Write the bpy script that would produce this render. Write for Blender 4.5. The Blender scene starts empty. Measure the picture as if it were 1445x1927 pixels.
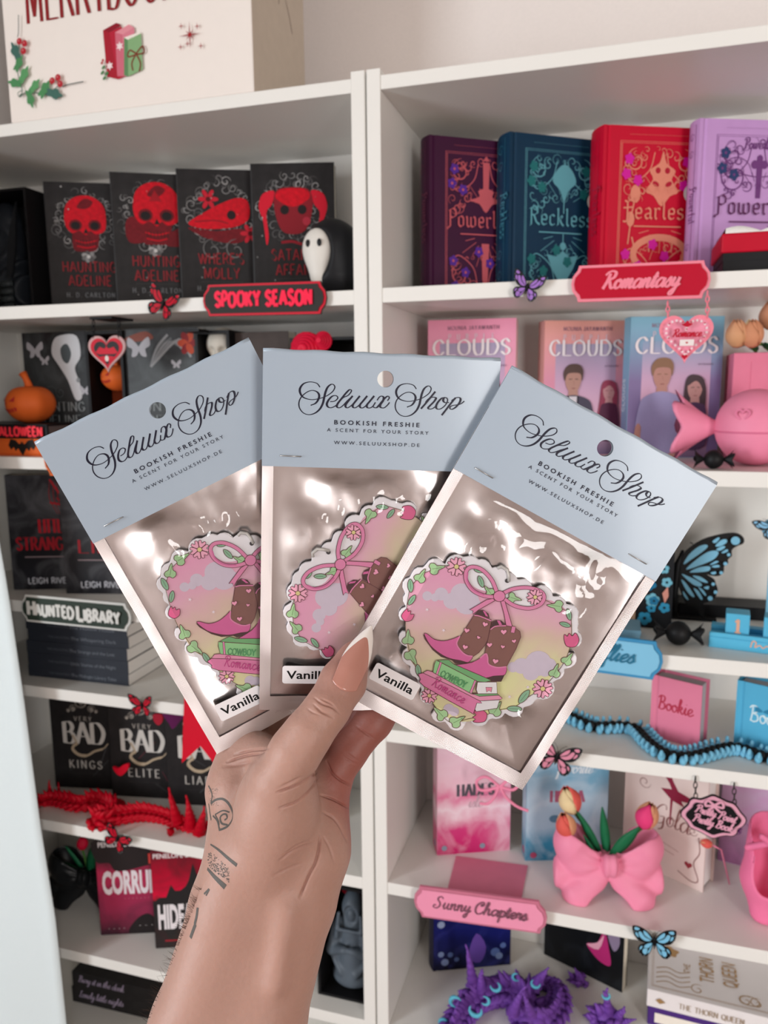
import bpy, bmesh, math, random
import numpy as np
from mathutils import Vector, Matrix, noise
from mathutils.bvhtree import BVHTree

SC = bpy.context.scene
COL = SC.collection
PI = math.pi
random.seed(7)

# ---------------------------------------------------------------- camera
IW, IH, FPX = 1445.0, 1927.0, 1448.0
YAW, PITCH, ROLL = 0.2929, 0.1577, -0.0088
ZF = 1.64                                   # height of the lens above the floor
CAM = np.array([0.3121, -0.9715, ZF])
_cy, _sy = math.cos(YAW), math.sin(YAW)
FWD = np.array([-_sy*math.cos(PITCH), _cy*math.cos(PITCH), -math.sin(PITCH)])
_r0 = np.array([_cy, _sy, 0.0]); _u0 = np.cross(_r0, FWD)
_c, _s = math.cos(ROLL), math.sin(ROLL)
RGT = _c*_r0 + _s*_u0
UPV = -_s*_r0 + _c*_u0
cam = bpy.data.cameras.new('camera'); camo = bpy.data.objects.new('camera', cam); COL.objects.link(camo)
camo.matrix_world = Matrix(((RGT[0], UPV[0], -FWD[0], CAM[0]), (RGT[1], UPV[1], -FWD[1], CAM[1]),
                            (RGT[2], UPV[2], -FWD[2], CAM[2]), (0, 0, 0, 1)))
cam.sensor_fit = 'VERTICAL'; cam.sensor_height = 36.0; cam.sensor_width = 27.0
cam.lens = 36.0*FPX/IH
cam.clip_start = 0.02; cam.clip_end = 50
cam.dof.use_dof = True; cam.dof.focus_distance = 0.372; cam.dof.aperture_fstop = 16.0
SC.camera = camo

# ---------------------------------------------------------------- world, light, exposure
wd = bpy.data.worlds.new('world'); SC.world = wd; wd.use_nodes = True
wd.node_tree.nodes['Background'].inputs[0].default_value = (0.75, 0.85, 1.0, 1)
wd.node_tree.nodes['Background'].inputs[1].default_value = 1.0
SC.view_settings.view_transform = 'Standard'
SC.view_settings.look = 'None'
SC.view_settings.exposure = 0.57
SC.view_settings.gamma = 1.0
SC.view_settings.use_curve_mapping = False
SC.render.film_transparent = False
SC.cycles.use_denoising = True
SC.cycles.max_bounces = 8
SC.cycles.diffuse_bounces = 4
SC.cycles.transparent_max_bounces = 12
SC.cycles.caustics_reflective = False
SC.cycles.caustics_refractive = False

def window_light(name, loc, rot, sx, sy, power, col):
    l = bpy.data.lights.new(name, 'AREA'); l.shape = 'RECTANGLE'; l.size = sx; l.size_y = sy
    l.energy = power; l.color = col
    o = bpy.data.objects.new(name, l); COL.objects.link(o); o.location = loc; o.rotation_euler = rot
    return o
# daylight entering through the window behind the photographer and the one on the left wall
window_light('daylight_window', (2.2, -3.03, 1.6), (PI/2, 0, 0), .85, 1.5, 36.0, (1.0, 0.975, 0.95))
window_light('daylight_window', (-1.46, -2.1, 1.55), (PI/2, 0, -PI/2), 1.1, 1.5, 40.0, (0.9, 0.96, 1.0))

# ---------------------------------------------------------------- measuring helpers (photograph pixel -> place in the room)
def ray(px, py):
    return ((px-IW/2)/FPX)*RGT + ((IH/2-py)/FPX)*UPV + FWD
def G(px, py, z):                            # on a horizontal shelf at height z
    v = ray(px, py); return Vector(CAM + v*((z-CAM[2])/v[2]))
def B(px, py, Y):                            # on an upright plane parallel to the bookcase, Y behind its front
    v = ray(px, py); return Vector(CAM + v*((Y-CAM[1])/v[1]))
def HT(P, py):                               # height above P of the point seen at row py
    lo, hi = -0.2, 0.6
    for _ in range(40):
        m = (lo+hi)/2; q = np.array([P[0], P[1], P[2]+m])-CAM
        y = IH/2 - FPX*(q@UPV)/(q@FWD)
        if y > py: lo = m
        else: hi = m
    return lo
def c2w(p):                                  # camera-side metres (right, down, away) -> room
    p = np.asarray(p, float)
    return CAM + p[..., 0:1]*RGT - p[..., 1:2]*UPV + p[..., 2:3]*FWD
def cc(px, py, dep):
    return np.array([(px-IW/2)/FPX*dep, (py-IH/2)/FPX*dep, dep])

# ---------------------------------------------------------------- materials
def lin(h):
    h = h.lstrip('#'); out = []
    for i in (0, 2, 4):
        c = int(h[i:i+2], 16)/255.0
        out.append(c/12.92 if c <= .04045 else ((c+.055)/1.055)**2.4)
    return (out[0], out[1], out[2], 1.0)
MATS = {}
def M(name, hexc, rough=.5, metal=0.0, var=.06, bump=0.0, scale=60.0, spec=.22, sss=0.0, coat=0.0):
    if name in MATS: return MATS[name]
    m = bpy.data.materials.new(name); m.use_nodes = True; nt = m.node_tree; p = nt.nodes['Principled BSDF']
    tc = nt.nodes.new('ShaderNodeTexCoord'); nz = nt.nodes.new('ShaderNodeTexNoise')
    nz.inputs['Scale'].default_value = scale; nz.inputs['Detail'].default_value = 3
    nt.links.new(tc.outputs['Object'], nz.inputs['Vector'])
    mx = nt.nodes.new('ShaderNodeMix'); mx.data_type = 'RGBA'
    c = lin(hexc)
    mx.inputs[6].default_value = tuple(x*(1-var) for x in c[:3])+(1,)
    mx.inputs[7].default_value = tuple(min(1, x*(1+var)) for x in c[:3])+(1,)
    nt.links.new(nz.outputs['Fac'], mx.inputs[0]); nt.links.new(mx.outputs[2], p.inputs['Base Color'])
    p.inputs['Roughness'].default_value = rough; p.inputs['Metallic'].default_value = metal
    p.inputs['Specular IOR Level'].default_value = spec
    if sss:
        p.inputs['Subsurface Weight'].default_value = sss; p.inputs['Subsurface Radius'].default_value = (1, .35, .2)
        p.inputs['Subsurface Scale'].default_value = .004
    if coat: p.inputs['Coat Weight'].default_value = coat; p.inputs['Coat Roughness'].default_value = .1
    if bump:
        b = nt.nodes.new('ShaderNodeBump'); b.inputs['Strength'].default_value = bump; b.inputs['Distance'].default_value = .002
        nt.links.new(nz.outputs['Fac'], b.inputs['Height']); nt.links.new(b.outputs['Normal'], p.inputs['Normal'])
    MATS[name] = m
    return m
def ink(hexc, rough=.5, metal=0.0):
    return M('ink_'+hexc.lstrip('#')+('_m' if metal else ''), hexc, rough, metal, var=.04, scale=300)
def ramp_mat(name, stops, axis=2, lo=0.0, hi=1.0, rough=.45, mottled=None, mscale=25.0, mamt=.5):
    """print whose colour runs along a local axis, optionally mottled with a second colour"""
    if name in MATS: return MATS[name]
    m = bpy.data.materials.new(name); m.use_nodes = True; nt = m.node_tree; p = nt.nodes['Principled BSDF']
    tc = nt.nodes.new('ShaderNodeTexCoord'); sp = nt.nodes.new('ShaderNodeSeparateXYZ')
    nt.links.new(tc.outputs['Object'], sp.inputs[0])
    mr = nt.nodes.new('ShaderNodeMapRange'); mr.inputs['From Min'].default_value = lo; mr.inputs['From Max'].default_value = hi
    nt.links.new(sp.outputs[axis], mr.inputs['Value'])
    rp = nt.nodes.new('ShaderNodeValToRGB'); e = rp.color_ramp.elements
    while len(e) < len(stops): e.new(.5)
    for i, (t, h) in enumerate(stops): e[i].position = t; e[i].color = lin(h)
    nz = nt.nodes.new('ShaderNodeTexNoise'); nz.inputs['Scale'].default_value = mscale; nz.inputs['Detail'].default_value = 5
    nt.links.new(tc.outputs['Object'], nz.inputs['Vector'])
    ad = nt.nodes.new('ShaderNodeMath'); ad.operation = 'MULTIPLY_ADD'; ad.inputs[1].default_value = .35; ad.inputs[2].default_value = -.175
    a2 = nt.nodes.new('ShaderNodeMath'); a2.operation = 'ADD'
    nt.links.new(nz.outputs['Fac'], ad.inputs[0]); nt.links.new(ad.outputs[0], a2.inputs[0]); nt.links.new(mr.outputs[0], a2.inputs[1])
    nt.links.new(a2.outputs[0] if mottled else mr.outputs[0], rp.inputs[0])
    src = rp.outputs[0]
    if mottled:
        mx = nt.nodes.new('ShaderNodeMix'); mx.data_type = 'RGBA'
        n2 = nt.nodes.new('ShaderNodeTexNoise'); n2.inputs['Scale'].default_value = mscale*.7; n2.inputs['Detail'].default_value = 6
        n2.inputs['Distortion'].default_value = 1.2
        nt.links.new(tc.outputs['Object'], n2.inputs['Vector'])
        r2 = nt.nodes.new('ShaderNodeValToRGB'); r2.color_ramp.elements[0].position = .45; r2.color_ramp.elements[1].position = .68
        nt.links.new(n2.outputs['Fac'], r2.inputs[0])
        k = nt.nodes.new('ShaderNodeMath'); k.operation = 'MULTIPLY'; k.inputs[1].default_value = mamt
        nt.links.new(r2.outputs[0], k.inputs[0]); nt.links.new(k.outputs[0], mx.inputs[0])
        nt.links.new(src, mx.inputs[6]); mx.inputs[7].default_value = lin(mottled); src = mx.outputs[2]
    nt.links.new(src, p.inputs['Base Color']); p.inputs['Roughness'].default_value = rough
    p.inputs['Specular IOR Level'].default_value = .22
    MATS[name] = m
    return m

# ---------------------------------------------------------------- objects
def link(name, me, parent=None, loc=None, rot=None, mat=None):
    o = bpy.data.objects.new(name, me); COL.objects.link(o)
    if parent is not None: o.parent = parent
    if loc is not None: o.location = loc
    if rot is not None: o.rotation_euler = rot
    return o
def mesh(name, V, F, mats, parent=None, mi=None, smooth=False, loc=None, rot=None):
    me = bpy.data.meshes.new(name); me.from_pydata([tuple(v) for v in V], [], [tuple(f) for f in F])
    if not isinstance(mats, (list, tuple)): mats = [mats]
    for m in mats: me.materials.append(m)
    if mi is not None: me.polygons.foreach_set('material_index', mi)
    if smooth: me.polygons.foreach_set('use_smooth', [True]*len(me.polygons))
    me.update()
    return link(name, me, parent, loc, rot)
def tag(o, label, cat, group=None):
    o['label'] = label; o['category'] = cat
    if group: o['group'] = group
    return o
def thing(name, label, cat, loc=(0, 0, 0), rz=0.0, group=None):
    o = bpy.data.objects.new(name, None); COL.objects.link(o); o.empty_display_size = .02
    o.location = loc; o.rotation_euler = (0, 0, rz)
    return tag(o, label, cat, group)
def struct(o): o['kind'] = 'structure'; return o
class MB:                                   # collects simple solids into one mesh
    def __init__(s): s.V = []; s.F = []; s.mi = []
    def add(s, V, F, m=0):
        n = len(s.V); s.V += [tuple(v) for v in V]; s.F += [tuple(i+n for i in f) for f in F]; s.mi += [m]*len(F); return s
    def box(s, x0, x1, y0, y1, z0, z1, m=0):
        return s.add([(x0,y0,z0),(x1,y0,z0),(x1,y1,z0),(x0,y1,z0),(x0,y0,z1),(x1,y0,z1),(x1,y1,z1),(x0,y1,z1)],
              [(0,3,2,1),(4,5,6,7),(0,1,5,4),(1,2,6,5),(2,3,7,6),(3,0,4,7)], m)
    def tube(s, pts, r, n=8, m=0, cap=True, closed=False):
        pts = [Vector(p) for p in pts]; rr = r if isinstance(r, (list, tuple)) else [r]*len(pts)
        V = []; F = []; L = len(pts); up = Vector((0.13, 0.31, .94)).normalized()
        for i, p in enumerate(pts):
            a = pts[(i-1) % L if closed else max(i-1, 0)]; b = pts[(i+1) % L if closed else min(i+1, L-1)]
            d = (b-a).normalized() if (b-a).length > 1e-9 else Vector((0, 0, 1))
            x = d.cross(up); x = x.normalized() if x.length > 1e-4 else d.orthogonal().normalized(); y = d.cross(x)
            for k in range(n):
                t = 2*PI*k/n; V.append(p+(x*math.cos(t)+y*math.sin(t))*rr[i])
        for i in range(L if closed else L-1):
            j = (i+1) % L
            for k in range(n): F.append((i*n+k, i*n+(k+1) % n, j*n+(k+1) % n, j*n+k))
        if cap and not closed: F.append(tuple(range(n-1, -1, -1))); F.append(tuple((L-1)*n+k for k in range(n)))
        return s.add(V, F, m)
    def lathe(s, prof, n=24, m=0, sx=1, sy=1, c=(0, 0, 0)):
        V = []; F = []
        for (r, z) in prof:
            for k in range(n): t = 2*PI*k/n; V.append((c[0]+r*sx*math.cos(t), c[1]+r*sy*math.sin(t), c[2]+z))
        for i in range(len(prof)-1):
            for k in range(n): F.append((i*n+k, i*n+(k+1) % n, (i+1)*n+(k+1) % n, (i+1)*n+k))
        F.append(tuple(range(n-1, -1, -1))); F.append(tuple((len(prof)-1)*n+k for k in range(n)))
        return s.add(V, F, m)
    def ball(s, c, r, n=12, m=0, sc=(1, 1, 1)):
        prof = [(max(1e-5, r*math.sin(PI*i/n)), -r*math.cos(PI*i/n)) for i in range(n+1)]
        V0 = len(s.V); s.lathe(prof, n*2, m)
        for i in range(V0, len(s.V)):
            v = s.V[i]; s.V[i] = (c[0]+v[0]*sc[0], c[1]+v[1]*sc[1], c[2]+v[2]*sc[2])
        return s
    def prism(s, pts, y0, y1, m=0):          # outline in x,z pushed from y0 (front) to y1
        n = len(pts); V = [(x, y0, z) for x, z in pts]+[(x, y1, z) for x, z in pts]
        a = sum(pts[i][0]*pts[(i+1) % n][1]-pts[(i+1) % n][0]*pts[i][1] for i in range(n))
        fr = tuple(range(n)); bk = tuple(range(2*n-1, n-1, -1)); F = [fr, bk] if a > 0 else [fr[::-1], bk[::-1]]
        for i in range(n):
            j = (i+1) % n; F.append((j, i, n+i, n+j) if a > 0 else (i, j, n+j, n+i))
        return s.add(V, F, m)
    def build(s, name, mats, parent=None, smooth=False, loc=None, rot=None, bevel=0, seg=2, auto=None):
        o = mesh(name, s.V, s.F, mats, parent, s.mi, smooth, loc, rot)
        if bevel:
            b = o.modifiers.new('Bevel', 'BEVEL'); b.width = bevel; b.segments = seg; b.limit_method = 'ANGLE'; b.angle_limit = .6
        return o

# ---------------------------------------------------------------- flat print: outlines, ribbons and lettering in the x,z plane
def cr(P, n=8, closed=False):
    P = [(float(a), float(b)) for a, b in P]
    if len(P) < 3: return P
    out = []; L = len(P); rng = L if closed else L-1
    for i in range(rng):
        p1 = P[i]; p2 = P[(i+1) % L]
        p0 = P[(i-1) % L] if (closed or i > 0) else (2*p1[0]-p2[0], 2*p1[1]-p2[1])
        p3 = P[(i+2) % L] if (closed or i+2 < L) else (2*p2[0]-p1[0], 2*p2[1]-p1[1])
        for k in range(n):
            t = k/n; t2 = t*t; t3 = t2*t
            out.append(tuple(.5*((2*p1[c])+(-p0[c]+p2[c])*t+(2*p0[c]-5*p1[c]+4*p2[c]-p3[c])*t2+(-p0[c]+3*p1[c]-3*p2[c]+p3[c])*t3) for c in (0, 1)))
    if not closed: out.append(P[-1])
    return out
class Art:
    def __init__(s, step=.00003): s.V = []; s.F = []; s.mi = []; s.mats = []; s.z = step; s.step = step; s.T = None
    def m(s, mat):
        if isinstance(mat, str): mat = ink(mat)
        if mat not in s.mats: s.mats.append(mat)
        return s.mats.index(mat)
    def up(s, k=1): s.z += s.step*k; return s
    def pt(s, p): return s.T(p) if s.T else p
    def poly(s, pts, mat, smooth=0, up=True):
        if smooth: pts = cr(pts, smooth, True)
        pts = [s.pt(p) for p in pts]; n = len(pts)
        a = sum(pts[i][0]*pts[(i+1) % n][1]-pts[(i+1) % n][0]*pts[i][1] for i in range(n))
        if a < 0: pts = pts[::-1]
        b = len(s.V); s.V += [(x, -s.z, z) for x, z in pts]; s.F.append(tuple(range(b, b+n))); s.mi.append(s.m(mat))
        if up: s.up()
        return s
    def rect(s, x0, y0, x1, y1, mat): return s.poly([(x0, y0), (x1, y0), (x1, y1), (x0, y1)], mat)
    def disc(s, x, y, r, mat, n=16, ry=None, rot=0):
        ry = ry or r; c, d = math.cos(rot), math.sin(rot)
        return s.poly([(x+r*math.cos(t)*c-ry*math.sin(t)*d, y+r*math.cos(t)*d+ry*math.sin(t)*c) for t in [2*PI*i/n for i in range(n)]], mat)
    def stroke(s, P, w, mat, smooth=8, closed=False, nib=None, taper=False, up=True):
        if smooth: P = cr(P, smooth, closed)
        P = [s.pt(p) for p in P]; n = len(P); L = []; R = []
        for i in range(n):
            a = P[(i-1) % n] if closed else P[max(i-1, 0)]; b = P[(i+1) % n] if closed else P[min(i+1, n-1)]
            dx, dy = b[0]-a[0], b[1]-a[1]; l = math.hypot(dx, dy) or 1e-9; dx /= l; dy /= l
            ww = w[min(len(w)-1, int(i*(len(w)-1)/(n-1)+.5))] if isinstance(w, (list, tuple)) else w
            if nib: ww = nib[0]+(nib[1]-nib[0])*nib[2](dx, dy)
            if taper: ww *= max(.15, math.sin(PI*(i+.5)/n)**.5)
            L.append((P[i][0]-dy*ww/2, P[i][1]+dx*ww/2)); R.append((P[i][0]+dy*ww/2, P[i][1]-dx*ww/2))
        b = len(s.V); k = s.m(mat); e = max(s.step*.25, 8e-6)
        for S_ in (L, R): s.V += [(x, -s.z-e*i/n, z) for i, (x, z) in enumerate(S_)]
        if not up: s.z += max(s.step*.35, 9e-6)
        for i in range(n if closed else n-1):
            j = (i+1) % n; s.F.append((b+i, b+n+i, b+n+j, b+j)); s.mi.append(k)
        if up: s.up()
        return s
    def outlined(s, pts, fill, line, w, smooth=0):
        if smooth: pts = cr(pts, smooth, True)
        s.poly(pts, fill); s.stroke(pts, w, line, 0, True); return s
    def sans(s, txt, x, y, h, mat, width=None, bold=0.0, align='c', sp=1.0, rot=0.0, xs=1.0):
        """bundled plain typeface; h = capital height, width squeezes or stretches the line to fit"""
        V, F, bb = sans_mesh(txt, bold, sp)
        k = h/.729; kx = k*xs
        if width: kx = width/max(1e-6, bb[1]-bb[0])
        ox = {'c': -(bb[0]+bb[1])/2, 'l': -bb[0], 'r': -bb[1]}[align]
        c, d = math.cos(rot), math.sin(rot); b = len(s.V)
        for (vx, vy) in V:
            X = (vx+ox)*kx; Y = vy*k; p = s.pt((x+X*c-Y*d, y+X*d+Y*c)); s.V.append((p[0], -s.z, p[1]))
        i = s.m(mat)
        for f in F: s.F.append(tuple(q+b for q in f)); s.mi.append(i)
        return s.up()
    def skel(s, font, txt, x, y, h, mat, nib, sp=.18, align='c', rot=0.0, slant=0.0, xs=1.0, serif=0.0, sw=.5, smooth=7, jit=0.0, taper=False):
        """lettering drawn with a pen along letter skeletons"""
        w = 0; adv = []
        for ch in txt:
            if ch == ' ': a = sw
            else: a = font[ch][0]+sp
            adv.append(a); w += a
        w -= sp
        ox = {'c': -w/2, 'l': 0, 'r': -w}[align]; c, d = math.cos(rot), math.sin(rot)
        nb = (nib[0]*h, nib[1]*h, nib[2])
        X = ox
        for ch, a in zip(txt, adv):
            if ch != ' ':
                for st in font[ch][1]:
                    sm = smooth
                    if st[0] == 'L': st = st[1:]; sm = 0
                    jx, jy = random.uniform(-jit, jit), random.uniform(-jit, jit)
                    pts = [((X+px+jx+slant*py)*h*xs, (py+jy)*h) for px, py in st]
                    pts = [(x+p*c-q*d, y+p*d+q*c) for p, q in pts]
                    if sm == 0 and len(pts) > 2:
                        for i in range(len(pts)-1): s.stroke(pts[i:i+2], 0, mat, 0, nib=nb, up=False)
                    else: s.stroke(pts, 0, mat, sm, nib=nb, up=False, taper=taper)
                    if serif:
                        for e in (pts[0], pts[-1]):
                            s.stroke([(e[0]-serif*h*c, e[1]-serif*h*d), (e[0]+serif*h*c, e[1]+serif*h*d)], nb[0], mat, 0, up=False)
            X += a
        return s.up()
    def build(s, name, parent=None, loc=None, rot=None, thick=0.0):
        V, F, mi = list(s.V), list(s.F), list(s.mi)
        if thick:                            # give raised pieces their side walls
            cnt = {}
            for k, f in enumerate(F):
                for a, b in zip(f, f[1:]+f[:1]): e = (min(a, b), max(a, b)); cnt[e] = None if e in cnt else (a, b, k)
            n = len(V); V += [(x, y+thick, z) for x, y, z in V]
            for q in cnt.values():
                if q: F.append((q[0], q[0]+n, q[1]+n, q[1])); mi.append(s.mi[q[2]])
        return mesh(name, V, F, s.mats, parent, mi, False, loc, rot)
SANS = {}
def sans_mesh(txt, bold, sp):
    key = (txt, bold, sp)
    if key in SANS: return SANS[key]
    cu = bpy.data.curves.new('line', 'FONT'); cu.body = txt; cu.size = 1.0; cu.offset = bold; cu.space_character = sp
    cu.resolution_u = 3; cu.fill_mode = 'FRONT'
    o = bpy.data.objects.new('line', cu); COL.objects.link(o)
    dg = bpy.context.evaluated_depsgraph_get()
    me = bpy.data.meshes.new_from_object(o.evaluated_get(dg))
    V = [(v.co.x, v.co.y) for v in me.vertices]; F = [tuple(p.vertices) for p in me.polygons]
    bpy.data.objects.remove(o); bpy.data.curves.remove(cu); bpy.data.meshes.remove(me)
    xs = [v[0] for v in V] or [0, 1]
    SANS[key] = (V, F, (min(xs), max(xs))); return SANS[key]
def nib_angle(deg):
    a = math.radians(deg); sa, ca = math.sin(a), math.cos(a)
    return lambda dx, dy: abs(dy*ca-dx*sa)
def nib_script(dx, dy): return (max(0, -dy)**1.3)*1.0+(max(0, dy)**2)*.25
mono = lambda dx, dy: 1.0
CAPS = {
 'A': (.7, [['L', (0,0),(.35,1)], ['L',(.35,1),(.7,0)], ['L',(.13,.34),(.57,.34)]]),
 'B': (.6, [['L',(.05,0),(.05,1)], [(.05,1),(.35,1),(.5,.78),(.36,.55),(.05,.53)], [(.05,.53),(.4,.52),(.58,.27),(.42,.01),(.05,0)]]),
 'C': (.66, [[(.64,.8),(.42,1),(.15,.85),(.03,.5),(.15,.14),(.42,0),(.65,.2)]]),
 'D': (.68, [['L',(.05,0),(.05,1)], [(.05,1),(.4,.98),(.64,.7),(.66,.4),(.45,.04),(.05,0)]]),
 'E': (.55, [['L',(.05,0),(.05,1)], ['L',(.05,1),(.52,1)], ['L',(.05,.52),(.42,.52)], ['L',(.05,0),(.54,0)]]),
 'F': (.52, [['L',(.05,0),(.05,1)], ['L',(.05,1),(.52,1)], ['L',(.05,.5),(.42,.5)]]),
 'G': (.7, [[(.64,.8),(.42,1),(.15,.85),(.03,.5),(.15,.14),(.42,0),(.66,.15)], ['L',(.66,.15),(.66,.42)], ['L',(.42,.42),(.68,.42)]]),
 'H': (.68, [['L',(.06,0),(.06,1)], ['L',(.62,0),(.62,1)], ['L',(.06,.52),(.62,.52)]]),
 'I': (.12, [['L',(.06,0),(.06,1)]]),
 'J': (.4, [[(.32,1),(.32,.3),(.2,0),(.02,.1)]]),
 'K': (.64, [['L',(.06,0),(.06,1)], ['L',(.08,.42),(.56,1)], ['L',(.22,.58),(.62,0)]]),
 'L': (.52, [['L',(.06,0),(.06,1)], ['L',(.06,0),(.52,0)]]),
 'M': (.84, [['L',(.06,0),(.1,1)], ['L',(.1,1),(.42,.1)], ['L',(.42,.1),(.74,1)], ['L',(.74,1),(.78,0)]]),
 'N': (.7, [['L',(.06,0),(.06,1)], ['L',(.06,1),(.64,0)], ['L',(.64,0),(.64,1)]]),
 'O': (.74, [[(.37,1),(.1,.84),(.02,.5),(.1,.16),(.37,0),(.64,.16),(.72,.5),(.64,.84),(.37,1)]]),
 'P': (.56, [['L',(.05,0),(.05,1)], [(.05,1),(.38,1),(.54,.74),(.38,.48),(.05,.46)]]),
 'Q': (.76, [[(.37,1),(.1,.84),(.02,.5),(.1,.16),(.37,0),(.64,.16),(.72,.5),(.64,.84),(.37,1)], ['L',(.42,.2),(.78,-.15)]]),
 'R': (.62, [['L',(.05,0),(.05,1)], [(.05,1),(.38,1),(.52,.76),(.38,.53),(.05,.5)], ['L',(.3,.5),(.62,0)]]),
 'S': (.54, [[(.5,.82),(.3,1),(.08,.86),(.08,.66),(.28,.52),(.48,.36),(.48,.14),(.26,0),(.02,.18)]]),
 'T': (.62, [['L',(.31,0),(.31,1)], ['L',(0,1),(.62,1)]]),
 'U': (.66, [[(.06,1),(.06,.35),(.18,.04),(.34,0),(.5,.06),(.6,.35),(.6,1)]]),
 'V': (.68, [['L',(0,1),(.34,0)], ['L',(.34,0),(.68,1)]]),
 'W': (.96, [['L',(0,1),(.26,0)], ['L',(.26,0),(.48,.95)], ['L',(.48,.95),(.7,0)], ['L',(.7,0),(.96,1)]]),
 'X': (.66, [['L',(.02,1),(.64,0)], ['L',(.62,1),(.02,0)]]),
 'Y': (.64, [['L',(0,1),(.32,.48)], ['L',(.64,1),(.32,.48)], ['L',(.32,.48),(.32,0)]]),
 "'": (.1, [['L',(.06,1),(.04,.78)]]), '.': (.1, [['L',(.03,.0),(.1,.08)]]), '1': (.3, [['L',(.18,0),(.18,1)], ['L',(.02,.82),(.18,1)], ['L',(.02,0),(.34,0)]]),
 '9': (.55, [[(.5,.7),(.4,.95),(.2,.98),(.06,.74),(.16,.5),(.36,.5),(.5,.72),(.5,.35),(.35,.05),(.1,.05)]]),
}
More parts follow.
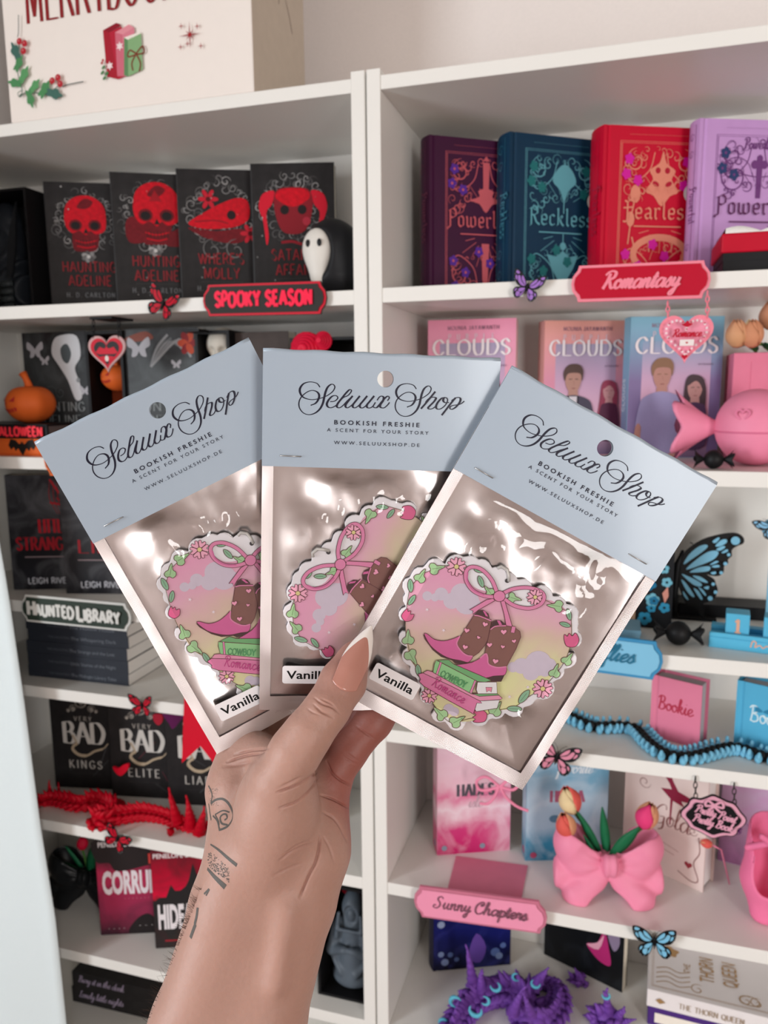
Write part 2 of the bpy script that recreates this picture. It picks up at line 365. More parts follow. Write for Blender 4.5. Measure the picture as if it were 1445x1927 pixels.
SCR = {
 'a': (1.0, [[(.72,.8),(.45,1),(.12,.62),(.18,.1),(.42,.04),(.7,.5),(.8,1)], [(.8,1),(.74,.35),(.85,.03),(1.12,.3)]]),
 'b': (.85, [[(0,.2),(.35,1.2),(.48,1.85),(.32,2.0),(.2,1.3),(.18,.25),(.42,0),(.72,.35),(.62,.9),(.9,.8)]]),
 'c': (.8, [[(.68,.8),(.5,1),(.2,.8),(.08,.4),(.28,.02),(.55,.06),(.88,.35)]]),
 'e': (.8, [[(0,.25),(.35,.4),(.64,.75),(.5,1),(.22,.82),(.1,.4),(.28,.02),(.55,.08),(.88,.35)]]),
 'f': (.6, [[(0,.15),(.38,1.1),(.58,1.85),(.42,2.0),(.28,1.4),(.15,-.4),(.1,-.9),(.32,-.75),(.3,.05),(.66,.35)]]),
 'h': (1.0, [[(0,.2),(.35,1.2),(.48,1.85),(.33,2.0),(.22,1.3),(.12,0)], [(.14,.4),(.42,.95),(.64,.92),(.62,.3),(.76,.02),(1.05,.3)]]),
 'i': (.52, [[(0,.3),(.22,1),(.16,.3),(.3,.02),(.56,.3)], [(.28,1.42),(.32,1.5)]]),
 'k': (.92, [[(0,.2),(.35,1.2),(.48,1.85),(.33,2.0),(.22,1.3),(.12,0)], [(.14,.4),(.45,.98),(.62,.8),(.4,.52),(.2,.48)], [(.36,.5),(.58,.1),(.74,.03),(.96,.3)]]),
 'l': (.52, [[(0,.2),(.38,1.3),(.46,1.85),(.32,2.0),(.18,1.3),(.12,.3),(.28,.02),(.56,.3)]]),
 'm': (1.22, [[(0,.6),(.16,1),(.12,0)], [(.12,.3),(.38,.98),(.52,.88),(.48,0)], [(.48,.3),(.76,.98),(.92,.88),(.86,.28),(1.0,.02),(1.26,.3)]]),
 'n': (.9, [[(0,.6),(.16,1),(.12,0)], [(.12,.3),(.4,.98),(.58,.9),(.54,.28),(.68,.02),(.94,.3)]]),
 'o': (.82, [[(.45,1),(.16,.82),(.08,.4),(.32,.02),(.62,.25),(.64,.8),(.45,1),(.5,.78),(.88,.82)]]),
 'p': (.88, [[(0,.5),(.2,1),(.12,-.9)], [(.14,.4),(.42,.96),(.7,.75),(.62,.18),(.34,.02),(.16,.2)], [(.5,.04),(.92,.3)]]),
 'r': (.72, [[(0,.3),(.2,1.05),(.28,.82),(.52,.94),(.46,.3),(.58,.02),(.8,.3)]]),
 's': (.66, [[(0,.2),(.36,1.02),(.42,.8),(.56,.35),(.36,.0),(.06,.12)], [(.36,.0),(.74,.3)]]),
 't': (.56, [[(0,.3),(.32,1.6),(.22,.3),(.34,.02),(.62,.3)], [(.02,1.1),(.56,1.18)]]),
 'u': (1.0, [[(0,.4),(.2,1),(.14,.3),(.28,.02),(.52,.4),(.68,1)], [(.68,1),(.62,.3),(.76,.02),(1.04,.3)]]),
 'y': (.9, [[(0,.4),(.2,1),(.14,.4),(.3,.1),(.52,.45),(.68,1)], [(.68,1),(.6,0),(.45,-.75),(.2,-.85),(.2,-.5),(.95,.3)]]),
 'w': (1.3, [[(0,.4),(.2,1),(.14,.3),(.28,.02),(.5,.4),(.62,1),(.58,.3),(.72,.02),(.95,.4),(1.0,1),(1.3,.85)]]),
 'v': (.85, [[(0,.7),(.18,1),(.24,.3),(.38,.02),(.62,.5),(.62,1),(.9,.85)]]),
 'g': (.95, [[(.72,.8),(.45,1),(.12,.62),(.18,.1),(.42,.04),(.7,.5),(.8,1)], [(.8,1),(.7,0),(.5,-.75),(.22,-.8),(.3,-.4),(1.0,.3)]]),
 'L': (.95, [[(.75,1.6),(.6,1.95),(.4,1.7),(.4,.8),(.2,.1),(.05,.15),(.3,.15),(.7,0),(1.0,.25)]]),
 'G': (1.15, [[(1.0,1.5),(.9,1.9),(.55,1.85),(.15,1.3),(.1,.5),(.4,0),(.8,.2),(.9,.75),(.5,.7)], [(.9,.75),(.85,-.3),(.5,-.6)]]),
 'd': (1.0, [[(.72,.8),(.45,1),(.12,.62),(.18,.1),(.42,.04),(.7,.6),(.9,1.95)], [(.9,1.95),(.74,.35),(.85,.03),(1.12,.3)]]),
 'S': (1.25, [[(1.05,1.6),(.8,1.95),(.45,1.75),(.45,1.35),(.75,.95),(.8,.4),(.45,0),(.05,.15),(.1,.5),(.35,.45)]]),
 'R': (1.3, [[(.45,1.7),(.4,.9),(.2,0)], [(.0,1.5),(.2,1.8),(.6,1.95),(1.0,1.75),(.95,1.25),(.5,1.0),(.35,1.02)], [(.55,1.0),(.85,.4),(1.05,.05),(1.35,.2)]]),
 'C': (1.15, [[(1.0,1.5),(.9,1.9),(.55,1.85),(.15,1.3),(.1,.5),(.4,0),(.85,.1),(1.1,.45)], [(1.0,1.5),(.7,1.3),(.65,1.5),(.85,1.6)]]),
 'B': (1.15, [[(.35,1.9),(.3,1),(.15,0)], [(.0,1.6),(.3,1.95),(.8,1.85),(.8,1.25),(.4,1.02),(.85,.85),(.9,.25),(.5,0),(.1,.15)]]),
 'P': (1.1, [[(.45,1.7),(.4,.9),(.25,0),(.05,.1)], [(.0,1.4),(.2,1.8),(.65,1.95),(1.0,1.65),(.85,1.1),(.45,1.0)]]),
}
GOT = {
 'P': (.75, [['L',(.15,-.15),(.25,0),(.25,1.55),(.1,1.4)], ['L',(.25,1.5),(.5,1.7),(.72,1.45),(.72,1.0),(.45,.8),(.25,.9)], [(.25,0),(.0,-.15),(.05,-.3)]]),
 'R': (.85, [['L',(.15,-.15),(.25,0),(.25,1.55),(.1,1.4)], ['L',(.25,1.5),(.5,1.7),(.72,1.45),(.72,1.05),(.45,.85),(.25,.9)], ['L',(.45,.85),(.65,.2),(.9,.0)]]),
 'F': (.7, [['L',(.0,-.25),(.2,-.3),(.3,0),(.3,1.4),(.5,1.75)], [(.5,1.75),(.7,1.6),(.68,1.45)], ['L',(.0,.95),(.75,1.05)], [(.1,1.6),(.3,1.5)]]),
 'o': (.6, [['L',(.12,.85),(.12,.15),(.32,0),(.52,.15)], ['L',(.52,.15),(.52,.85),(.32,1),(.12,.85)]]),
 'w': (.95, [['L',(.08,1),(.14,.85),(.14,.15),(.3,0),(.46,.15)], ['L',(.46,.95),(.46,.15),(.62,0),(.84,.18)], ['L',(.84,.18),(.84,.85),(.7,1)]]),
 'e': (.55, [['L',(.5,.5),(.12,.5)], ['L',(.12,.15),(.12,.85),(.32,1),(.5,.85),(.5,.55)], ['L',(.12,.15),(.32,0),(.52,.15)]]),
 'r': (.5, [['L',(.05,.9),(.16,1),(.16,.1),(.28,0)], ['L',(.16,.8),(.36,1),(.5,.88)]]),
 'l': (.32, [['L',(.05,1.5),(.16,1.65),(.16,.15),(.3,0)]]),
 's': (.52, [['L',(.48,.85),(.3,1),(.12,.85),(.12,.6),(.48,.42),(.48,.15),(.3,0),(.08,.15)]]),
 'c': (.5, [['L',(.48,.85),(.3,1),(.12,.85),(.12,.15),(.3,0),(.5,.15)]]),
 'k': (.6, [['L',(.05,1.5),(.16,1.65),(.16,.1),(.05,0)], ['L',(.16,.5),(.42,.95),(.5,.8),(.3,.55)], ['L',(.3,.55),(.45,.15),(.6,0)]]),
 'a': (.6, [['L',(.12,.85),(.34,1),(.5,.85),(.5,.15),(.62,0)], ['L',(.5,.55),(.14,.4),(.14,.15),(.3,0),(.5,.15)]]),
 'u': (.62, [['L',(.05,.9),(.14,1),(.14,.15),(.3,0),(.5,.2)], ['L',(.5,1),(.5,.15),(.62,0)]]),
 'f': (.45, [['L',(.2,-.2),(.2,1.4),(.38,1.65),(.52,1.5)], ['L',(.02,.95),(.48,1.0)]]),
}
ROMAN = (.06, .17, nib_angle(18))
def roman(a, txt, x, y, h, mat, **k):
    nib = k.pop('nib', ROMAN); k.setdefault('serif', .07); k.setdefault('sp', .2); return a.skel(CAPS, txt, x, y, h, mat, nib, **k)
def script(a, txt, x, y, h, mat, **k):
    nib = k.pop('nib', (.09, .22, nib_script)); k.setdefault('slant', .3); k.setdefault('sp', -.05); return a.skel(SCR, txt, x, y, h, mat, nib, **k)
def gothic(a, txt, x, y, h, mat, **k):
    nib = k.pop('nib', (.05, .2, nib_angle(40))); k.setdefault('sp', .1); return a.skel(GOT, txt, x, y, h, mat, nib, **k)
def star(x, y, R, r, n=5, a0=PI/2):
    return [(x+(R if i % 2 == 0 else r)*math.cos(a0+PI*i/n), y+(R if i % 2 == 0 else r)*math.sin(a0+PI*i/n)) for i in range(2*n)]
def heart(x, y, s, rot=0.0, n=28):
    P = []
    for i in range(n):
        t = 2*PI*i/n; X = 16*math.sin(t)**3/17; Y = (13*math.cos(t)-5*math.cos(2*t)-2*math.cos(3*t)-math.cos(4*t))/17
        c, d = math.cos(rot), math.sin(rot); P.append((x+s*(X*c-Y*d), y+s*(X*d+Y*c)))
    return P
def curl(a, x, y, r, mat, w, turns=1.3, a0=0.0, sgn=1):
    P = [(x+r*(1-t*.85)*math.cos(a0+sgn*2*PI*turns*t), y+r*(1-t*.85)*math.sin(a0+sgn*2*PI*turns*t)) for t in [i/16 for i in range(17)]]
    a.stroke(P, w, mat, 2, taper=True, up=False)

# ---------------------------------------------------------------- soft solids: distance fields meshed with surface nets (numpy)
def smin(a, b, k): 
    h = np.clip(.5+.5*(b-a)/k, 0, 1); return b*(1-h)+a*h-k*h*(1-h)
def smax(a, b, k): return -smin(-a, -b, k)
def cone(P, a, b, ra, rb, s=None):          # tapered capsule; s = per-axis stretch of space
    a = np.asarray(a, float); b = np.asarray(b, float)
    if s is not None: s = np.asarray(s, float); P = P*s; a = a*s; b = b*s
    ba = b-a; pa = P-a; h = np.clip((pa@ba)/max(1e-12, ba@ba), 0, 1)
    return np.linalg.norm(pa-h[..., None]*ba, axis=-1)-(ra+(rb-ra)*h)
def ell(P, c, r):
    r = np.asarray(r, float); q = (P-np.asarray(c, float))/r; k = np.linalg.norm(q, axis=-1)
    return (k-1)*r.min()*1.0 if r.max()/r.min() < 1.01 else k*(k-1)/np.maximum(1e-9, np.linalg.norm(q/r, axis=-1))
def nets(fn, lo, hi, h):
    lo = np.asarray(lo, float); n = np.maximum(2, np.ceil((np.asarray(hi, float)-lo)/h).astype(int)+1)
    ax = [lo[i]+h*np.arange(n[i]) for i in range(3)]
    D = np.empty(n, np.float32)
    for i in range(n[0]):                    # slab by slab to keep memory small
        X, Y, Z = np.meshgrid(ax[0][i:i+1], ax[1], ax[2], indexing='ij')
        D[i] = fn(np.stack([X, Y, Z], -1))[0]
    S = D < 0
    c = [S[dx:n[0]-1+dx, dy:n[1]-1+dy, dz:n[2]-1+dz] for dx in (0, 1) for dy in (0, 1) for dz in (0, 1)]
    cnt = sum(x.astype(np.int8) for x in c); act = (cnt > 0) & (cnt < 8)
    idx = -np.ones(act.shape, np.int64); ii = np.argwhere(act); idx[act] = np.arange(len(ii))
    acc = np.zeros((len(ii), 3)); num = np.zeros(len(ii))
    for dx, dy, dz, k in [(0, y, z, 0) for y in (0, 1) for z in (0, 1)]+[(x, 0, z, 1) for x in (0, 1) for z in (0, 1)]+[(x, y, 0, 2) for x in (0, 1) for y in (0, 1)]:
        o = np.array([dx, dy, dz]); e = np.zeros(3, int); e[k] = 1
        A = ii+o; Bq = A+e; va = D[A[:, 0], A[:, 1], A[:, 2]]; vb = D[Bq[:, 0], Bq[:, 1], Bq[:, 2]]
        cr_ = (va < 0) != (vb < 0); t = np.where(cr_, va/np.where(va == vb, 1, va-vb), 0)
        acc += np.where(cr_[:, None], A+t[:, None]*e, 0); num += cr_
    V = lo+h*acc/num[:, None]; F = []
    for k in range(3):
        e = np.zeros(3, int); e[k] = 1; a, b = [(1, 2), (2, 0), (0, 1)][k]
        sl0 = tuple(slice(0, n[i]-1) if i == k else slice(1, n[i]-1) for i in range(3))
        sl1 = tuple(slice(1, n[i]) if i == k else slice(1, n[i]-1) for i in range(3))
        s0, s1 = S[sl0], S[sl1]; off = np.array([0 if i == k else 1 for i in range(3)])
        for inside in (True, False):
            q = np.argwhere((s0 != s1) & (s0 == inside))+off
            ea = np.zeros(3, int); ea[a] = 1; eb = np.zeros(3, int); eb[b] = 1
            g = lambda v: idx[v[:, 0], v[:, 1], v[:, 2]]
            quad = np.stack([g(q-ea-eb), g(q-eb), g(q), g(q-ea)], 1)
            F.append(quad if inside else quad[:, ::-1])
    return V, np.concatenate(F)
def soft(name, fn, lo, hi, h, mat, parent=None, loc=None, rot=None, xf=None):
    V, F = nets(fn, lo, hi, h)
    if xf is not None: V = xf(V)
    me = bpy.data.meshes.new(name); me.vertices.add(len(V)); me.vertices.foreach_set('co', V.astype(np.float32).ravel())
    me.loops.add(F.size); me.loops.foreach_set('vertex_index', F.astype(np.int32).ravel())
    me.polygons.add(len(F)); me.polygons.foreach_set('loop_start', np.arange(0, F.size, 4, dtype=np.int32))
    me.polygons.foreach_set('use_smooth', np.ones(len(F), bool))
    me.update(calc_edges=True); me.validate()
    for m in (mat if isinstance(mat, list) else [mat]): me.materials.append(m)
    return link(name, me, parent, loc, rot)

# ================================================================ the room
WHITE = M('white_laminate', '#efece7', .35, var=.015, scale=8)
WALLM = M('cream_wall_paint', '#f0e7e3', .9, var=.03, bump=.12, scale=220)
MAUVE = M('mauve_wall_paint', '#ecdcd6', .9, var=.04, bump=.1, scale=200)
FLOORM = M('oak_floor', '#5f4a3a', .5, var=.12, scale=14)
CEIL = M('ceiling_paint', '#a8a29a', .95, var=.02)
def wallbox(name, a, b, mat):
    return struct(MB().box(a[0], b[0], a[1], b[1], a[2], b[2]).build(name, mat))
wallbox('floor', (-1.6, -3.2, -.05), (3.2, .4, 0), FLOORM)
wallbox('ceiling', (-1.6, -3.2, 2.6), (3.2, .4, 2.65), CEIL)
wallbox('wall_back', (-1.6, .29, 0), (3.2, .4, 2.6), WALLM)
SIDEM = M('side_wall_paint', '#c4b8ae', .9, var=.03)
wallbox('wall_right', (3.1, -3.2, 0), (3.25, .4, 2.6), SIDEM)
_w = MB()                                   # rear wall with a window opening
_w.box(-1.6, 1.75, -3.2, -3.08, 0, 2.6).box(2.65, 3.2, -3.2, -3.08, 0, 2.6).box(1.75, 2.65, -3.2, -3.08, 0, .75).box(1.75, 2.65, -3.2, -3.08, 2.35, 2.6)
struct(_w.build('wall_rear', MAUVE))
_w = MB().box(-1.65, -1.53, -1.5, .4, 0, 2.6).box(-1.65, -1.53, -3.2, -2.7, 0, 2.6).box(-1.65, -1.53, -2.7, -1.5, 0, .75).box(-1.65, -1.53, -2.7, -1.5, 2.35, 2.6)
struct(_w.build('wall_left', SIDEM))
FRAME = M('window_frame_paint', '#f0eeea', .4, var=.01)
PANE = bpy.data.materials.new('daylit_pane'); PANE.use_nodes = True
_p = PANE.node_tree.nodes['Principled BSDF']; _p.inputs['Base Color'].default_value = (.8, .85, .9, 1)
_p.inputs['Roughness'].default_value = .05; _p.inputs['Transmission Weight'].default_value = 1
def window(n, w, loc, rz):
    f = MB().box(0, .05, -.03, .03, 0, 1.6).box(w-.05, w, -.03, .03, 0, 1.6).box(.05, w-.05, -.03, .03, 0, .05).box(.05, w-.05, -.03, .03, 1.55, 1.6).box(w/2-.025, w/2+.025, -.03, .03, .05, 1.55)
    o = struct(f.build('window_%d' % n, FRAME, None, False, loc, (0, 0, rz)))
    mesh('pane', [(.05, 0, .05), (w-.05, 0, .05), (w-.05, 0, 1.55), (.05, 0, 1.55)], [(0, 1, 2, 3)], PANE, o)
window(1, .9, (1.75, -3.13, .75), 0); window(2, 1.2, (-1.6, -2.7, .75), PI/2)
struct(MB().box(-1.53, -.8, .275, .29, 0, .09).build('baseboard_left', FRAME))

# ---------------------------------------------------------------- the two bookcases
PT, BT = .018, .0185                         # side panel and board thickness
LZ = dict(top=.381, a=.1275, b=-.0978, c=-.3275, d=-.4695, e=-.704, f=-.940, g=-1.175, h=-1.56)
RZ = dict(top=.381, a=.1285, b=-.0978, c=-.3272, d=-.4695, e=-.7045, f=-.940, g=-1.175, h=-1.56)
LZ = {k: v+ZF for k, v in LZ.items()}; RZ = {k: v+ZF for k, v in RZ.items()}
def bookcase(label, x0, x1, zs):
    t = thing('bookcase', label, 'bookcase', ((x0+x1)/2, .14, 0), 0, 'pair of white bookcases'); cx = (x0+x1)/2; w = (x1-x0)/2
    top = zs['top']+.008
    for sx in (-1, 1):
        a, b = (-w, -w+PT) if sx < 0 else (w-PT, w)
        MB().box(a, b, -.14, .14, 0, top).build('side_panel', WHITE, t, bevel=.0006, seg=1)
    for k, z in zs.items():
        th = .0165 if k == 'top' else BT
        MB().box(-w+PT, w-PT, -.139, .0995, z-th, z).build('shelf_board', WHITE, t, bevel=.0008, seg=2)
    MB().box(-w+PT, w-PT, .1, .106, .06, top-.009).build('back_panel', WHITE, t)
    MB().box(-w+PT, w-PT, -.125, -.11, 0, .06).build('plinth', WHITE, t)
    return t
bookcase('white bookcase on the left, holding the black and red books', -.784, -.0012, LZ)
bookcase('white bookcase on the right, holding the pink, purple and blue books', .0012, .784, RZ)

# ---------------------------------------------------------------- curtain at the far left
CURT = M('white_curtain_cloth', '#eefaff', .85, var=.02, bump=.25, scale=500)
def curtain():
    edge = [(2.30, -.60), (1.80, -.60)]
    rows = []
    tops = [(0, 956), (26, 1107), (55, 1310), (84, 1543), (112, 1726), (131, 1927)]
    P = [B(x, y, -.035) for x, y in tops]
    prof = [(2.45, P[0].x-.16)]+[(p.z, p.x) for p in P]+[(P[-1].z-.45, P[-1].x+.05), (.03, P[-1].x+.07)]
    V = []; F = []; NZ = 60; NX = 64
    for i in range(NZ+1):
        z = 2.45+(.03-2.45)*i/NZ
        for k in range(len(prof)-1):
            if prof[k][0] >= z >= prof[k+1][0]:
                q = (prof[k][0]-z)/(prof[k][0]-prof[k+1][0]); xe = prof[k][1]*(1-q)+prof[k+1][1]*q
        for j in range(NX+1):
            u = j/NX; x = xe+(-1.42-xe)*u
            y = -.045+.02*math.cos(u*24)*(1-math.exp(-u*9))-.012*math.sin(u*11+z)-.05*u
            if u < .05: y += .01*(1-u/.05)
            V.append((x, y, z))
    for i in range(NZ):
        for j in range(NX):
            a = i*(NX+1)+j; F.append((a, a+NX+1, a+NX+2, a+1))
    o = mesh('curtain', V, F, CURT, None, None, True)
    q = o.modifiers.new('Solidify', 'SOLIDIFY'); q.thickness = .0015
    tag(o, 'white cloth curtain hanging down the left edge beside the bookcase', 'curtain')
curtain()

# ---------------------------------------------------------------- printed gift box on top of the left bookcase
def gift_box():
    x0, x1 = -.533, -.151; z0 = LZ['top']; hh = .40; dp = .175
    t = thing('gift_box', 'large white printed box with red lettering standing on top of the left bookcase', 'box', (x0, .001, z0))
    w = x1-x0
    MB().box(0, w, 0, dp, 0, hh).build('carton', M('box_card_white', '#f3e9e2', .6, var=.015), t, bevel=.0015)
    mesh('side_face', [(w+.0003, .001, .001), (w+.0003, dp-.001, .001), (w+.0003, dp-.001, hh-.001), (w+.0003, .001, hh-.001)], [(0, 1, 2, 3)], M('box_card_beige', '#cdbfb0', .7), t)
    def L(px, py): p = B(px, py, 0); return (p.x-x0, p.z-z0)
    A = Art(.00006)
    red = '#8c1f24'
    # condensed display capitals along the slanting baseline
    p0 = L(48, 40); p1 = L(205, 22); ang = math.atan2(p1[1]-p0[1], p1[0]-p0[0])*0
    hcap = .075
    roman(A, 'MERRY', L(50, 36)[0], L(110, 33)[1], hcap, red, xs=.42, nib=(.025, .075, nib_angle(10)), serif=.035, sp=.2, align='l')
    roman(A, 'BOOKMAS', L(203, 12)[0], L(230, 13)[1], hcap, red, xs=.42, nib=(.025, .075, nib_angle(10)), serif=.035, align='l', sp=.2)
    # three upright books
    def poly(P, m, **k): A.poly([L(*p) for p in P], m, **k)
    poly([(195, 58), (207, 62), (224, 150), (203, 145)], '#a8192d'); poly([(195, 58), (220, 44), (230, 48), (207, 62)], '#8f1226')
    poly([(207, 62), (230, 50), (247, 140), (224, 150)], '#b61f38')
    poly([(218, 62), (232, 66), (237, 145), (222, 144)], '#cf6a7c'); poly([(218, 62), (244, 47), (254, 53), (232, 66)], '#e2909c'); poly([(232, 66), (254, 53), (258, 134), (237, 145)], '#d97f90')
    poly([(235, 72), (242, 76), (243, 145), (235, 143)], '#5f8a5c'); poly([(242, 76), (267, 64), (270, 132), (243, 145)], '#86ad7b'); poly([(235, 72), (262, 62), (267, 64), (242, 76)], '#f0e8dc')
    for x, y in [(208, 125), (227, 88)]: A.poly(star(*L(x, y), .006, .003, 6), '#f6dfe0')
    for P in ([(258, 102), (246, 96), (243, 108), (258, 104)], [(258, 102), (270, 88), (273, 100), (258, 104)], [(257, 104), (250, 120), (252, 134)], [(259, 104), (266, 120), (264, 136)]):
        A.stroke([L(*p) for p in P], .002, '#7a3a26', 6)
    for x, y in [(197, 128), (195, 138), (199, 148), (203, 140)]: A.disc(*L(x, y), .0035, '#4f7d4f', 8, .002, .6)
    A.disc(*L(194, 120), .0018, '#b11f2d', 8); A.disc(*L(196, 115), .0018, '#b11f2d', 8)
    # sparkle
    cx, cy = L(359, 67)
    for k in range(8):
        a = PI*k/4; r = .0085 if k % 2 else .0165
        A.poly([(cx+.0011*math.cos(a+PI/2), cy+.0011*math.sin(a+PI/2)), (cx+r*math.cos(a), cy+r*math.sin(a)), (cx-.0011*math.cos(a+PI/2), cy-.0011*math.sin(a+PI/2))], '#a85a5c', up=False)
    A.up(); A.disc(cx, cy, .0025, '#a01c22', 10)
    for x, y in [(373, 51), (342, 90), (343, 51), (380, 88), (355, 84)]: A.poly(star(*L(x, y), .0045, .001, 4), '#b06a68')
    # holly corner
    A.stroke([L(*p) for p in [(38, 30), (38, 62), (36, 72)]], .0012, '#3e4a4a', 4)
    A.stroke([L(*p) for p in [(40, 85), (36, 110), (37, 140), (45, 172), (40, 182), (48, 178), (60, 174), (90, 178), (115, 162)]], .0014, '#45604e', 6)
    A.stroke([L(*p) for p in [(120, 165), (130, 161), (160, 155)]], .0012, '#3e4a4a', 4)
    def leaf(x, y, s, a, m):
        c = L(x, y); P = []
        for i in range(20):
            q = 2*PI*i/20; r = 1+.22*(math.cos(q*5)); X = s*math.cos(q)*r; Y = .48*s*math.sin(q)*r
            P.append((c[0]+X*math.cos(a)-Y*math.sin(a), c[1]+X*math.sin(a)+Y*math.cos(a)))
        A.poly(P, m)
    for x, y, s, a, m in [(33, 100, .013, 2.0, '#41695f'), (38, 122, .011, .9, '#4d8a58'), (48, 143, .012, .9, '#5b9a63'), (32, 158, .011, 2.9, '#4d8a58'), (68, 164, .011, .7, '#5b9a63'), (60, 186, .012, -1.3, '#4d8a58'), (87, 170, .013, .8, '#4d8a58'), (105, 178, .013, -.3, '#41695f')]: leaf(x, y, s, a, m)
    for x, y in [(40, 80), (50, 84), (48, 98), (102, 154), (113, 148), (117, 160)]: A.disc(*L(x, y), .0045, '#b3202e', 12); A.disc(L(x, y)[0]-.001, L(x, y)[1]+.001, .001, '#e59a9a', 6)
    A.stroke([L(*p) for p in [(45, 172), (38, 178), (42, 185), (48, 178)]], .001, '#45604e', 6)
    A.build('front_print', t, (0, -.0003, 0))
    S = Art(.00006)                          # line drawing of a bow on the side face
    for P in ([(.09, .17), (.075, .23), (.10, .26), (.12, .22), (.09, .17)], [(.095, .175), (.12, .14), (.13, .12)], [(.09, .17), (.085, .14)], [(.10, .26), (.125, .24), (.13, .215)], [(.085, .19), (.1, .24)]):
        S.stroke(P, .0014, '#6b5248', 6)
    S.build('side_print', t, (w+.0004, 0, 0), (0, 0, PI/2))
gift_box()

# ================================================================ books
PAGES = M('book_pages', '#e9e0d0', .8, var=.08, bump=.3, scale=400)
PAGESW = M('book_pages_white', '#eeeae6', .8, var=.05, bump=.3, scale=400)
def book(label, P0, P1, h, t, cover, art=None, group=None, rnd=0.0, over=.0, name='book', cat='book', pages=PAGES, lean=0.0, side=None, spine=None, w=None, ang=None):
    P0 = Vector(P0); P1 = Vector(P1); d = P1-P0; w = w or math.hypot(d.x, d.y)
    root = thing(name, label, cat, P0, math.atan2(d.y, d.x) if ang is None else ang, group)
    root.rotation_euler[0] = lean
    c = .0018 if over else .0006
    prof = [(w, 0), (.010 if rnd else .002, 0)]
    if rnd: prof += [(.007, .0012), (.004, 0)]+[(-rnd*math.sin(PI*k/8)*.6, t*k/8) for k in range(9)]+[(.004, t), (.007, t-.0012), (.010, t)]
    else: prof += [(0, .0006), (0, t-.0006), (.002, t)]
    prof += [(w, t)]
    n = len(prof); inn = []
    for i, (x, y) in enumerate(prof):        # inner skin of the cover
        X = max(x, (c if not rnd else 0)+0) if 0 < i < n-1 else x
        cxm, cym = w/2, t/2; Y = y+(c if y < t/2 else -c) if (x > .0015) else y
        inn.append((x+c if x <= .0015 else x, min(max(Y, c), t-c)))
    V = []; F = []
    for z in (0, h):
        V += [(x, y, z) for x, y in prof]+[(x, y, z) for x, y in inn]
    m = 2*n
    for i in range(n-1):
        F.append((i+1, i, m+i, m+i+1)); F.append((n+i, n+i+1, m+n+i+1, m+n+i))
        F.append((i, i+1, n+i+1, n+i)); F.append((m+i+1, m+i, m+n+i, m+n+i+1))
    F.append((0, n, m+n, m)); F.append((n-1, m+n-1, m+2*n-1, 2*n-1))
    mesh('cover', V, F, cover, root)
    MB().box(max(.003, 0), w-over-.0008, c+.0001, t-c-.0001, over+.0004, h-over-.0008).build('pages', pages, root)
    if art:
        A = Art(); art(A, w, h); A.build('cover_print', root, (0, -.00012, 0))
    if spine:
        A = Art(); spine(A, t, h); A.build('spine_print', root, (-.00012-(rnd*.6 if rnd else 0), t, 0), (0, 0, -PI/2))
    return root
BLK = M('black_cover', '#262425', .42, var=.45, scale=70)
BLKM = M('soft_black', '#17171a', .5, var=.1)

def skull(A, x, y, s, hi, dk, eye, rot=0.0):
    def T(p): return (x+s*(p[0]*math.cos(rot)-p[1]*math.sin(rot)), y+s*(p[0]*math.sin(rot)+p[1]*math.cos(rot)))
    A.T = T
    A.poly([(-.62,-.3),(-.6,-1.15),(-.1,-1.25),(.45,-1.15),(.62,-.4),(.6,0),(-.6,0)], dk, 5)
    A.poly([(-.95,.25),(-.8,.9),(-.3,1.25),(.35,1.25),(.85,.85),(.95,.2),(.85,-.3),(.45,-.45),(.2,-.3),(0,-.5),(-.3,-.3),(-.6,-.42),(-.85,-.2)], hi, 5)
    A.poly([(-.35,.75),(0,1.15),(.4,1.0),(.1,.7)], dk, 4)
    for ex in (-.45, .42):
        A.disc(ex, -.05, .3, dk, 14, .26); A.disc(ex, -.07, .21, eye, 14, .18)
    A.poly([(-.12,-.42),(0,-.18),(.13,-.42)], eye); A.stroke([(-.5,-.75),(-.05,-.85),(.48,-.74)], .06*s, hi, 5); A.stroke([(-.45,-1.0),(0,-1.08),(.4,-1.0)], .05*s, hi, 5)
    for k in range(7): A.stroke([(-.42+.14*k,-.7),(-.41+.14*k,-.95)], .025*s, eye, 0, up=False)
    A.up(); A.T = None
GREYS = ['#6d6a6a', '#8a8888', '#575556', '#a09d9c']
def filigree(A, cx, cy, rx, ry, n, seed, w=.0011, cols=GREYS):
    rnd = random.Random(seed)
    for i in range(n):
        a = 2*PI*i/n+rnd.uniform(-.1, .1); r = rnd.uniform(.86, 1.12)
        curl(A, cx+rx*r*math.cos(a), cy+ry*r*math.sin(a), rnd.uniform(.004, .010), rnd.choice(cols), w*rnd.uniform(.6, 1.6), rnd.uniform(.6, 1.3), rnd.uniform(0, 6), rnd.choice((-1, 1)))
    A.up()
def dots(A, w, h, n, seed, cols=GREYS, r=.0008):
    rnd = random.Random(seed)
    for i in range(n): A.disc(rnd.uniform(.05, .95)*w, rnd.uniform(.1, .97)*h, r*rnd.uniform(.5, 2), rnd.choice(cols), 6)
RED1 = M('skull_red', '#c8001c', .5, var=.5, scale=150); RED2 = M('skull_dark_red', '#6d0f1a', .55, var=.5, scale=170)
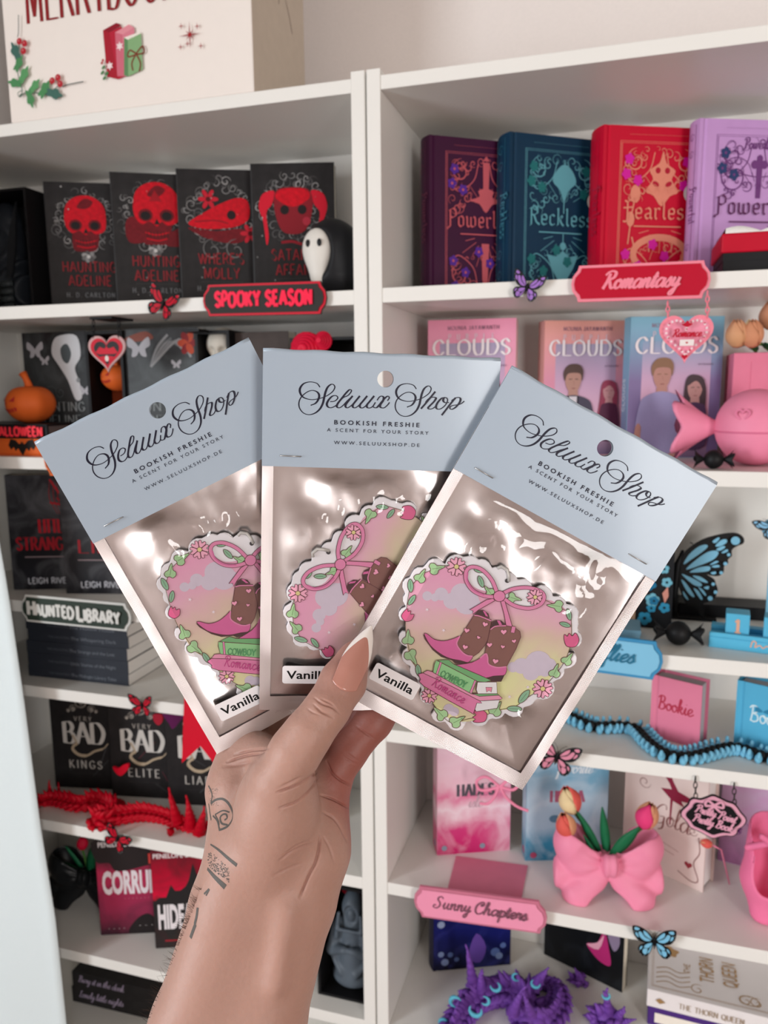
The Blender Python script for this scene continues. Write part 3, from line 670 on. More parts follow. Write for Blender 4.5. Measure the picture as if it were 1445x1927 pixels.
def art_red(kind, l1, l2, author='H. D. CARLTON'):
    def f(A, w, h):
        cx, cy = w*.5, h*.69
        filigree(A, cx, cy, w*.38, h*.2, 34, kind*7+1); filigree(A, cx, cy+h*.06, w*.3, h*.17, 20, kind*5+2)
        if kind == 1: skull(A, cx-.002, cy, w*.27, RED1, RED2, '#1c1416')
        if kind == 2:
            A.poly([(w*.15,h*.6),(w*.2,h*.68),(w*.35,h*.67),(w*.4,h*.52),(w*.2,h*.5)], RED2, 4); A.poly([(w*.62,h*.55),(w*.9,h*.63),(w*.9,h*.5),(w*.65,h*.48)], RED2, 4)
            skull(A, cx+.004, cy+.004, w*.29, RED1, RED2, '#1c1416'); A.poly([(w*.45,h*.8),(w*.52,h*.88),(w*.6,h*.8)], '#a0101f')
        if kind == 3:
            A.poly([(w*.12,h*.62),(w*.3,h*.69),(w*.48,h*.75),(w*.7,h*.8),(w*.84,h*.78),(w*.85,h*.66),(w*.7,h*.6),(w*.45,h*.58),(w*.25,h*.585)], RED1, 4)
            A.poly([(w*.13,h*.59),(w*.45,h*.565),(w*.72,h*.585),(w*.86,h*.55),(w*.7,h*.48),(w*.4,h*.5),(w*.2,h*.55)], RED2, 4)
            A.disc(w*.64, h*.68, w*.055, '#221216', 12); A.stroke([(w*.2,h*.63),(w*.45,h*.64),(w*.6,h*.62)], .0022, '#8d0f1c', 5)
            for X, Y in [(w*.37,h*.79),(w*.86,h*.55)]:
                for k in range(6): a = k*PI/3; A.disc(X+.009*math.cos(a), Y+.009*math.sin(a), .007, '#c41a30', 8, .0035, a)
                A.disc(X, Y, .004, '#5a0d16', 8)
            for X in (w*.4, w*.68): curl(A, X, h*.43, .017, '#6f6d6d', .002, 1.2, 1.5, 1)
        if kind == 4:
            for sx in (-1, 1):
                A.poly([(cx+sx*w*.22,h*.81),(cx+sx*w*.36,h*.79),(cx+sx*w*.41,h*.7),(cx+sx*w*.36,h*.6),(cx+sx*w*.33,h*.44 if sx < 0 else h*.56),(cx+sx*w*.3,h*.5 if sx<0 else h*.57),(cx+sx*w*.32,h*.66),(cx+sx*w*.25,h*.72)], '#d0142e', 4)
            A.poly([(cx-w*.23,h*.74),(cx-w*.18,h*.82),(cx,h*.835),(cx+w*.18,h*.82),(cx+w*.24,h*.74),(cx+w*.2,h*.6),(cx+w*.1,h*.52),(cx-w*.1,h*.52),(cx-w*.19,h*.6)], '#841522', 4)
            A.poly([(cx-w*.2,h*.76),(cx-w*.14,h*.82),(cx+w*.14,h*.82),(cx+w*.2,h*.76),(cx,h*.7)], RED1, 4)
            for ex in (-.1, .11): A.disc(cx+w*ex, h*.68, w*.055, '#1c1416', 12)
            A.disc(cx+w*.16, h*.6, w*.05, '#a8283a', 9); A.stroke([(cx-w*.15,h*.455),(cx-w*.02,h*.46),(cx+w*.1,h*.44)], .004, '#8d1524', 5)
        if kind < 3:
            X, Y = cx, h*.445
            for k in range(7): a = k*2*PI/7; A.disc(X+.006*math.cos(a), Y+.004*math.sin(a), .006, GREYS[k % 4], 8, .004, a)
            A.disc(X, Y, .003, '#c9c6c4', 8)
        dots(A, w, h, 12, kind, ['#b5b3b3', '#7a7878'])
        for i, l in enumerate((l1, l2)):
            if l: roman(A, l, cx, h*(.33-.105*i), h*.075, '#8a222a', xs=min(.85, w*.88/(len(l)*.78*h*.075)), nib=(.02, .18, nib_angle(-42)), serif=0)
        A.sans('......................', cx, h*.2, .002, '#6b6969', width=w*.5)
        roman(A, author, cx, h*.135, h*.035, '#77777a', xs=.9, serif=.04, sp=.42, sw=.6)
    return f
GB = 'black romance paperbacks with red skulls'
def top_book(label, a, b, z, H, t, cover, art, wd=None, **k):
    """placed from the two ends of its upper edge, seen at a and b, for a height H on shelf z"""
    p = G(a[0], a[1], z+H); q = G(b[0], b[1], z+H); p.z = q.z = z
    if wd: q = p+(q-p).normalized()*wd
    return book(label, p, q, H, t, cover, art, **k)
za = LZ['a']
top_book('black paperback with a red skull, leftmost of four on the spooky season shelf', (80, 341), (207, 345), za, .21, .03, BLK, art_red(1, 'HAUNTING', 'ADELINE'), .128, group=GB)
top_book('black paperback with a red skull wearing a crown of metal plumes, second from the left', (205, 323), (333, 328), za, .21, .03, BLK, art_red(2, 'HUNTING', 'ADELINE'), .128, group=GB)
top_book('black paperback with a red bird skull, third from the left behind the spooky season sign', (330, 317), (470, 320), za, .21, .024, BLK, art_red(3, "WHERE'S", 'MOLLY'), .128, group=GB)
top_book("black paperback with a long haired red skull behind the hooded figurine", (470, 308), (627, 305), za, .21, .022, BLK, art_red(4, "SATAN'S", 'AFFAIR'), .127, group=GB)

# gothic hardbacks on the upper right shelf
def scroll_set(A, w, h, m, lw, seed):
    rnd = random.Random(seed)
    for X, Y, sx, sy in [(.22, .86, 1, 1), (.8, .86, -1, 1), (.22, .13, 1, -1), (.8, .13, -1, -1)]:
        curl(A, w*X, h*Y, w*.13, m, lw*1.6, 1.2, PI/2, sx); curl(A, w*(X-.07*sx), h*(Y-.08*sy), w*.08, m, lw*1.2, 1.1, 0, -sx)
        curl(A, w*(X+.1*sx), h*(Y+.03*sy), w*.06, m, lw*1.1, 1.0, 2, sx)
        A.stroke([(w*(X-.12*sx), h*(Y-.1*sy)), (w*(X-.02*sx), h*(Y-.14*sy)), (w*(X+.16*sx), h*(Y-.06*sy)), (w*(X+.22*sx), h*(Y+.06*sy))], lw*1.3, m, 6, up=False)
    A.up()
def rays(A, x, y, r0, r1, n, a0, a1, m, lw):
    for i in range(n):
        a = a0+(a1-a0)*i/(n-1); r = r1*(1 if i % 2 else .75)
        A.stroke([(x+r0*math.cos(a), y+r0*math.sin(a)), (x+r*math.cos(a), y+r*math.sin(a))], lw, m, 0, up=False)
    A.up()
def art_gothic(word, c, acc, kind, txt=None, white_seal=None):
    txt = txt or c
    def f(A, w, h):
        lw = .0011
        for ins in (.03, .045): A.stroke([(w*.14+ins*w, h*.035+ins*w), (w*.97-ins*w, h*.035+ins*w), (w*.97-ins*w, h*.93-ins*w), (w*.14+ins*w, h*.93-ins*w)], .0008, c, 0, True, up=False)
        A.up(); A.T = lambda p: (p[0]*.83+w*.15, p[1]*.9+h*.02)
        scroll_set(A, w, h, c, lw, kind); cx = w*.54
        rays(A, cx, h*.42, .02, .05, 9, PI+.25, 2*PI-.25, c, .0008); rays(A, cx, h*.6, .02, .045, 7, .5, PI-.5, c, .0007)
        if kind == 1:                        # sword
            A.poly([(cx-.006,h*.93),(cx+.006,h*.93),(cx+.005,h*.74),(cx-.005,h*.74)], c)
            A.poly([(cx-.006,h*.94),(cx,h*.975),(cx+.006,h*.94)], c)
            A.poly([(cx-.03,h*.66),(cx-.012,h*.69),(cx-.014,h*.73),(cx,h*.75),(cx+.014,h*.73),(cx+.012,h*.69),(cx+.03,h*.66),(cx+.012,h*.64),(cx,h*.58),(cx-.012,h*.64)], c, 3)
            A.poly([(cx-.007,h*.36),(cx+.007,h*.36),(cx+.005,h*.1),(cx,h*.03),(cx-.005,h*.1)], c)
        if kind == 2:                        # dagger and pendant
            A.stroke([(cx,h*.93),(cx,h*.56)], .0016, c, 0)
            A.poly([(cx-.022,h*.78),(cx-.014,h*.86),(cx,h*.9),(cx+.014,h*.86),(cx+.022,h*.78),(cx+.008,h*.72),(cx,h*.64),(cx-.008,h*.72)], c, 3)
            A.poly([(cx-.03,h*.27),(cx-.012,h*.255),(cx,h*.3),(cx+.012,h*.255),(cx+.03,h*.27),(cx+.02,h*.17),(cx,h*.03),(cx-.02,h*.17)], c); A.disc(cx, h*.33, .006, c, 12)
            A.stroke([(cx,h*.42),(cx,h*.3)], .0014, c, 0)
        if kind == 3:                        # jewelled finial above, crown below
            A.poly([(cx,h*.93),(cx-.006,h*.85),(cx-.022,h*.8),(cx-.016,h*.74),(cx-.028,h*.66),(cx-.014,h*.63),(cx,h*.56),(cx+.014,h*.63),(cx+.028,h*.66),(cx+.016,h*.74),(cx+.022,h*.8),(cx+.006,h*.85)], c, 3)
            for sx in (-1, 1): A.disc(cx+sx*.011, h*.71, .006, '#b0122f', 10, .0035, sx*.4); A.disc(cx+sx*.008, h*.8, .0045, '#b0122f', 10)
            P = [(cx+.045*math.cos(t), h*.235+.024*math.sin(t)) for t in [2*PI*i/24 for i in range(24)]]; A.stroke(P, .009, c, 2, True)
            for X in (-.042, -.018, .02, .043): A.stroke([(cx+X, h*.25), (cx+X*1.15, h*.35)], .0022, c, 0)
            A.stroke([(cx-.055,h*.3),(cx-.05,h*.5),(cx-.045,h*.62)], .002, c, 5); A.disc(cx-.045, h*.64, .009, c, 10, .013); A.disc(cx-.052, h*.47, .007, c, 10, .011)
        if kind == 4:
            A.stroke([(cx-.07,h*.8),(cx-.03,h*.74),(cx,h*.72),(cx+.03,h*.74),(cx+.07,h*.8)], .0013, c, 6)
            A.poly([(cx-.005,h*.83),(cx+.005,h*.83),(cx+.004,h*.58),(cx-.004,h*.58)], c); A.disc(cx-.008, h*.8, .006, c, 10); A.disc(cx+.008, h*.8, .006, c, 10); A.disc(cx, h*.84, .005, c, 10)
            script(A, 'Powerless', cx, h*.9, .008, c, slant=.1)
            A.poly([(cx-.006,h*.33),(cx+.006,h*.33),(cx+.004,h*.25),(cx-.004,h*.25)], c)
            curl(A, w*.25, h*.72, .03, c, .0016, 1.6, 0, 1)
        filigree(A, w*.5, h*.8, w*.36, h*.13, 22, kind*3+5, .0009, [c]); filigree(A, w*.5, h*.16, w*.36, h*.12, 20, kind*3+6, .0009, [c]); filigree(A, w*.2, h*.75, w*.1, h*.16, 12, kind+40, .0011, [c])
        rnd = random.Random(kind)
        for X, Y in [(.13,.87),(.1,.77),(.24,.73),(.83,.86),(.8,.7),(.12,.23),(.28,.15),(.45,.3),(.85,.15),(.15,.05),(.6,.22),(.75,.05)]:
            a = rnd.uniform(0, 6)
            A.poly([(w*X+(.0075+.0012*math.cos(5*t))*math.cos(t+a), h*Y+(.0075+.0012*math.cos(5*t))*math.sin(t+a)) for t in [2*PI*i/20 for i in range(20)]], acc)
            if kind in (1, 4): A.disc(w*X, h*Y, .0022, c, 6)
        A.T = None
        gothic(A, word, w*.56, h*.445, h*.067, txt, xs=w*.74/(len(word)*.66*h*.067))
        A.rect(w*.32, h*.395, w*.8, h*.403, txt)
        A.sans('............................................', w*.55, h*.945, .003, c, width=w*.6)
        if white_seal: A.disc(w*white_seal[0], h*white_seal[1], w*.088, '#d8d2cb', 24); A.sans('...', w*white_seal[0], h*white_seal[1]-.002, .003, '#b5aca4')
    return f
zb = RZ['a']
def spine_plain(c, word):
    def f(A, t, h):
        A.stroke([(t*.2,h*.03),(t*.8,h*.03),(t*.8,h*.97),(t*.2,h*.97)], .0007, c, 0, True)
        gothic(A, word, t*.5, h*.5, t*.32, c, rot=-PI/2)
        for Y in (.12, .25, .8, .9): curl(A, t*.5, h*Y, t*.22, c, .0009, 1.2)
    return f
PV = M('purple_cloth', '#3f0a35', .5, var=.1); TL = M('teal_cloth', '#06304a', .5, var=.1); RC = M('scarlet_cloth', '#c6002c', .5, var=.05); LV = M('lilac_cloth', '#c396cd', .5, var=.05)
GH = 'gothic romance hardbacks with foil covers'
top_book('dark purple hardback with copper foil sword, leftmost on the romantasy shelf', (808, 253), (945, 266), zb, .21, .034, PV, art_gothic('Powerless', '#d0606a', '#5a2a9a', 1, white_seal=(.96, .335)), .14, rnd=.006, over=.004, group=GH, spine=spine_plain('#7a2a50', 'Powerless'))
top_book('dark teal hardback with pale blue foil, second from the left on its shelf', (960, 247), (1104, 262), zb, .21, .036, TL, art_gothic('Reckless', '#5fa3b0', '#1d6d70', 2, white_seal=(.94, .61)), .14, rnd=.006, over=.004, group=GH, spine=spine_plain('#3c7f92', 'Reckless'))
top_book('scarlet red hardback with gold crown behind the romantasy sign', (1137, 234), (1300, 241), zb, .21, .04, RC, art_gothic('Fearless', '#e08a72', '#d4149a', 3, white_seal=(.9, .605)), .14, rnd=.006, over=.004, group=GH, spine=spine_plain('#b3203f', 'Fearless'))
top_book('lilac hardback with dark purple gothic print at the right edge', (1318, 222), (1445, 226), zb, .21, .026, LV, art_gothic('Powerful', '#6f3a78', '#2a3a68', 4, txt='#5a1f52', white_seal=(1.04, .64)), .14, rnd=.004, over=.004, group=GH, spine=spine_plain('#7b4a86', 'Powerful'))

# ---------------------------------------------------------------- three cloud romances on the right
def person_print(A, x, y, s, hair, skin, top, kind):
    """soft illustrated half figure on a cover"""
    A.T = lambda p: (x+p[0]*s, y+p[1]*s)
    if kind == 'girl': A.poly([(-.25,.95),(-.32,.4),(-.38,-.35),(-.1,-.5),(.25,-.4),(.3,.2),(.27,.8),(.0,1.05)], hair, 5)
    A.poly([(-.11,.5),(.11,.5),(.14,.2),(-.14,.2)], skin)
    if kind == 'girl': A.poly([(-.3,.1),(-.13,.28),(.13,.28),(.32,.1),(.34,-.9),(-.34,-.9)], top, 4)
    else:
        A.poly([(-.5,.02),(-.4,.18),(-.13,.3),(.13,.3),(.42,.18),(.52,-.05),(.6,-.5),(.44,-.55),(.38,-1.1),(-.42,-1.1),(-.44,-.5),(-.58,-.5)], top, 4)
        if kind == 'tee':
            A.poly([(.45,-.5),(.62,-.48),(.6,-1.0),(.2,-1.3),(.12,-1.2),(.44,-.95)], skin, 4); A.poly([(-.58,-.5),(-.45,-.5),(-.5,-1.2),(-.62,-1.2)], skin, 3)
        else:
            A.poly([(-.1,.28),(.1,.28),(.1,-.9),(-.04,-.9)], '#d9d3da'); A.stroke([(-.13,.28),(-.04,-.3),(-.05,-1.05)], .05*s, '#2c2834', 4); A.stroke([(.13,.28),(.1,-.3),(.12,-1.05)], .05*s, '#2c2834', 4)
    A.poly([(-.2,.8),(-.19,.55),(-.08,.38),(.06,.38),(.17,.55),(.19,.8),(0,.95)], skin, 5)
    if kind == 'girl':
        A.poly([(-.22,.75),(-.25,.9),(0,1.05),(.24,.9),(.24,.5),(.15,.75),(0,.88)], hair, 4)
    else: A.poly([(-.22,.66),(-.26,.88),(-.12,1.06),(.14,1.06),(.25,.9),(.22,.66),(.16,.84),(-.14,.84)], hair, 4)
    A.stroke([(-.12,.7),(-.03,.71)], .02*s, hair, 0); A.stroke([(.04,.71),(.12,.7)], .02*s, hair, 0); A.stroke([(-.04,.48),(.05,.48)], .018*s, '#8a4a4a', 0); A.stroke([(.0,.66),(.02,.57)], .012*s, '#a87a70', 0)
    A.T = None
def art_clouds(c0, c1, inner, kind):
    def f(A, w, h):
        A.rect(0.0005, 0.0005, w-.0005, h-.0005, ramp_mat('cover_sky_'+kind, [(0, c1), (.55, c1), (1, c0)], 2, 0, h))
        A.rect(w*.14, 0.001, w*.88, h*.83, ramp_mat('cover_haze_'+kind, [(0, '#7d6a8c'), (.35, '#e3b3c9'), (.7, '#caa5c4'), (1, inner)], 2, 0, h*.83))
        roman(A, 'MOUNIA JAYAWANTH', w*.52, h*.925, .0055, '#8d6478', xs=w*.62/(17*.0048), sp=.25, serif=.03)
        roman(A, 'PURPLE', w*.5, h*.855, .008, '#e6d5e2', sp=1.5, xs=.75, serif=0, nib=(.05, .14, nib_angle(0)))
        roman(A, 'CLOUDS', w*.5, h*.745, .0215, '#efe6ea', xs=w*.9/(6*.83*.0215), nib=(.05, .19, nib_angle(8)))
        if kind == 'b': person_print(A, w*.36, h*.36, h*.3, '#5a4540', '#b98d80', '#4b4658', 'suit'); person_print(A, w*.8, h*.33, h*.22, '#9a4058', '#c58f92', '#5a2a44', 'girl')
        else: person_print(A, w*.36, h*.38, h*.31, '#8d6a52', '#b8877c', '#9a94bd', 'tee'); person_print(A, w*.72, h*.32, h*.26, '#4a3a40', '#c2938f', '#55405e', 'girl')
        A.sans('EXTENDED', w*.82, h*.66, .0025, '#6a5a72', width=w*.16)
    return f
zc = RZ['b']; GC = 'cloud romance paperbacks'
PKC = M('pink_cover', '#e99ab0', .5, var=.04); PEC = M('peach_cover', '#dd9a96', .5, var=.04); BLC = M('sky_blue_cover', '#7fb0c8', .5, var=.04)
top_book('pink paperback half hidden behind the middle packet header', (805, 603), (972, 598), zc, .196, .03, PKC, art_clouds('#f09ab8', '#e2a3b8', '#a7a0bd', 'a'), group=GC)
top_book('peach paperback with a dark haired man in a suit on the cover', (1025, 603), (1163, 603), zc, .193, .028, PEC, art_clouds('#f0aa9c', '#dd93ad', '#a49db8', 'b'), .122, group=GC)
def cl_spine(A, t, h):
    A.rect(.0005, .0005, t-.0005, h-.0005, ramp_mat('spine_sky', [(0, '#7a6a92'), (.6, '#7fa5c4'), (1, '#7fb4cb')], 2, 0, h))
    roman(A, 'CLOUDS', t*.5, h*.45, t*.36, '#e4e6ee', rot=PI/2, xs=1.0)
top_book('blue paperback with a fair haired man in a lilac shirt behind the heart pendant', (1187, 596), (1364, 594.5), zc, .193, .026, BLC, art_clouds('#86bfd6', '#7f6f9c', '#8fa5c2', 'c'), group=GC, spine=cl_spine)

# ---------------------------------------------------------------- black books of the left case, second shelf
zl = LZ['b']; GHB = 'dark gothic paperbacks on the pumpkin shelf'
def art_haunt(kind, l1, l2):
    def f(A, w, h):
        A.rect(.0005, .0005, w-.0005, h-.0005, ramp_mat('haunt_cover', [(0, '#1c191c'), (.5, '#3a3e40'), (1, '#2c2a2c')], 2, 0, h, .4, '#5b6062', 30, .5))
        if kind == 1:
            A.poly([(w*.5,h*.93),(w*.62,h*.97),(w*.86,h*.96),(w*.9,h*.8),(w*.8,h*.7),(w*.86,h*.58),(w*.88,h*.46),(w*.78,h*.44),(w*.68,h*.6),(w*.56,h*.72),(w*.46,h*.82)], '#cfd0d4', 4)
            A.poly([(w*.6,h*.86),(w*.7,h*.9),(w*.76,h*.82),(w*.7,h*.74),(w*.62,h*.77)], '#4e5558', 4); A.poly([(w*.8,h*.7),(w*.85,h*.74),(w*.84,h*.66)], '#383b3e'); A.disc(w*.84, h*.6, .004, '#8d9194', 8)
            bts = [(w*.2, h*.86, .016), (w*.34, h*.77, .009), (w*.93, h*.52, .009)]
        else:
            for i in range(7): A.stroke([(w*.35,h*.7),(w*(.45+.05*i),h*(.85+.01*i)),(w*(.6+.05*i),h*(.95-.03*i))], .004, ['#9b9c9f', '#6e7073'][i % 2], 5)
            for k in range(6): a = k*PI/3; A.disc(w*.86+.008*math.cos(a), h*.88+.01*math.sin(a), .009, '#c24a2c' if k % 2 else '#8d1f24', 10, .006, a)
            A.poly([(w*.02,h*.93),(w*.3,h*.98),(w*.4,h*.92),(w*.1,h*.9)], '#8a4a3c', 4); bts = [(w*.2, h*.86, .019), (w*.7, h*.72, .008)]
        for x, y, s in bts:
            for sx in (-1, 1): A.poly([(x,y),(x+sx*s*.9,y+s*.8),(x+sx*s*1.05,y+s*.1),(x+sx*s*.6,y-s*.2),(x+sx*s*.7,y-s*.8),(x+sx*s*.2,y-s*.7)], '#b9b8bf', 3)
        curl(A, w*.4, h*.5, .012, '#5f6769', .001, 1.4); curl(A, w*.55, h*.5, .01, '#5f6769', .001, 1.4, 2)
        roman(A, l1, w*.5, h*.345, h*.075, '#8f9698', xs=w*.86/(len(l1)*.82*h*.075), nib=(.03, .17, nib_angle(5)), serif=.05)
        roman(A, l2, w*.5, h*.235, h*.075, '#8f9698', xs=w*.8/(len(l2)*.82*h*.075), nib=(.03, .17, nib_angle(5)), serif=.05)
        A.poly([(w*.1,h*.12),(w*.5,h*.2),(w*.9,h*.1),(w*.9,.001),(w*.1,.001)], '#120f11', 4); roman(A, 'H. D. CARLTON', w*.5, h*.06, h*.03, '#777b7d', xs=.9, sp=.3)
    return f
top_book('dark paperback with a white skull and moths behind the orange pumpkin', (40, 627), (163, 622), zl, .1955, .028, BLK, art_haunt(1, 'HAUNTING', 'ADELINE'), .13, group=GHB)
top_book('dark paperback with pale moths and a red rose right of the heart pendant', (232, 620), (365, 616), zl, .1955, .028, BLK, art_haunt(2, 'HUNTING', 'ADELINE'), .128, group=GHB)
def nook(label, x0, x1, z, h, Y, dp, back, name='book_nook', fr=M('nook_black', '#111012', .5, var=.05), b=.005):
    t = thing(name, label, 'decorative box', ((x0+x1)/2, Y, z)); w = (x1-x0)/2
    MB().box(-w, -w+b, 0, dp, 0, h).box(w-b, w, 0, dp, 0, h).box(-w+b, w-b, 0, dp, 0, b).box(-w+b, w-b, 0, dp, h-b, h).build('frame', fr, t)
    MB().box(-w+b, w-b, dp-.004, dp, b, h-b).build('back_board', back, t)
    return t, w
ORG = M('orange_plastic', '#e0672a', .55, var=.06); ORD = M('orange_red_recess', '#b52a2e', .6)
def pumpkin_mesh(R, seed=0):
    def f(A):
        pass
    prof = []; n = 20; m = 40; V = []; F = []
    for i in range(n+1):
        a = -PI/2+PI*i/n
        for k in range(m):
            t = 2*PI*k/m; rib = 1-.07*abs(math.sin(4*t))**.6*0-.06*(1-abs(math.sin(4*t+.3)))**2
            r = R*math.cos(a)*rib; z = R*.82*math.sin(a)-(.12*R*max(0, math.sin(a))**6)
            V.append((r*math.cos(t), r*math.sin(t), z+R*.8))
    for i in range(n):
        for k in range(m): F.append((i*m+k, i*m+(k+1) % m, (i+1)*m+(k+1) % m, (i+1)*m+k))
    return V, F
def pumpkin(label, loc, R, ry=0, cat='pumpkin', rz=0.0, parent=None, part='pumpkin'):
    if parent is None: t = thing('pumpkin_figure', label, cat, loc, rz)
    else: t = None
    V, F = pumpkin_mesh(R)
    body = mesh('body' if t else part, V, F, ORG, t or parent, None, True, None if t else loc)
    top = t or body
    zs = R*1.45
    MB().tube([(0,0,zs-.004),(-.001,-.002,zs+R*.2),(-.004,-.003,zs+R*.4),(-R*.22,-.003,zs+R*.58)], [R*.2, R*.14, R*.13, R*.17], 10).build('stem', ORG, top, True)
    fm = MB()
    def on(u, v): a = u; r = R*1.0*math.cos(v); return (r*math.sin(a), -r*math.cos(a), R*.8+R*.82*math.sin(v))
    def patch(P):
        c = (sum(p[0] for p in P)/len(P), sum(p[1] for p in P)/len(P)); k = 1.012
        pts = [tuple(x*k if i < 2 else x for i, x in enumerate(on(*p))) for p in [c]+P]
        fm.add(pts, [(0, i+1, (i+1) % len(P)+1) for i in range(len(P))])
    o = -.35
    patch([(o-.5,.42),(o-.25,.12),(o-.5,.1)]); patch([(o+.12,.12),(o+.42,.38),(o+.4,.1)]); patch([(o-.14,.08),(o-.02,.08),(o-.08,-.05)])
    for q in range(6): a = o-.45+q*.16; v = -.22-.12*math.sin(PI*(q+.5)/6); patch([(a,v+.08),(a+.14,v+.06),(a+.12,v-.1),(a+.04,v-.12)])
    fm.build('carved_face', ORD, top)
    return t or body
HB = B(60, 795, .065)
zh = zl+.027+.0225
x1 = B(105, 845, .02).x; x0 = x1-.19
t = thing('book_box', 'orange book shaped box with a black bat on its side, bottom of the halloween stack', 'box', (x0, .02, zl), 0, 'halloween book boxes')
MB().box(0, .19, 0, .11, 0, .003).box(0, .19, 0, .11, .024, .027).box(0, .19, 0, .004, .003, .024).build('cover', ORG, t, bevel=.001)
MB().box(.004, .186, .004, .106, .003, .024).build('pages', PAGES, t)
A = Art(.0004)
bx = B(42, 840, .02).x-x0
def bat(A, x, y, s, m):
    P = [(0,.22),(.06,.36),(.1,.22),(.22,.2),(.45,.42),(.8,.5),(1.0,.12),(.82,-.15),(.62,.02),(.5,-.22),(.3,-.05),(.12,-.32),(0,-.5)]
    A.poly([(x+s*a, y+s*b) for a, b in P]+[(x-s*a, y+s*b) for a, b in P[::-1][1:-1]], m)
bat(A, bx, .0135, .026, '#1d1a18'); A.build('bat', t, (0, -.0002, 0), None, .0012)
t = thing('book_box', 'black book shaped box with glowing red halloween lettering under the pumpkin', 'box', (x0-.01, .022, zl+.027), 0, 'halloween book boxes')
MB().box(0, .185, 0, .11, 0, .003).box(0, .185, 0, .11, .0195, .0225).box(0, .185, 0, .004, .003, .0195).build('cover', BLKM, t, bevel=.001)
MB().box(.004, .181, .004, .106, .003, .0195).build('pages', M('nook_grey', '#6d6362', .7), t)
A = Art(.0004); A.skel(CAPS, 'HALLOWEEN', .178, .0045, .0135, '#ff3b4a', (.22, .26, mono), align='r', xs=.93, sp=.2); A.build('lettering', t, (0, -.0002, 0), None, .001)  # raised lettering in plain bright red, no emission
pumpkin('small orange jack o lantern figure standing on the halloween book boxes', (HB.x, .066, zh), .039)
# pumpkin nook and skull nook between the books
a = B(163, 700, .1).x; b = B(233, 700, .1).x
t, w = nook('black framed box holding two carved orange pumpkins behind the heart pendant', a, b, zl, .194, .1, .06, M('nook_burnt_orange', '#8d3a1a', .7))  # back board in plain burnt orange
pumpkin('', (0.004, .028, .02), .029, parent=t); pumpkin('', (.002, .03, .1), .027, parent=t)
a = B(366, 640, .1).x; b = B(431, 640, .1).x
t, w = nook('black framed box with a pale skull behind the left packet', a, b, zl, .189, .1, .08, BLKM)
def f(P):
    d = ell(P, (0, 0, .02), (.027, .028, .026)); d = smin(d, ell(P, (0, -.008, -.012), (.017, .018, .02)), .008)
    for s in (-1, 1): d = smax(d, -ell(P, (s*.0105, -.026, .008), (.0075, .01, .0075)), .003)
    return smax(d, -ell(P, (0, -.028, -.004), (.004, .006, .007)), .002)
soft('skull', f, (-.032, -.034, -.036), (.032, .032, .05), .0022, M('bone_white', '#d9d2c6', .6, var=.12, scale=80), t, (0, .038, .15))
MB().box(-.0325, -.004, -.03, 0, .1855, .1895).build('lid', BLKM, t)
a = B(437, 640, .12).x; b = B(543, 640, .12).x
book('grey brown cloth book standing between the two packets on the pumpkin shelf', (a, .12, zl), (b, .12, zl), .186, .03, M('grey_brown_cover', '#4d4340', .6, var=.3, scale=60))
a = B(545, 640, .06).x; b = -.021
t, w = nook('low black open box with red flower inside beside the case divider', a, b, zl, .171, .06, .1, M('nook_dark', '#1b1c1e', .6), b=.004)
tb = MB()
def rose(x, z, r):
    V = MB()
    for k in range(5): V.tube([(x+r*(1-.2*k)*math.cos(q), -.001-.004*k, z+r*(1-.2*k)*math.sin(q)) for q in [2*PI*i/18 for i in range(18)]], r*.24, 8, closed=True)
    return V.ball((x, 0, z), r*.95, 10, sc=(1, .5, 1))
rose(-w+.026, .155, .02).build('flower', M('bright_red_plastic', '#e0143c', .5), t, True); rose(-w+.051, .166, .011).build('flower', M('bright_red_plastic', ''), t, True)

# ---------------------------------------------------------------- third shelf left: two dark paperbacks, then the stack of spines
zd = LZ['c']
def art_stranger(l2, k):
    def f(A, w, h):
        A.rect(.0005, .0005, w-.0005, h-.0005, ramp_mat('stranger_cover', [(0, '#25262c'), (.3, '#1c1b1f'), (1, '#333338')], 2, 0, h, .4, '#6f6f74', 26, .55))
        for i in range(5): A.stroke([(w*(.62+.05*i),h*.95),(w*(.6+.06*i),h*.8),(w*(.7+.03*i),h*.66)], .0016, '#8d1f28', 4, taper=True)
        A.stroke([(w*.62,h*.96),(w*.74,h*.84)], .004, '#c3202f', 0, taper=True); A.stroke([(w*.6,h*.76),(w*.95,h*.72)], .004, '#b01e2b', 0, taper=True); A.stroke([(w*.7,h*.8),(w*.95,h*.66)], .003, '#b01e2b', 0, taper=True)
        roman(A, 'LITTLE', w*.62, h*.5, h*.115, '#b8212f', xs=.52, nib=(.04, .2, nib_angle(0)), serif=.05)
        roman(A, l2, w*.52, h*.35, h*.11, '#a51d2a', xs=w*.86/(len(l2)*.82*h*.11), nib=(.04, .2, nib_angle(0)), serif=.05)
        A.rect(w*.2, h*.285, w*.86, h*.295, '#8d7c80'); roman(A, 'LEIGH RIVERS', w*.55, h*.055, h*.05, '#c9cbd4', xs=w*.72/(12*.75*h*.05), nib=(.12, .2, mono), serif=0)
    return f
GS = 'dark thriller paperbacks on the haunted library shelf'
book('dark paperback with red lettering at the left end above the haunted library sign', G(26, 1110, zd), G(125, 1107, zd)+Vector((.022, .006, 0)), .194, .026, BLK, art_stranger('STRANGER', 1), group=GS, ang=.33, w=.118)
book('dark paperback with red lettering right above the haunted library sign, against the left packet', G(125, 1117, zd), G(240, 1117, zd), .196, .026, BLK, art_stranger('LIES', 2), group=GS, w=.12, ang=.24)
ze = LZ['d']; GK = 'stacked black paperbacks'
lab = ['bottom', 'second from the bottom', 'third from the bottom', 'fourth from the bottom', 'top']
NVY = M('navy_black_cover', '#2b2f38', .5, var=.12)
z = ze; rnd = random.Random(4)
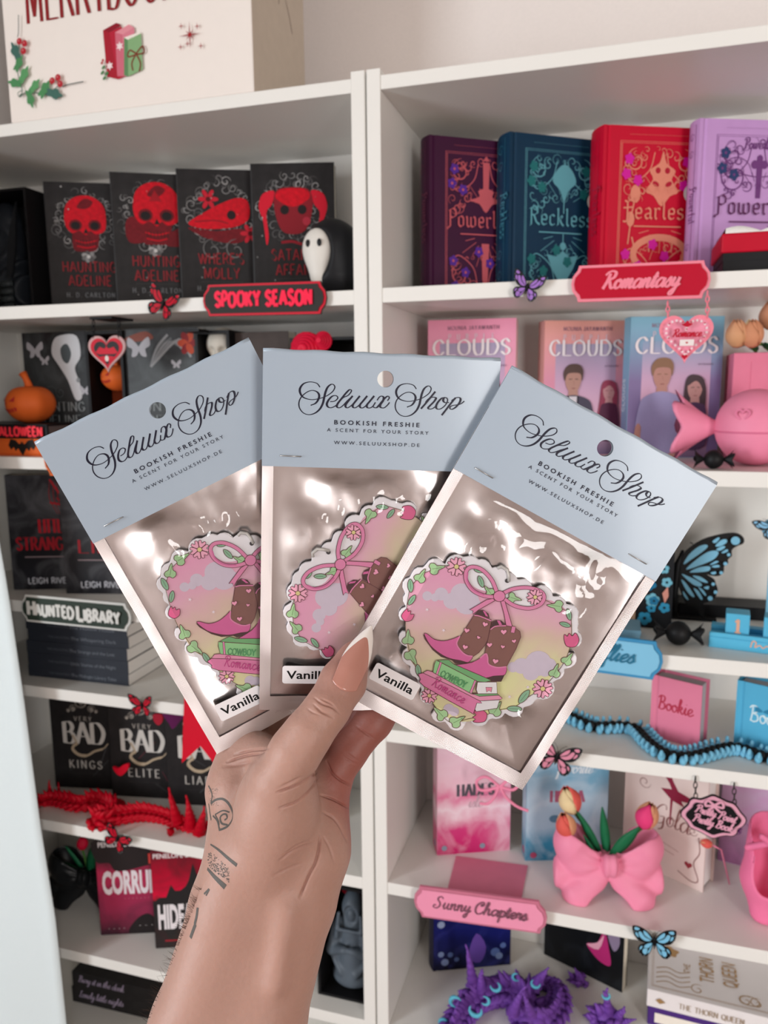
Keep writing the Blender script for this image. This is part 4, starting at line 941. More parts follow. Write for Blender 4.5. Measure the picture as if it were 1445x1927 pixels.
for i, th in enumerate((.019, .022, .021, .02, .019)):
    t = thing('book', 'black paperback lying flat, %s of the stack under the haunted library sign' % lab[i], 'book', (B(56, 1260, .04).x+rnd.uniform(-.002, .002), .038+rnd.uniform(0, .003), z), .02, GK)
    L = .192
    MB().box(0, L, 0, .125, 0, .0006).box(0, L, 0, .125, th-.0006, th).box(0, L, 0, .0008, .0006, th-.0006).build('cover', NVY, t)
    MB().box(.0015, L-.0004, .0009, .124, .0007, th-.0007).build('pages', PAGESW, t)
    A = Art(); A.sans('THE HAUNTING OF', L*.34, th*.36, .0042, '#565b64', width=.05); A.sans(['The Midnight Library Tales', 'Little Stories of the Night', 'The Strange and the Lost', 'The Whispering Dark', 'The Hollow House'][i], L*.66, th*.32, .0058, '#6d727b', width=.085); A.build('spine_print', t, (0, -.0002, 0))
    z += th

# ---------------------------------------------------------------- fifth shelf left: very bad trio
zf = LZ['e']; GV = 'black paperbacks with silver lettering'
def art_bad(l3, acc, k):
    def f(A, w, h):
        rr = random.Random(k)
        for i in range(9):
            x, y = rr.uniform(0, w), rr.uniform(.02, h*.95); L = rr.uniform(.03, .06); a = rr.choice((.8, -.8, 1.2, -.5))
            A.stroke([(max(.002, min(w-.002, x)), y), (max(.002, min(w-.002, x+L*math.cos(a))), max(.002, min(h-.002, y+L*math.sin(a))))], .0009, acc if i % 2 else '#4a4a4d', 0, up=False)
        A.up(); cx = w*.52
        for dx, dy, r in [(0,0,.017),(-.017,-.012,.008),(.017,-.012,.008),(-.026,-.016,.004),(.026,-.016,.004),(0,.018,.007)]:
            for j in range(3): curl(A, cx+dx, h*.83+dy, r*(1-.25*j), ['#a39b92', '#7d766f', '#c4bcb2'][j], .0013, 1.5, j*2)
        A.up(); roman(A, 'VERY', cx, h*.655, h*.042, '#a8a19a', sp=.5)
        roman(A, 'BAD', cx, h*.44, h*.2, '#cfcbc6', xs=.86, nib=(.035, .2, nib_angle(2)), serif=.06, sp=.12)
        A.stroke([(w*.34,h*.52),(w*.4,h*.44),(w*.36,h*.42),(w*.33,h*.38),(w*.42,h*.33),(w*.55,h*.325),(w*.68,h*.37),(w*.82,h*.4),(w*.9,h*.45)], [.0035, .005, .006, .004, .002], '#b3a189', 6)
        roman(A, l3, cx, h*.2, h*.075, '#b4afa9', sp=.42, xs=.95); A.sans('....................', cx, h*.15, .002, '#66625f', width=w*.5)
    return f
vb = []
for lb, p, q, l3, acc in [('black paperback with silver ornate title, leftmost of the three above the red dragon', (105, 1480), (208, 1487), 'KINGS', '#5c5c60'), ('black paperback with silver ornate title and a small red heart in front, middle of three', (212, 1497), (318, 1497), 'ELITE', '#6a2f3c'), ('black paperback with silver ornate title half hidden by the red swallowtail ribbon', (318, 1512), (420, 1512), 'LIARS', '#5c5c60')]:
    book(lb, G(p[0], p[1], zf), G(q[0], q[1], zf), .196, .03, BLK, art_bad(l3, acc, len(l3)+ord(l3[0])), group=GV, w=.118, ang=.17)

# ---------------------------------------------------------------- sixth shelf left: two red covers, framed mourner
zg = LZ['f']; GD = 'red and black thrillers with big white titles'
def art_corr(A, w, h):
    A.rect(.0005, .0005, w-.0005, h-.0005, ramp_mat('corr_cover', [(0, '#3a1f2c'), (.25, '#9c2f52'), (.62, '#c5325a'), (.78, '#2c2526'), (1, '#2a2324')], 2, 0, h, .45, '#57293c', 22, .6))
    A.poly([(w*.0+.001,h*.74),(w*.2,h*.72),(w*.3,h*.64),(w*.6,h*.66),(w*.98,h*.74),(w*.98,h*.97),(w*.02,h*.97)], '#2d2627', 4); A.poly([(w*.45,.001),(w*.55,h*.14),(w*.75,h*.2),(w*.9,h*.1),(w*.98,.001)], '#241f20', 4)
    A.sans('PENELOPE DOUGLAS', w*.5, h*.88, h*.05, '#eee6e8', width=w*.9, bold=.02); A.sans('CORRUPT', w*.55, h*.42, h*.22, '#efe4ea', width=w*.98-.004, bold=.045)
    A.sans('. . . . . . . . .', w*.65, h*.36, .003, '#e6b9c6', width=w*.5); A.sans('. . . .', w*.25, h*.06, .004, '#efe6e6', width=w*.25); A.sans('. . . .', w*.75, h*.08, .004, '#efe6e6', width=w*.3)
    A.outlined([(w*.8,h*.7),(w*.94,h*.7),(w*.94,h*.8),(w*.8,h*.8)], '#f0524c', '#b02a2a', .0012); A.disc(w*.87, h*.75, w*.03, '#ffd7c8', 10)
def art_hide(A, w, h):
    A.rect(.0005, .0005, w-.0005, h-.0005, ramp_mat('hide_cover', [(0, '#2b2929'), (.48, '#2b2929'), (.52, '#e0143f'), (.75, '#b30f30'), (1, '#4c2028')], 2, 0, h, .45, '#4a2026', 26, .6))
    A.poly([(.001,h*.45),(w*.1,h*.5),(w*.2,h*.5),(w*.28,h*.62),(w*.34,h*.56),(w*.42,h*.56),(w*.5,h*.6),(w*.55,h*.66),(w*.62,h*.82),(w*.7,h*.66),(w*.8,h*.66),(w*.84,h*.5),(w*.98,h*.5),(w*.98,h*.2),(.001,h*.2)], '#2a2829')
    A.sans('PENELOPE DOUGLAS', w*.5, h*.88, h*.045, '#efe6e8', width=w*.92, bold=.02); A.sans('HIDEAWAY', w*.53, h*.2, h*.23, '#efe8ec', width=w*.98-.006, bold=.045)
    A.sans('. . . . . .', w*.6, h*.15, .004, '#c9c2c4', width=w*.4); A.rect(w*.15, h*.065, w*.6, h*.08, '#a02430')
    A.outlined([(w*.82,h*.5),(w*.97,h*.5),(w*.97,h*.68),(w*.82,h*.68)], '#f07a78', '#b02a2a', .0012, 4)
book('red and black paperback with white title beside the black bow vase', G(190, 1760, zg), G(290, 1755, zg), .19, .03, BLK, art_corr, group=GD, w=.112)
book('red and black paperback with white title and a castle silhouette, left of the forearm', G(293, 1785, zg), G(380, 1780, zg), .19, .03, BLK, art_hide, group=GD, w=.112)
a = B(596, 1760, .03).x; b = -.021
t, w = nook('black shadow box with a grey hooded praying figurine against red roses', a, b, zg, .193, .03, .09, BLKM, 'shadow_box', b=.0045)
rr = random.Random(3); rs = MB()
for i in range(26):
    x, zz = rr.uniform(-w+.012, w-.012), .19-.012-abs(rr.gauss(0, .04)); 
    if zz < .1: continue
    for k in range(3): rs.tube([(x+.009*(1-.28*k)*math.cos(q), .07-.003*k, zz+.009*(1-.28*k)*math.sin(q)) for q in [2*PI*j/10 for j in range(10)]], .0028, 6, closed=True)
o = rs.build('roses', M('rose_red', '#c20c2e', .6, var=.15), t, True); o['kind'] = 'stuff'
def mourner(P):
    d = cone(P, (0, 0, .03), (0, .004, .1), .03, .02); d = smin(d, ell(P, (0, .0, .128), (.018, .02, .024)), .012)
    d = smin(d, cone(P, (0, .006, .145), (0, .012, .158), .01, .004), .01); d = smin(d, ell(P, (0, 0, .012), (.035, .03, .016)), .012)
    for s in (-1, 1):
        d = smin(d, cone(P, (s*.024, -.004, .095), (s*.03, -.016, .06), .011, .01), .006); d = smin(d, cone(P, (s*.03, -.016, .06), (s*.006, -.03, .072), .009, .006), .005)
        d = smin(d, cone(P, (s*.018, -.018, .125), (s*.022, -.02, .085), .003, .004), .003); d = smin(d, cone(P, (s*.034, -.012, .05), (s*.012, -.026, .03), .004, .006), .004)
    d = smax(d, -ell(P, (0, -.02, .122), (.012, .014, .017)), .003); d = smin(d, ell(P, (0, -.008, .12), (.009, .009, .012)), .002)
    return smin(d, cone(P, (-.02, -.022, .1), (.02, -.022, .1), .003, .003), .003)
soft('praying_figure', mourner, (-.045, -.042, .0), (.045, .04, .17), .002, M('grey_resin', '#57606a', .4, var=.2, scale=60), t, (.004, .042, .0045))
# slice of a dark book and trinket right of the wrist, fifth shelf
a = B(655, 1500, .16).x
book('black paperback standing right of the raised wrist', (a-.1, .12, zf), (a, .14, zf), .19, .03, BLK)

# ---------------------------------------------------------------- bottom shelf left: two flat dark books
zi = LZ['g']; p = G(136, 1885, zi); GJ = 'dark books lying on the lowest shelf'
for i, (th, lb) in enumerate([(.033, 'lower'), (.033, 'upper')]):
    t = thing('book', ('thick dark paperback lying flat, %s of two on the lowest left shelf' % lb), 'book', (p.x+.003*i, p.y+.002, zi+.033*i), .02-.01*i, GJ); L = .2
    MB().box(0, L, 0, .07, 0, .0008).box(0, L, 0, .07, th-.0008, th).box(0, L, 0, .001, .0008, th-.0008).build('cover', M('speckled_black', '#2a2829', .5, var=.5, scale=45), t)
    MB().box(.0015, L-.0004, .0011, .0695, .0009, th-.0009).build('pages', PAGES, t)
    A = Art(); script(A, ['Lonely little nights', 'Bury it in the dark'][i], L*.32, th*.4, .0075, '#b9a9c4'); A.build('spine_print', t, (0, -.0002, 0))

# ================================================================ right case, lower shelves
zq = RZ['c']                                 # butterflies shelf
FLB = M('black_blue_cover', '#16181c', .45, var=.1)
def spine_out(label, x0, x1, y, z, h, dp, mat, art, pages=PAGES):
    t = thing('book', label, 'book', (x0, y, z)); w = x1-x0
    MB().box(0, w, 0, .0012, 0, h).box(0, .0012, .0012, dp, 0, h).box(w-.0012, w, .0012, dp, 0, h).build('cover', mat, t, bevel=.0004, seg=1)
    MB().box(.0013, w-.0013, .0013, dp-.003, .002, h-.002).build('pages', pages, t)
    A = Art(); art(A, w, h); A.build('spine_print', t, (0, -.0002, 0)); return t
def art_flowers(A, w, h):
    rr = random.Random(5)
    for i in range(16):
        x, y = rr.uniform(.15, .85)*w, rr.uniform(.08, .95)*h; s = rr.uniform(.004, .008); c = rr.choice(['#1d6f96', '#2f8db3', '#14506b', '#6fb1c6'])
        for k in range(5): a = 2*PI*k/5+i; A.disc(x+s*.7*math.cos(a), y+s*.7*math.sin(a), s*.6, c, 8, up=False) if False else A.disc(x+s*.7*math.cos(a), y+s*.7*math.sin(a), s*.6, c, 8)
        A.disc(x, y, s*.35, '#0f2530', 8)
    A.poly([(w*.7,h*.3),(w*.85,h*.36),(w*.88,h*.28),(w*.78,h*.22)], '#c98a7c')
x1 = B(1267, 1100, .11).x
spine_out('black book with blue flowers on its spine beside the large butterfly wing', x1-.046, x1, .11, zq, .17, .12, FLB, art_flowers)
def art_beige(A, w, h): A.poly([(w*.75,.012),(w*.9,.02),(w*.85,.026),(w*.95,.034),(w*.8,.036)], '#3c4a5a', 3); A.rect(w*.1, h*.4, w*.9, h*.42, '#8a6a50')
spine_out('beige book standing left of the black blue flowered book', x1-.09, x1-.047, .112, zq, .165, .11, M('beige_cover', '#b5957c', .6, var=.08), art_beige)
p = G(1150, 1212, zq); q = G(1204, 1212, zq)
t = thing('gift_carton', 'flat slate blue box lying behind the butterflies sign', 'box', (p.x-.03, q.y, zq)); MB().box(0, q.x-p.x+.03, 0, .05, 0, .017).build('carton', M('slate_blue_card', '#6f9ab2', .6), t, bevel=.001); MB().box(-.0006, q.x-p.x+.0306, -.0006, .0506, .012, .0176).build('lid', M('slate_blue_card', ''), t)
p = B(1272, 1170, .17); q = B(1366, 1170, .17)
t = thing('black_box', 'low black box behind the blue calendar blocks', 'box', (p.x+.004, .185, zq)); MB().box(0, q.x-p.x+.08, 0, .045, 0, .017).build('carton', BLKM, t, bevel=.001); MB().box(-.001, q.x-p.x+.081, -.001, .046, .0171, .019).build('lid', BLKM, t)
# large butterfly wing on a stand
WB = M('wing_black', '#0d0d0f', .5, var=.05); WBL = M('wing_pale_blue', '#7fbcd8', .4)
def wing_stand():
    o0 = B(1275, 1185, .165); o0.z = zq; off = (1190, 940); sc = 5.667
    t = thing('butterfly_ornament', 'large black butterfly ornament with pale blue wing panes', 'ornament', o0)
    L = lambda p: ((lambda q: (q.x-o0.x, q.z-o0.z))(B(off[0]+p[0]/sc, off[1]+p[1]/sc, .165)))
    out = [(470,800),(480,720),(560,560),(720,440),(880,385),(1060,355),(1150,375),(1190,420),(1180,470),(1110,500),(1060,540),(1060,600),(1020,640),(1020,680),(980,710),(970,780),(920,815),(850,815),(790,800),(870,850),(890,900),(910,960),(890,1030),(840,1080),(760,1110),(745,1160),(770,1230),(775,1270),(740,1250),(700,1170),(640,1130),(590,1140),(540,1050),(490,920)]
    P = [L(p) for p in out]; P = [(x, max(.004, z)) for x, z in P]
    MB().prism(cr(P, 4, True), 0, .003).build('wing', WB, t)
    A = Art(.0003)
    for c in [[(545,690),(600,590),(700,505),(780,480),(800,505),(740,560),(640,630)], [(570,745),(680,640),(800,560),(890,545),(915,575),(860,640),(720,700)], [(610,775),(700,725),(810,710),(830,735),(790,765)], [(525,795),(600,820),(700,870),(740,905),(715,925),(640,900)], [(520,855),(560,880),(620,960),(660,1030),(630,1030),(570,960)], [(640,810),(720,820),(795,870),(790,885),(720,865)], [(535,975),(560,1000),(595,1060),(580,1062),(545,1020)], [(650,945),(700,970),(745,1050),(720,1055)], [(700,930),(750,960),(785,1015),(760,1010)],
              [(880,490),(940,430),(995,420),(1000,455),(930,495)], [(850,440),(910,400),(925,415),(880,460)], [(890,525),(960,490),(985,505),(930,540)], [(945,560),(1000,525),(1015,545),(970,565)], [(820,690),(880,650),(915,655),(870,680)], [(840,705),(905,690),(925,710),(870,718)], [(755,930),(810,915),(800,950)], [(830,770),(880,760),(885,780),(850,790)]]:
        A.poly([L(p) for p in c], WBL, 4)
    for x, y, r in [(1092,432,46),(1020,580,18),(985,675,20),(940,770,18),(855,890,18),(880,975,20),(822,1040,26)]:
        c = L((x, y)); A.disc(c[0], c[1], r/sc*.00072, WBL, 16)
    A.build('wing_panes', t, (0, -.0003, 0), None, .0006)
    b0 = L((478, 760)); MB().tube([(b0[0], 0, .004), (b0[0]-.002, 0, b0[1]-.03), (b0[0], 0, b0[1]+.01), (b0[0]+.006, 0, b0[1]+.03)], [.004, .005, .0045, .002], 10).build('body', WB, t, True)
    MB().tube([L((p))[:1]+(0.001,)+L(p)[1:] for p in [(500,660),(545,590),(650,500),(640,470),(615,460)]], .0008, 6).build('antenna', WB, t, True)
    MB().box(-.016, .05, -.003, .012, 0, .004).build('base', WB, t)
wing_stand()
def candy(label, mat, c, R, ang=0.0, flare=1.0, cat='ornament', name='candy_ornament', ends=(1, 1), group=None):
    t = thing(name, label, cat, c, ang, group)
    MB().ball((0, 0, R), R, 18).build('body', mat, t, True)
    for s, on in ((-1, ends[0]), (1, ends[1])):
        if not on: continue
        V = []; F = []; nr, nk = 8, 40
        for i in range(nr+1):
            u = i/nr; x = s*(R*.93+u*R*.95*flare)
            for k in range(nk):
                a = 2*PI*k/nk; r = R*(.16+.7*u**1.2)*(1+.22*u*math.cos(5*a))
                V.append((x+s*u*R*.12*math.cos(5*a), r*math.cos(a)*.8, R+r*math.sin(a)))
        for i in range(nr):
            for k in range(nk): F.append((i*nk+k, i*nk+(k+1) % nk, (i+1)*nk+(k+1) % nk, (i+1)*nk+k) if s > 0 else (i*nk+(k+1) % nk, i*nk+k, (i+1)*nk+k, (i+1)*nk+(k+1) % nk))
        V.append((s*R*1.25, 0, R)); 
        for k in range(nk): F.append((nr*nk+k, nr*nk+(k+1) % nk, len(V)-1) if s > 0 else (nr*nk+(k+1) % nk, nr*nk+k, len(V)-1))
        o = mesh('wrapper_end', V, F, mat, t, None, True)
    return t
PINK = M('pink_plastic', '#f28fae', .5, var=.03, sss=.0); BLKP = M('black_plastic', '#131315', .5, var=.05)
candy('black wrapped candy ornament in front of the large butterfly wing', BLKP, G(1275, 1213, zq), .0155, .0, .95, group='small black candy ornaments')
candy('black wrapped candy ornament in front of the large pink candy', BLKP, G(1342, 882, RZ['b']), .0115, 0, .95, group='small black candy ornaments')
pc = B(1421, 810, .085); t = candy('large pink wrapped candy box with a heart on it', PINK, (pc.x, pc.y, RZ['b']), .0475, -.12, 1.05)
A = Art(.0004); A.stroke(heart(0, 0, .0085), .0025, M('pink_recess', '#e0779a', .5), 0, True); A.build('heart_relief', t, (-.016, -.0425, .064), (.0, 0, -.32), .0012)
MB().tube([(.047*math.cos(a), .047*math.sin(a), .0425) for a in [2*PI*i/40 for i in range(40)]], .0012, 6, closed=True).build('lid_seam', M('pink_recess', ''), t, True)
# calendar
CB = M('calendar_blue', '#58b4d8', .5, var=.04); COP = M('copper_foil_print', '#e8b49a', .35, .3)
p = G(1333, 1217, zq)
t = thing('calendar_stand', 'pale blue calendar tray holding two number blocks', 'calendar', p, -.17)
MB().box(0, .13, 0, .05, 0, .014).box(0, .13, 0, .005, .014, .02).box(0, .13, .035, .05, .014, .02).build('tray', CB, t, bevel=.001)
A = Art(.0002)
for i in range(2): A.stroke([(.048+.03*i, .006), (.05+.03*i, .014), (.054+.03*i, .013), (.053+.03*i, .007), (.058+.03*i, .010), (.062+.03*i, .007), (.066+.03*i, .010), (.071+.03*i, .008)], .0016, COP, 6)
A.build('lettering', t, (0, -.0002, 0))
for i, (n, lb) in enumerate([('1', 'pale blue calendar block with copper number one'), ('9', 'pale blue calendar block with copper number nine at the right edge')]):
    q = Vector((.018+.043*i, .007, .0141)); q.rotate(t.rotation_euler)
    c = thing('calendar_block', lb, 'calendar', p+q, -.12 if i == 0 else -.2, 'calendar number blocks'); s = .0275
    MB().box(0, s, 0, s, 0, s+.003).build('block', CB, c, bevel=.001)
    A = Art(.0002); A.skel(CAPS, n, s*.5, s*.25, s*.6, COP, (.08, .24, nib_angle(15)), serif=.06 if n == '1' else 0); A.build('number', c, (0, -.0003, 0))
# small toy books
zr = RZ['d']; TPK = M('toy_book_pink', '#e07f9c', .55, var=.03); TBL = M('toy_book_blue', '#55b0d6', .55, var=.03); GREYP = M('toy_pages_grey', '#b9b4b6', .6, var=.04, bump=.4, scale=300)
def art_bookie(A, w, h): script(A, 'Bookie', w*.5, h*.48, .0098, '#b3304a', slant=.05, nib=(.16, .24, nib_script))
def art_bk(A, w, h):
    script(A, 'Book', w*.5, h*.42, .011, '#d7ecf3', slant=.0, nib=(.1, .16, mono))
    for s in (-1, 1): A.poly([(w*.45, h*.6), (w*.45+s*.008, h*.66), (w*.45+s*.009, h*.58)], '#2a7fa6', 3)
c = G(1222, 1385, zr); book('pink toy book with red lettering standing behind the blue toy chain', c+Vector((0, .003, 0)), c+Vector((.06, 0, 0)), .087, .03, TPK, art_bookie, over=.003, pages=GREYP, w=.066, ang=-.42, rnd=.002)
c = G(1380, 1398, zr); book('sky blue toy book with white lettering at the right edge', c+Vector((0, .0, 0)), c+Vector((.07, 0, 0)), .088, .03, TBL, art_bk, over=.003, pages=GREYP, w=.074, ang=-.42, rnd=.002)
# blue articulated snake
LB = M('toy_light_blue', '#79bddb', .5, var=.05)
def along(P, step):
    P = [Vector(p) for p in P]; out = []; acc = 0; prev = P[0]; out.append((P[0].copy(), (P[1]-P[0]).normalized()))
    for a, b in zip(P, P[1:]):
        L = (b-a).length; d = step-acc
        while d <= L: out.append((a+(b-a)*(d/L), (b-a).normalized())); d += step
        acc = (acc+L) % step
    return out
def smooth3(P, n=10):
    A2 = cr([(p[0], p[1]) for p in P], n); B2 = cr([(p[0], p[2]) for p in P], n); return [Vector((a[0], a[1], b[1])) for a, b in zip(A2, B2)]
snk = thing('toy_snake', 'long pale blue and black jointed toy snake winding along the shelf', 'toy', G(1200, 1375, zr))
pth = [G(x, y, zr+.008) for x, y in [(1040,1335),(1071,1346),(1116,1365),(1166,1365),(1197,1371),(1222,1396),(1250,1416),(1278,1423),(1309,1421),(1348,1410),(1376,1405),(1404,1410),(1445,1424),(1500,1424)]]
sb = MB().box(-.005, .005, -.0035, .0035, -.006, .004).ball((0, 0, .002), .0048, 6)
s2 = MB()
for s in (-1, 1): s2.ball((-.001, s*.0085, -.002), .0060, 6, sc=(.75, 1, 1)).ball((.0012, s*.0128, .0035), .0036, 5, sc=(.7, 1, 1.5))
seg0 = None
for i, (p, d) in enumerate(along(smooth3(pth), .0098)):
    a = math.atan2(d.y, d.x)
    if seg0 is None:
        seg0 = sb.build('segment', BLKP, snk, True); sid0 = s2.build('side_scales', LB, seg0, True); s1o, s2o = seg0, sid0
    else:
        s1o = seg0.copy(); COL.objects.link(s1o); s1o.parent = snk; s2o = sid0.copy(); COL.objects.link(s2o); s2o.parent = s1o
    s1o.location = Vector(p)-snk.location; s1o.rotation_euler = (0, 0, a)

# fifth shelf right: water colour books
zs_ = RZ['e']
def art_water(k):
    def f(A, w, h):
        if k == 1:
            A.rect(.0005, .0005, w-.0005, h-.0005, ramp_mat('water_pink', [(0, '#c41f66'), (.22, '#cf3f7c'), (.36, '#f1d8e2'), (.5, '#e07aa0'), (.62, '#efc3d3'), (1, '#ecc9da')], 2, 0, h, .4, '#f4dfe8', 22, .5))
            roman(A, 'HADES', w*.52, h*.5, h*.1, '#54515a', xs=.74, nib=(.03, .24, nib_angle(0)), serif=.05); script(A, 'isle', w*.52, h*.4, h*.05, '#c9a7b5', slant=.15)
            for x in (.1, .62): A.disc(w*x, h*.06, .0045, '#8a93a5', 10)
        else:
            A.rect(.0005, .0005, w-.0005, h-.0005, ramp_mat('water_blue', [(0, '#2b7a9d'), (.15, '#3b8bac'), (.3, '#a9c4d6'), (.55, '#b3cbdb'), (.75, '#6fa5c2'), (1, '#b9d0de')], 2, 0, h, .4, '#d5e2ea', 22, .55))
            script(A, 'favorite', w*.58, h*.74, h*.05, '#dfe9ef', slant=.3); roman(A, 'HER A', w*.5, h*.5, h*.095, '#a85a74', xs=.75, nib=(.03, .24, nib_angle(0)), serif=.05)
            A.disc(w*.35, h*.36, .008, '#5a7f97', 14, .006); A.disc(w*.1, h*.05, .005, '#b04a6a', 10)
    return f
PW1 = M('pink_white_cover', '#e6a4bd', .45, var=.25, scale=40); PW2 = M('blue_white_cover', '#8db7cc', .45, var=.2, scale=40)
def sp_water(k):
    def f(A, t, h):
        A.rect(.0005, .0005, t-.0005, h-.0005, MATS['water_pink' if k == 1 else 'water_blue']); A.disc(t*.5, h*.06, .006, '#7d8ba2' if k == 1 else '#b04a6a', 12)
    return f
book('pink and white water colour paperback at the left end above the sunny chapters sign', G(822, 1610, zs_), G(957, 1598, zs_), .19, .034, PW1, art_water(1), spine=sp_water(1), w=.114, ang=.40)
book('blue water colour paperback behind the pink bow vase', G(985, 1621, zs_)+Vector((.002, .002, 0)), G(1060, 1618, zs_), .19, .027, PW2, art_water(2), spine=sp_water(2), w=.122, ang=.30)
def ribbon_bow():
    c = B(938, 1478, .072); t = thing('ribbon_bow', 'thin pink ribbon bow hanging in front of the pink and blue books', 'bow', c)
    L = lambda P: [B(x, y, .062)-c for x, y in P]
    m = MB().tube(smooth3(L([(940,1480),(915,1462),(897,1470),(905,1487),(940,1480),(962,1462),(978,1470),(966,1486),(940,1480)])), .0022, 8)
    m.build('loops', PINK, t, True); MB().ball((0, -.008, 0), .004, 6).build('knot', PINK, t, True)
    for P in ([(938,1482),(930,1500),(918,1512),(903,1512)], [(942,1482),(952,1500),(972,1517),(994,1526)]): MB().tube(smooth3(L(P)), .0021, 8).build('tail', PINK, t, True)
ribbon_bow()
def art_dance(A, w, h):
    dk = '#8d2440'; br = '#8a5a56'
    A.rect(.0005, .0005, w-.0005, h-.0005, M('cream_print', '#e6d3cd', .55, var=.04))
    A.T = lambda p: (p[0], p[1]-h*.12)
    A.poly([(w*.5,h*.92),(w*.56,h*.95),(w*.6,h*.9),(w*.66,h*.84),(w*.8,h*.82),(w*.8,h*.78),(w*.7,h*.77),(w*.74,h*.73),(w*.6,h*.75),(w*.585,h*.55),(w*.57,h*.55),(w*.57,h*.76),(w*.45,h*.82),(w*.58,h*.84),(w*.55,h*.88)], dk); A.T = None
    script(A, 'Gold', w*.6, h*.41, h*.085, br, slant=.1, nib=(.06, .16, nib_script))
    for X, Y, r, s in [(.3,.82,.008,1),(.25,.7,.01,-1),(.85,.9,.006,1),(.9,.62,.009,1),(.85,.45,.007,-1),(.2,.9,.009,1)]: curl(A, w*X, h*Y, r, br, .0012, 1.3, 0, s)
    A.up(); A.stroke([(w*.92,h*.42),(w*.94,h*.3),(w*.88,h*.2),(w*.94,h*.08),(w*.86,h*.05),(w*.7,h*.09)], .0014, br, 6); A.stroke([(w*.3,h*.3),(w*.5,h*.27),(w*.7,h*.24)], .0008, '#b08a84', 5); A.stroke([(w*.3,h*.25),(w*.5,h*.22),(w*.65,h*.2)], .0008, '#b08a84', 5)
    A.poly(heart(w*.82, h*.17, .006), '#9a3a44'); A.poly([(w*.4,h*.88),(w*.28,h*.84),(w*.36,h*.83)], br)
CRM = M('cream_cover', '#dfc9c2', .55, var=.05)
g1 = G(1322, 1680, zs_); ang = -.5; g0 = g1-Vector((math.cos(ang), math.sin(ang), 0))*.124
book('cream paperback with a dark red dancer behind the oval sign', g0, g1, .19, .036, CRM, art_dance, w=.124, ang=ang, over=.003, pages=PAGESW)
def art_lilac(A, w, h):
    A.rect(.0005, .0005, w-.0005, h-.0005, ramp_mat('lilac_print', [(0, '#8f5f84'), (.4, '#b58fae'), (1, '#d9bfdc')], 2, 0, h, .5, '#c77fb6', 24, .5))
    for P in ([(w*.35,h*.95),(w*.5,h*.82),(w*.7,h*.7)], [(w*.45,h*.95),(w*.6,h*.84),(w*.75,h*.76)]): A.stroke(P, .003, '#e6cfe6', 5)
    A.poly(star(w*.2, h*.3, .008, .004, 5), '#6a2f72'); curl(A, w*.2, h*.3, .018, '#7a4a80', .0012, 1.2); A.up(); A.disc(w*.2, h*.8, .012, '#5a1f3a', 12, .007)
lx = B(1352, 1600, .185).x; book('lilac paperback behind the ballet shoe at the right edge', Vector((lx, .19, zs_)), Vector((lx+.12, .16, zs_)), .19, .022, LV, art_lilac, w=.12, ang=-.2)
# pink card lying flat
P = [G(x, y, zs_+.0006) for x, y in [(836,1694),(858,1612),(993,1630),(977,1712)]]; P[0].y = max(P[0].y, -.001)
m = MB(); m.add([tuple(p) for p in P]+[(p.x, p.y, p.z+.0012) for p in P], [(3,2,1,0),(4,5,6,7),(0,1,5,4),(1,2,6,5),(2,3,7,6),(3,0,4,7)])
tag(m.build('note_card', M('dusty_pink_card', '#d9829a', .7)), 'flat dusty pink card lying on the shelf above the sunny chapters sign', 'card')
# bow vases and tulips
def bow_vase(label, c, ang, mat, sc=1.0, group='bow shaped vases'):
    t = thing('bow_vase', label, 'vase', c, ang, group)
    def f(P):
        X = np.abs(P[..., 0]); Q = np.stack([X, P[..., 1], P[..., 2]], -1)
        a = cone(Q, (.014, 0, .052), (.044, .004, .074), .016, .031, (1, 1.1, 1)); a = smin(a, ell(Q, (.034, .004, .05), (.032, .028, .026)), .012)
        fold = .0014*np.sin((P[..., 2]-.055)/(np.maximum(X, .012))*13)*np.clip(1-X/.05, 0, 1)
        a = a+fold
        cut = ell(Q, (.03, .003, .098), (.034, .02, .042)); a = smax(a, -cut, .004)
        a = smax(a, P[..., 2]-(.071+.62*np.maximum(X-.008, 0)), .003)
        b = cone(Q, (.006, -.012, .045), (.038, -.014, .008), .012, .025, (1, 1.25, 1)); b2 = cone(Q, (.03, 0, .038), (.066, .0, .030), .014, .021, (1, 1.1, 1)); b = smin(b, smax(b2, X-.0735+.05*np.abs(P[..., 2]-.03), .003), .008)
        b = smax(b, -P[..., 2]+.0, .003); b = smax(b, -cone(Q, (0, -.03, -.012), (0, .03, -.012), .032, .028), .004)
        d = smin(a, b, .005); k = ell(Q, (0, -.021, .058), (.0125, .012, .0165)); k = k+.0012*np.cos(X*520)
        return smin(d, k, .003)
    soft('vase', f, (-.08, -.045, -.002), (.08, .045, .115), .0018, mat, t).scale = (sc,)*3
    return t
vb_ = (G(1060, 1700, zs_)+G(1210, 1705, zs_))/2; vang = .16; vc = Vector((vb_.x+.004, vb_.y+.024, zs_))
bow_vase('pink bow shaped vase holding peach tulips', vc, vang, PINK)
GRN = M('leaf_green', '#1c6b45', .5, var=.15); STM = M('stem_green', '#4d7a3a', .6, var=.1)
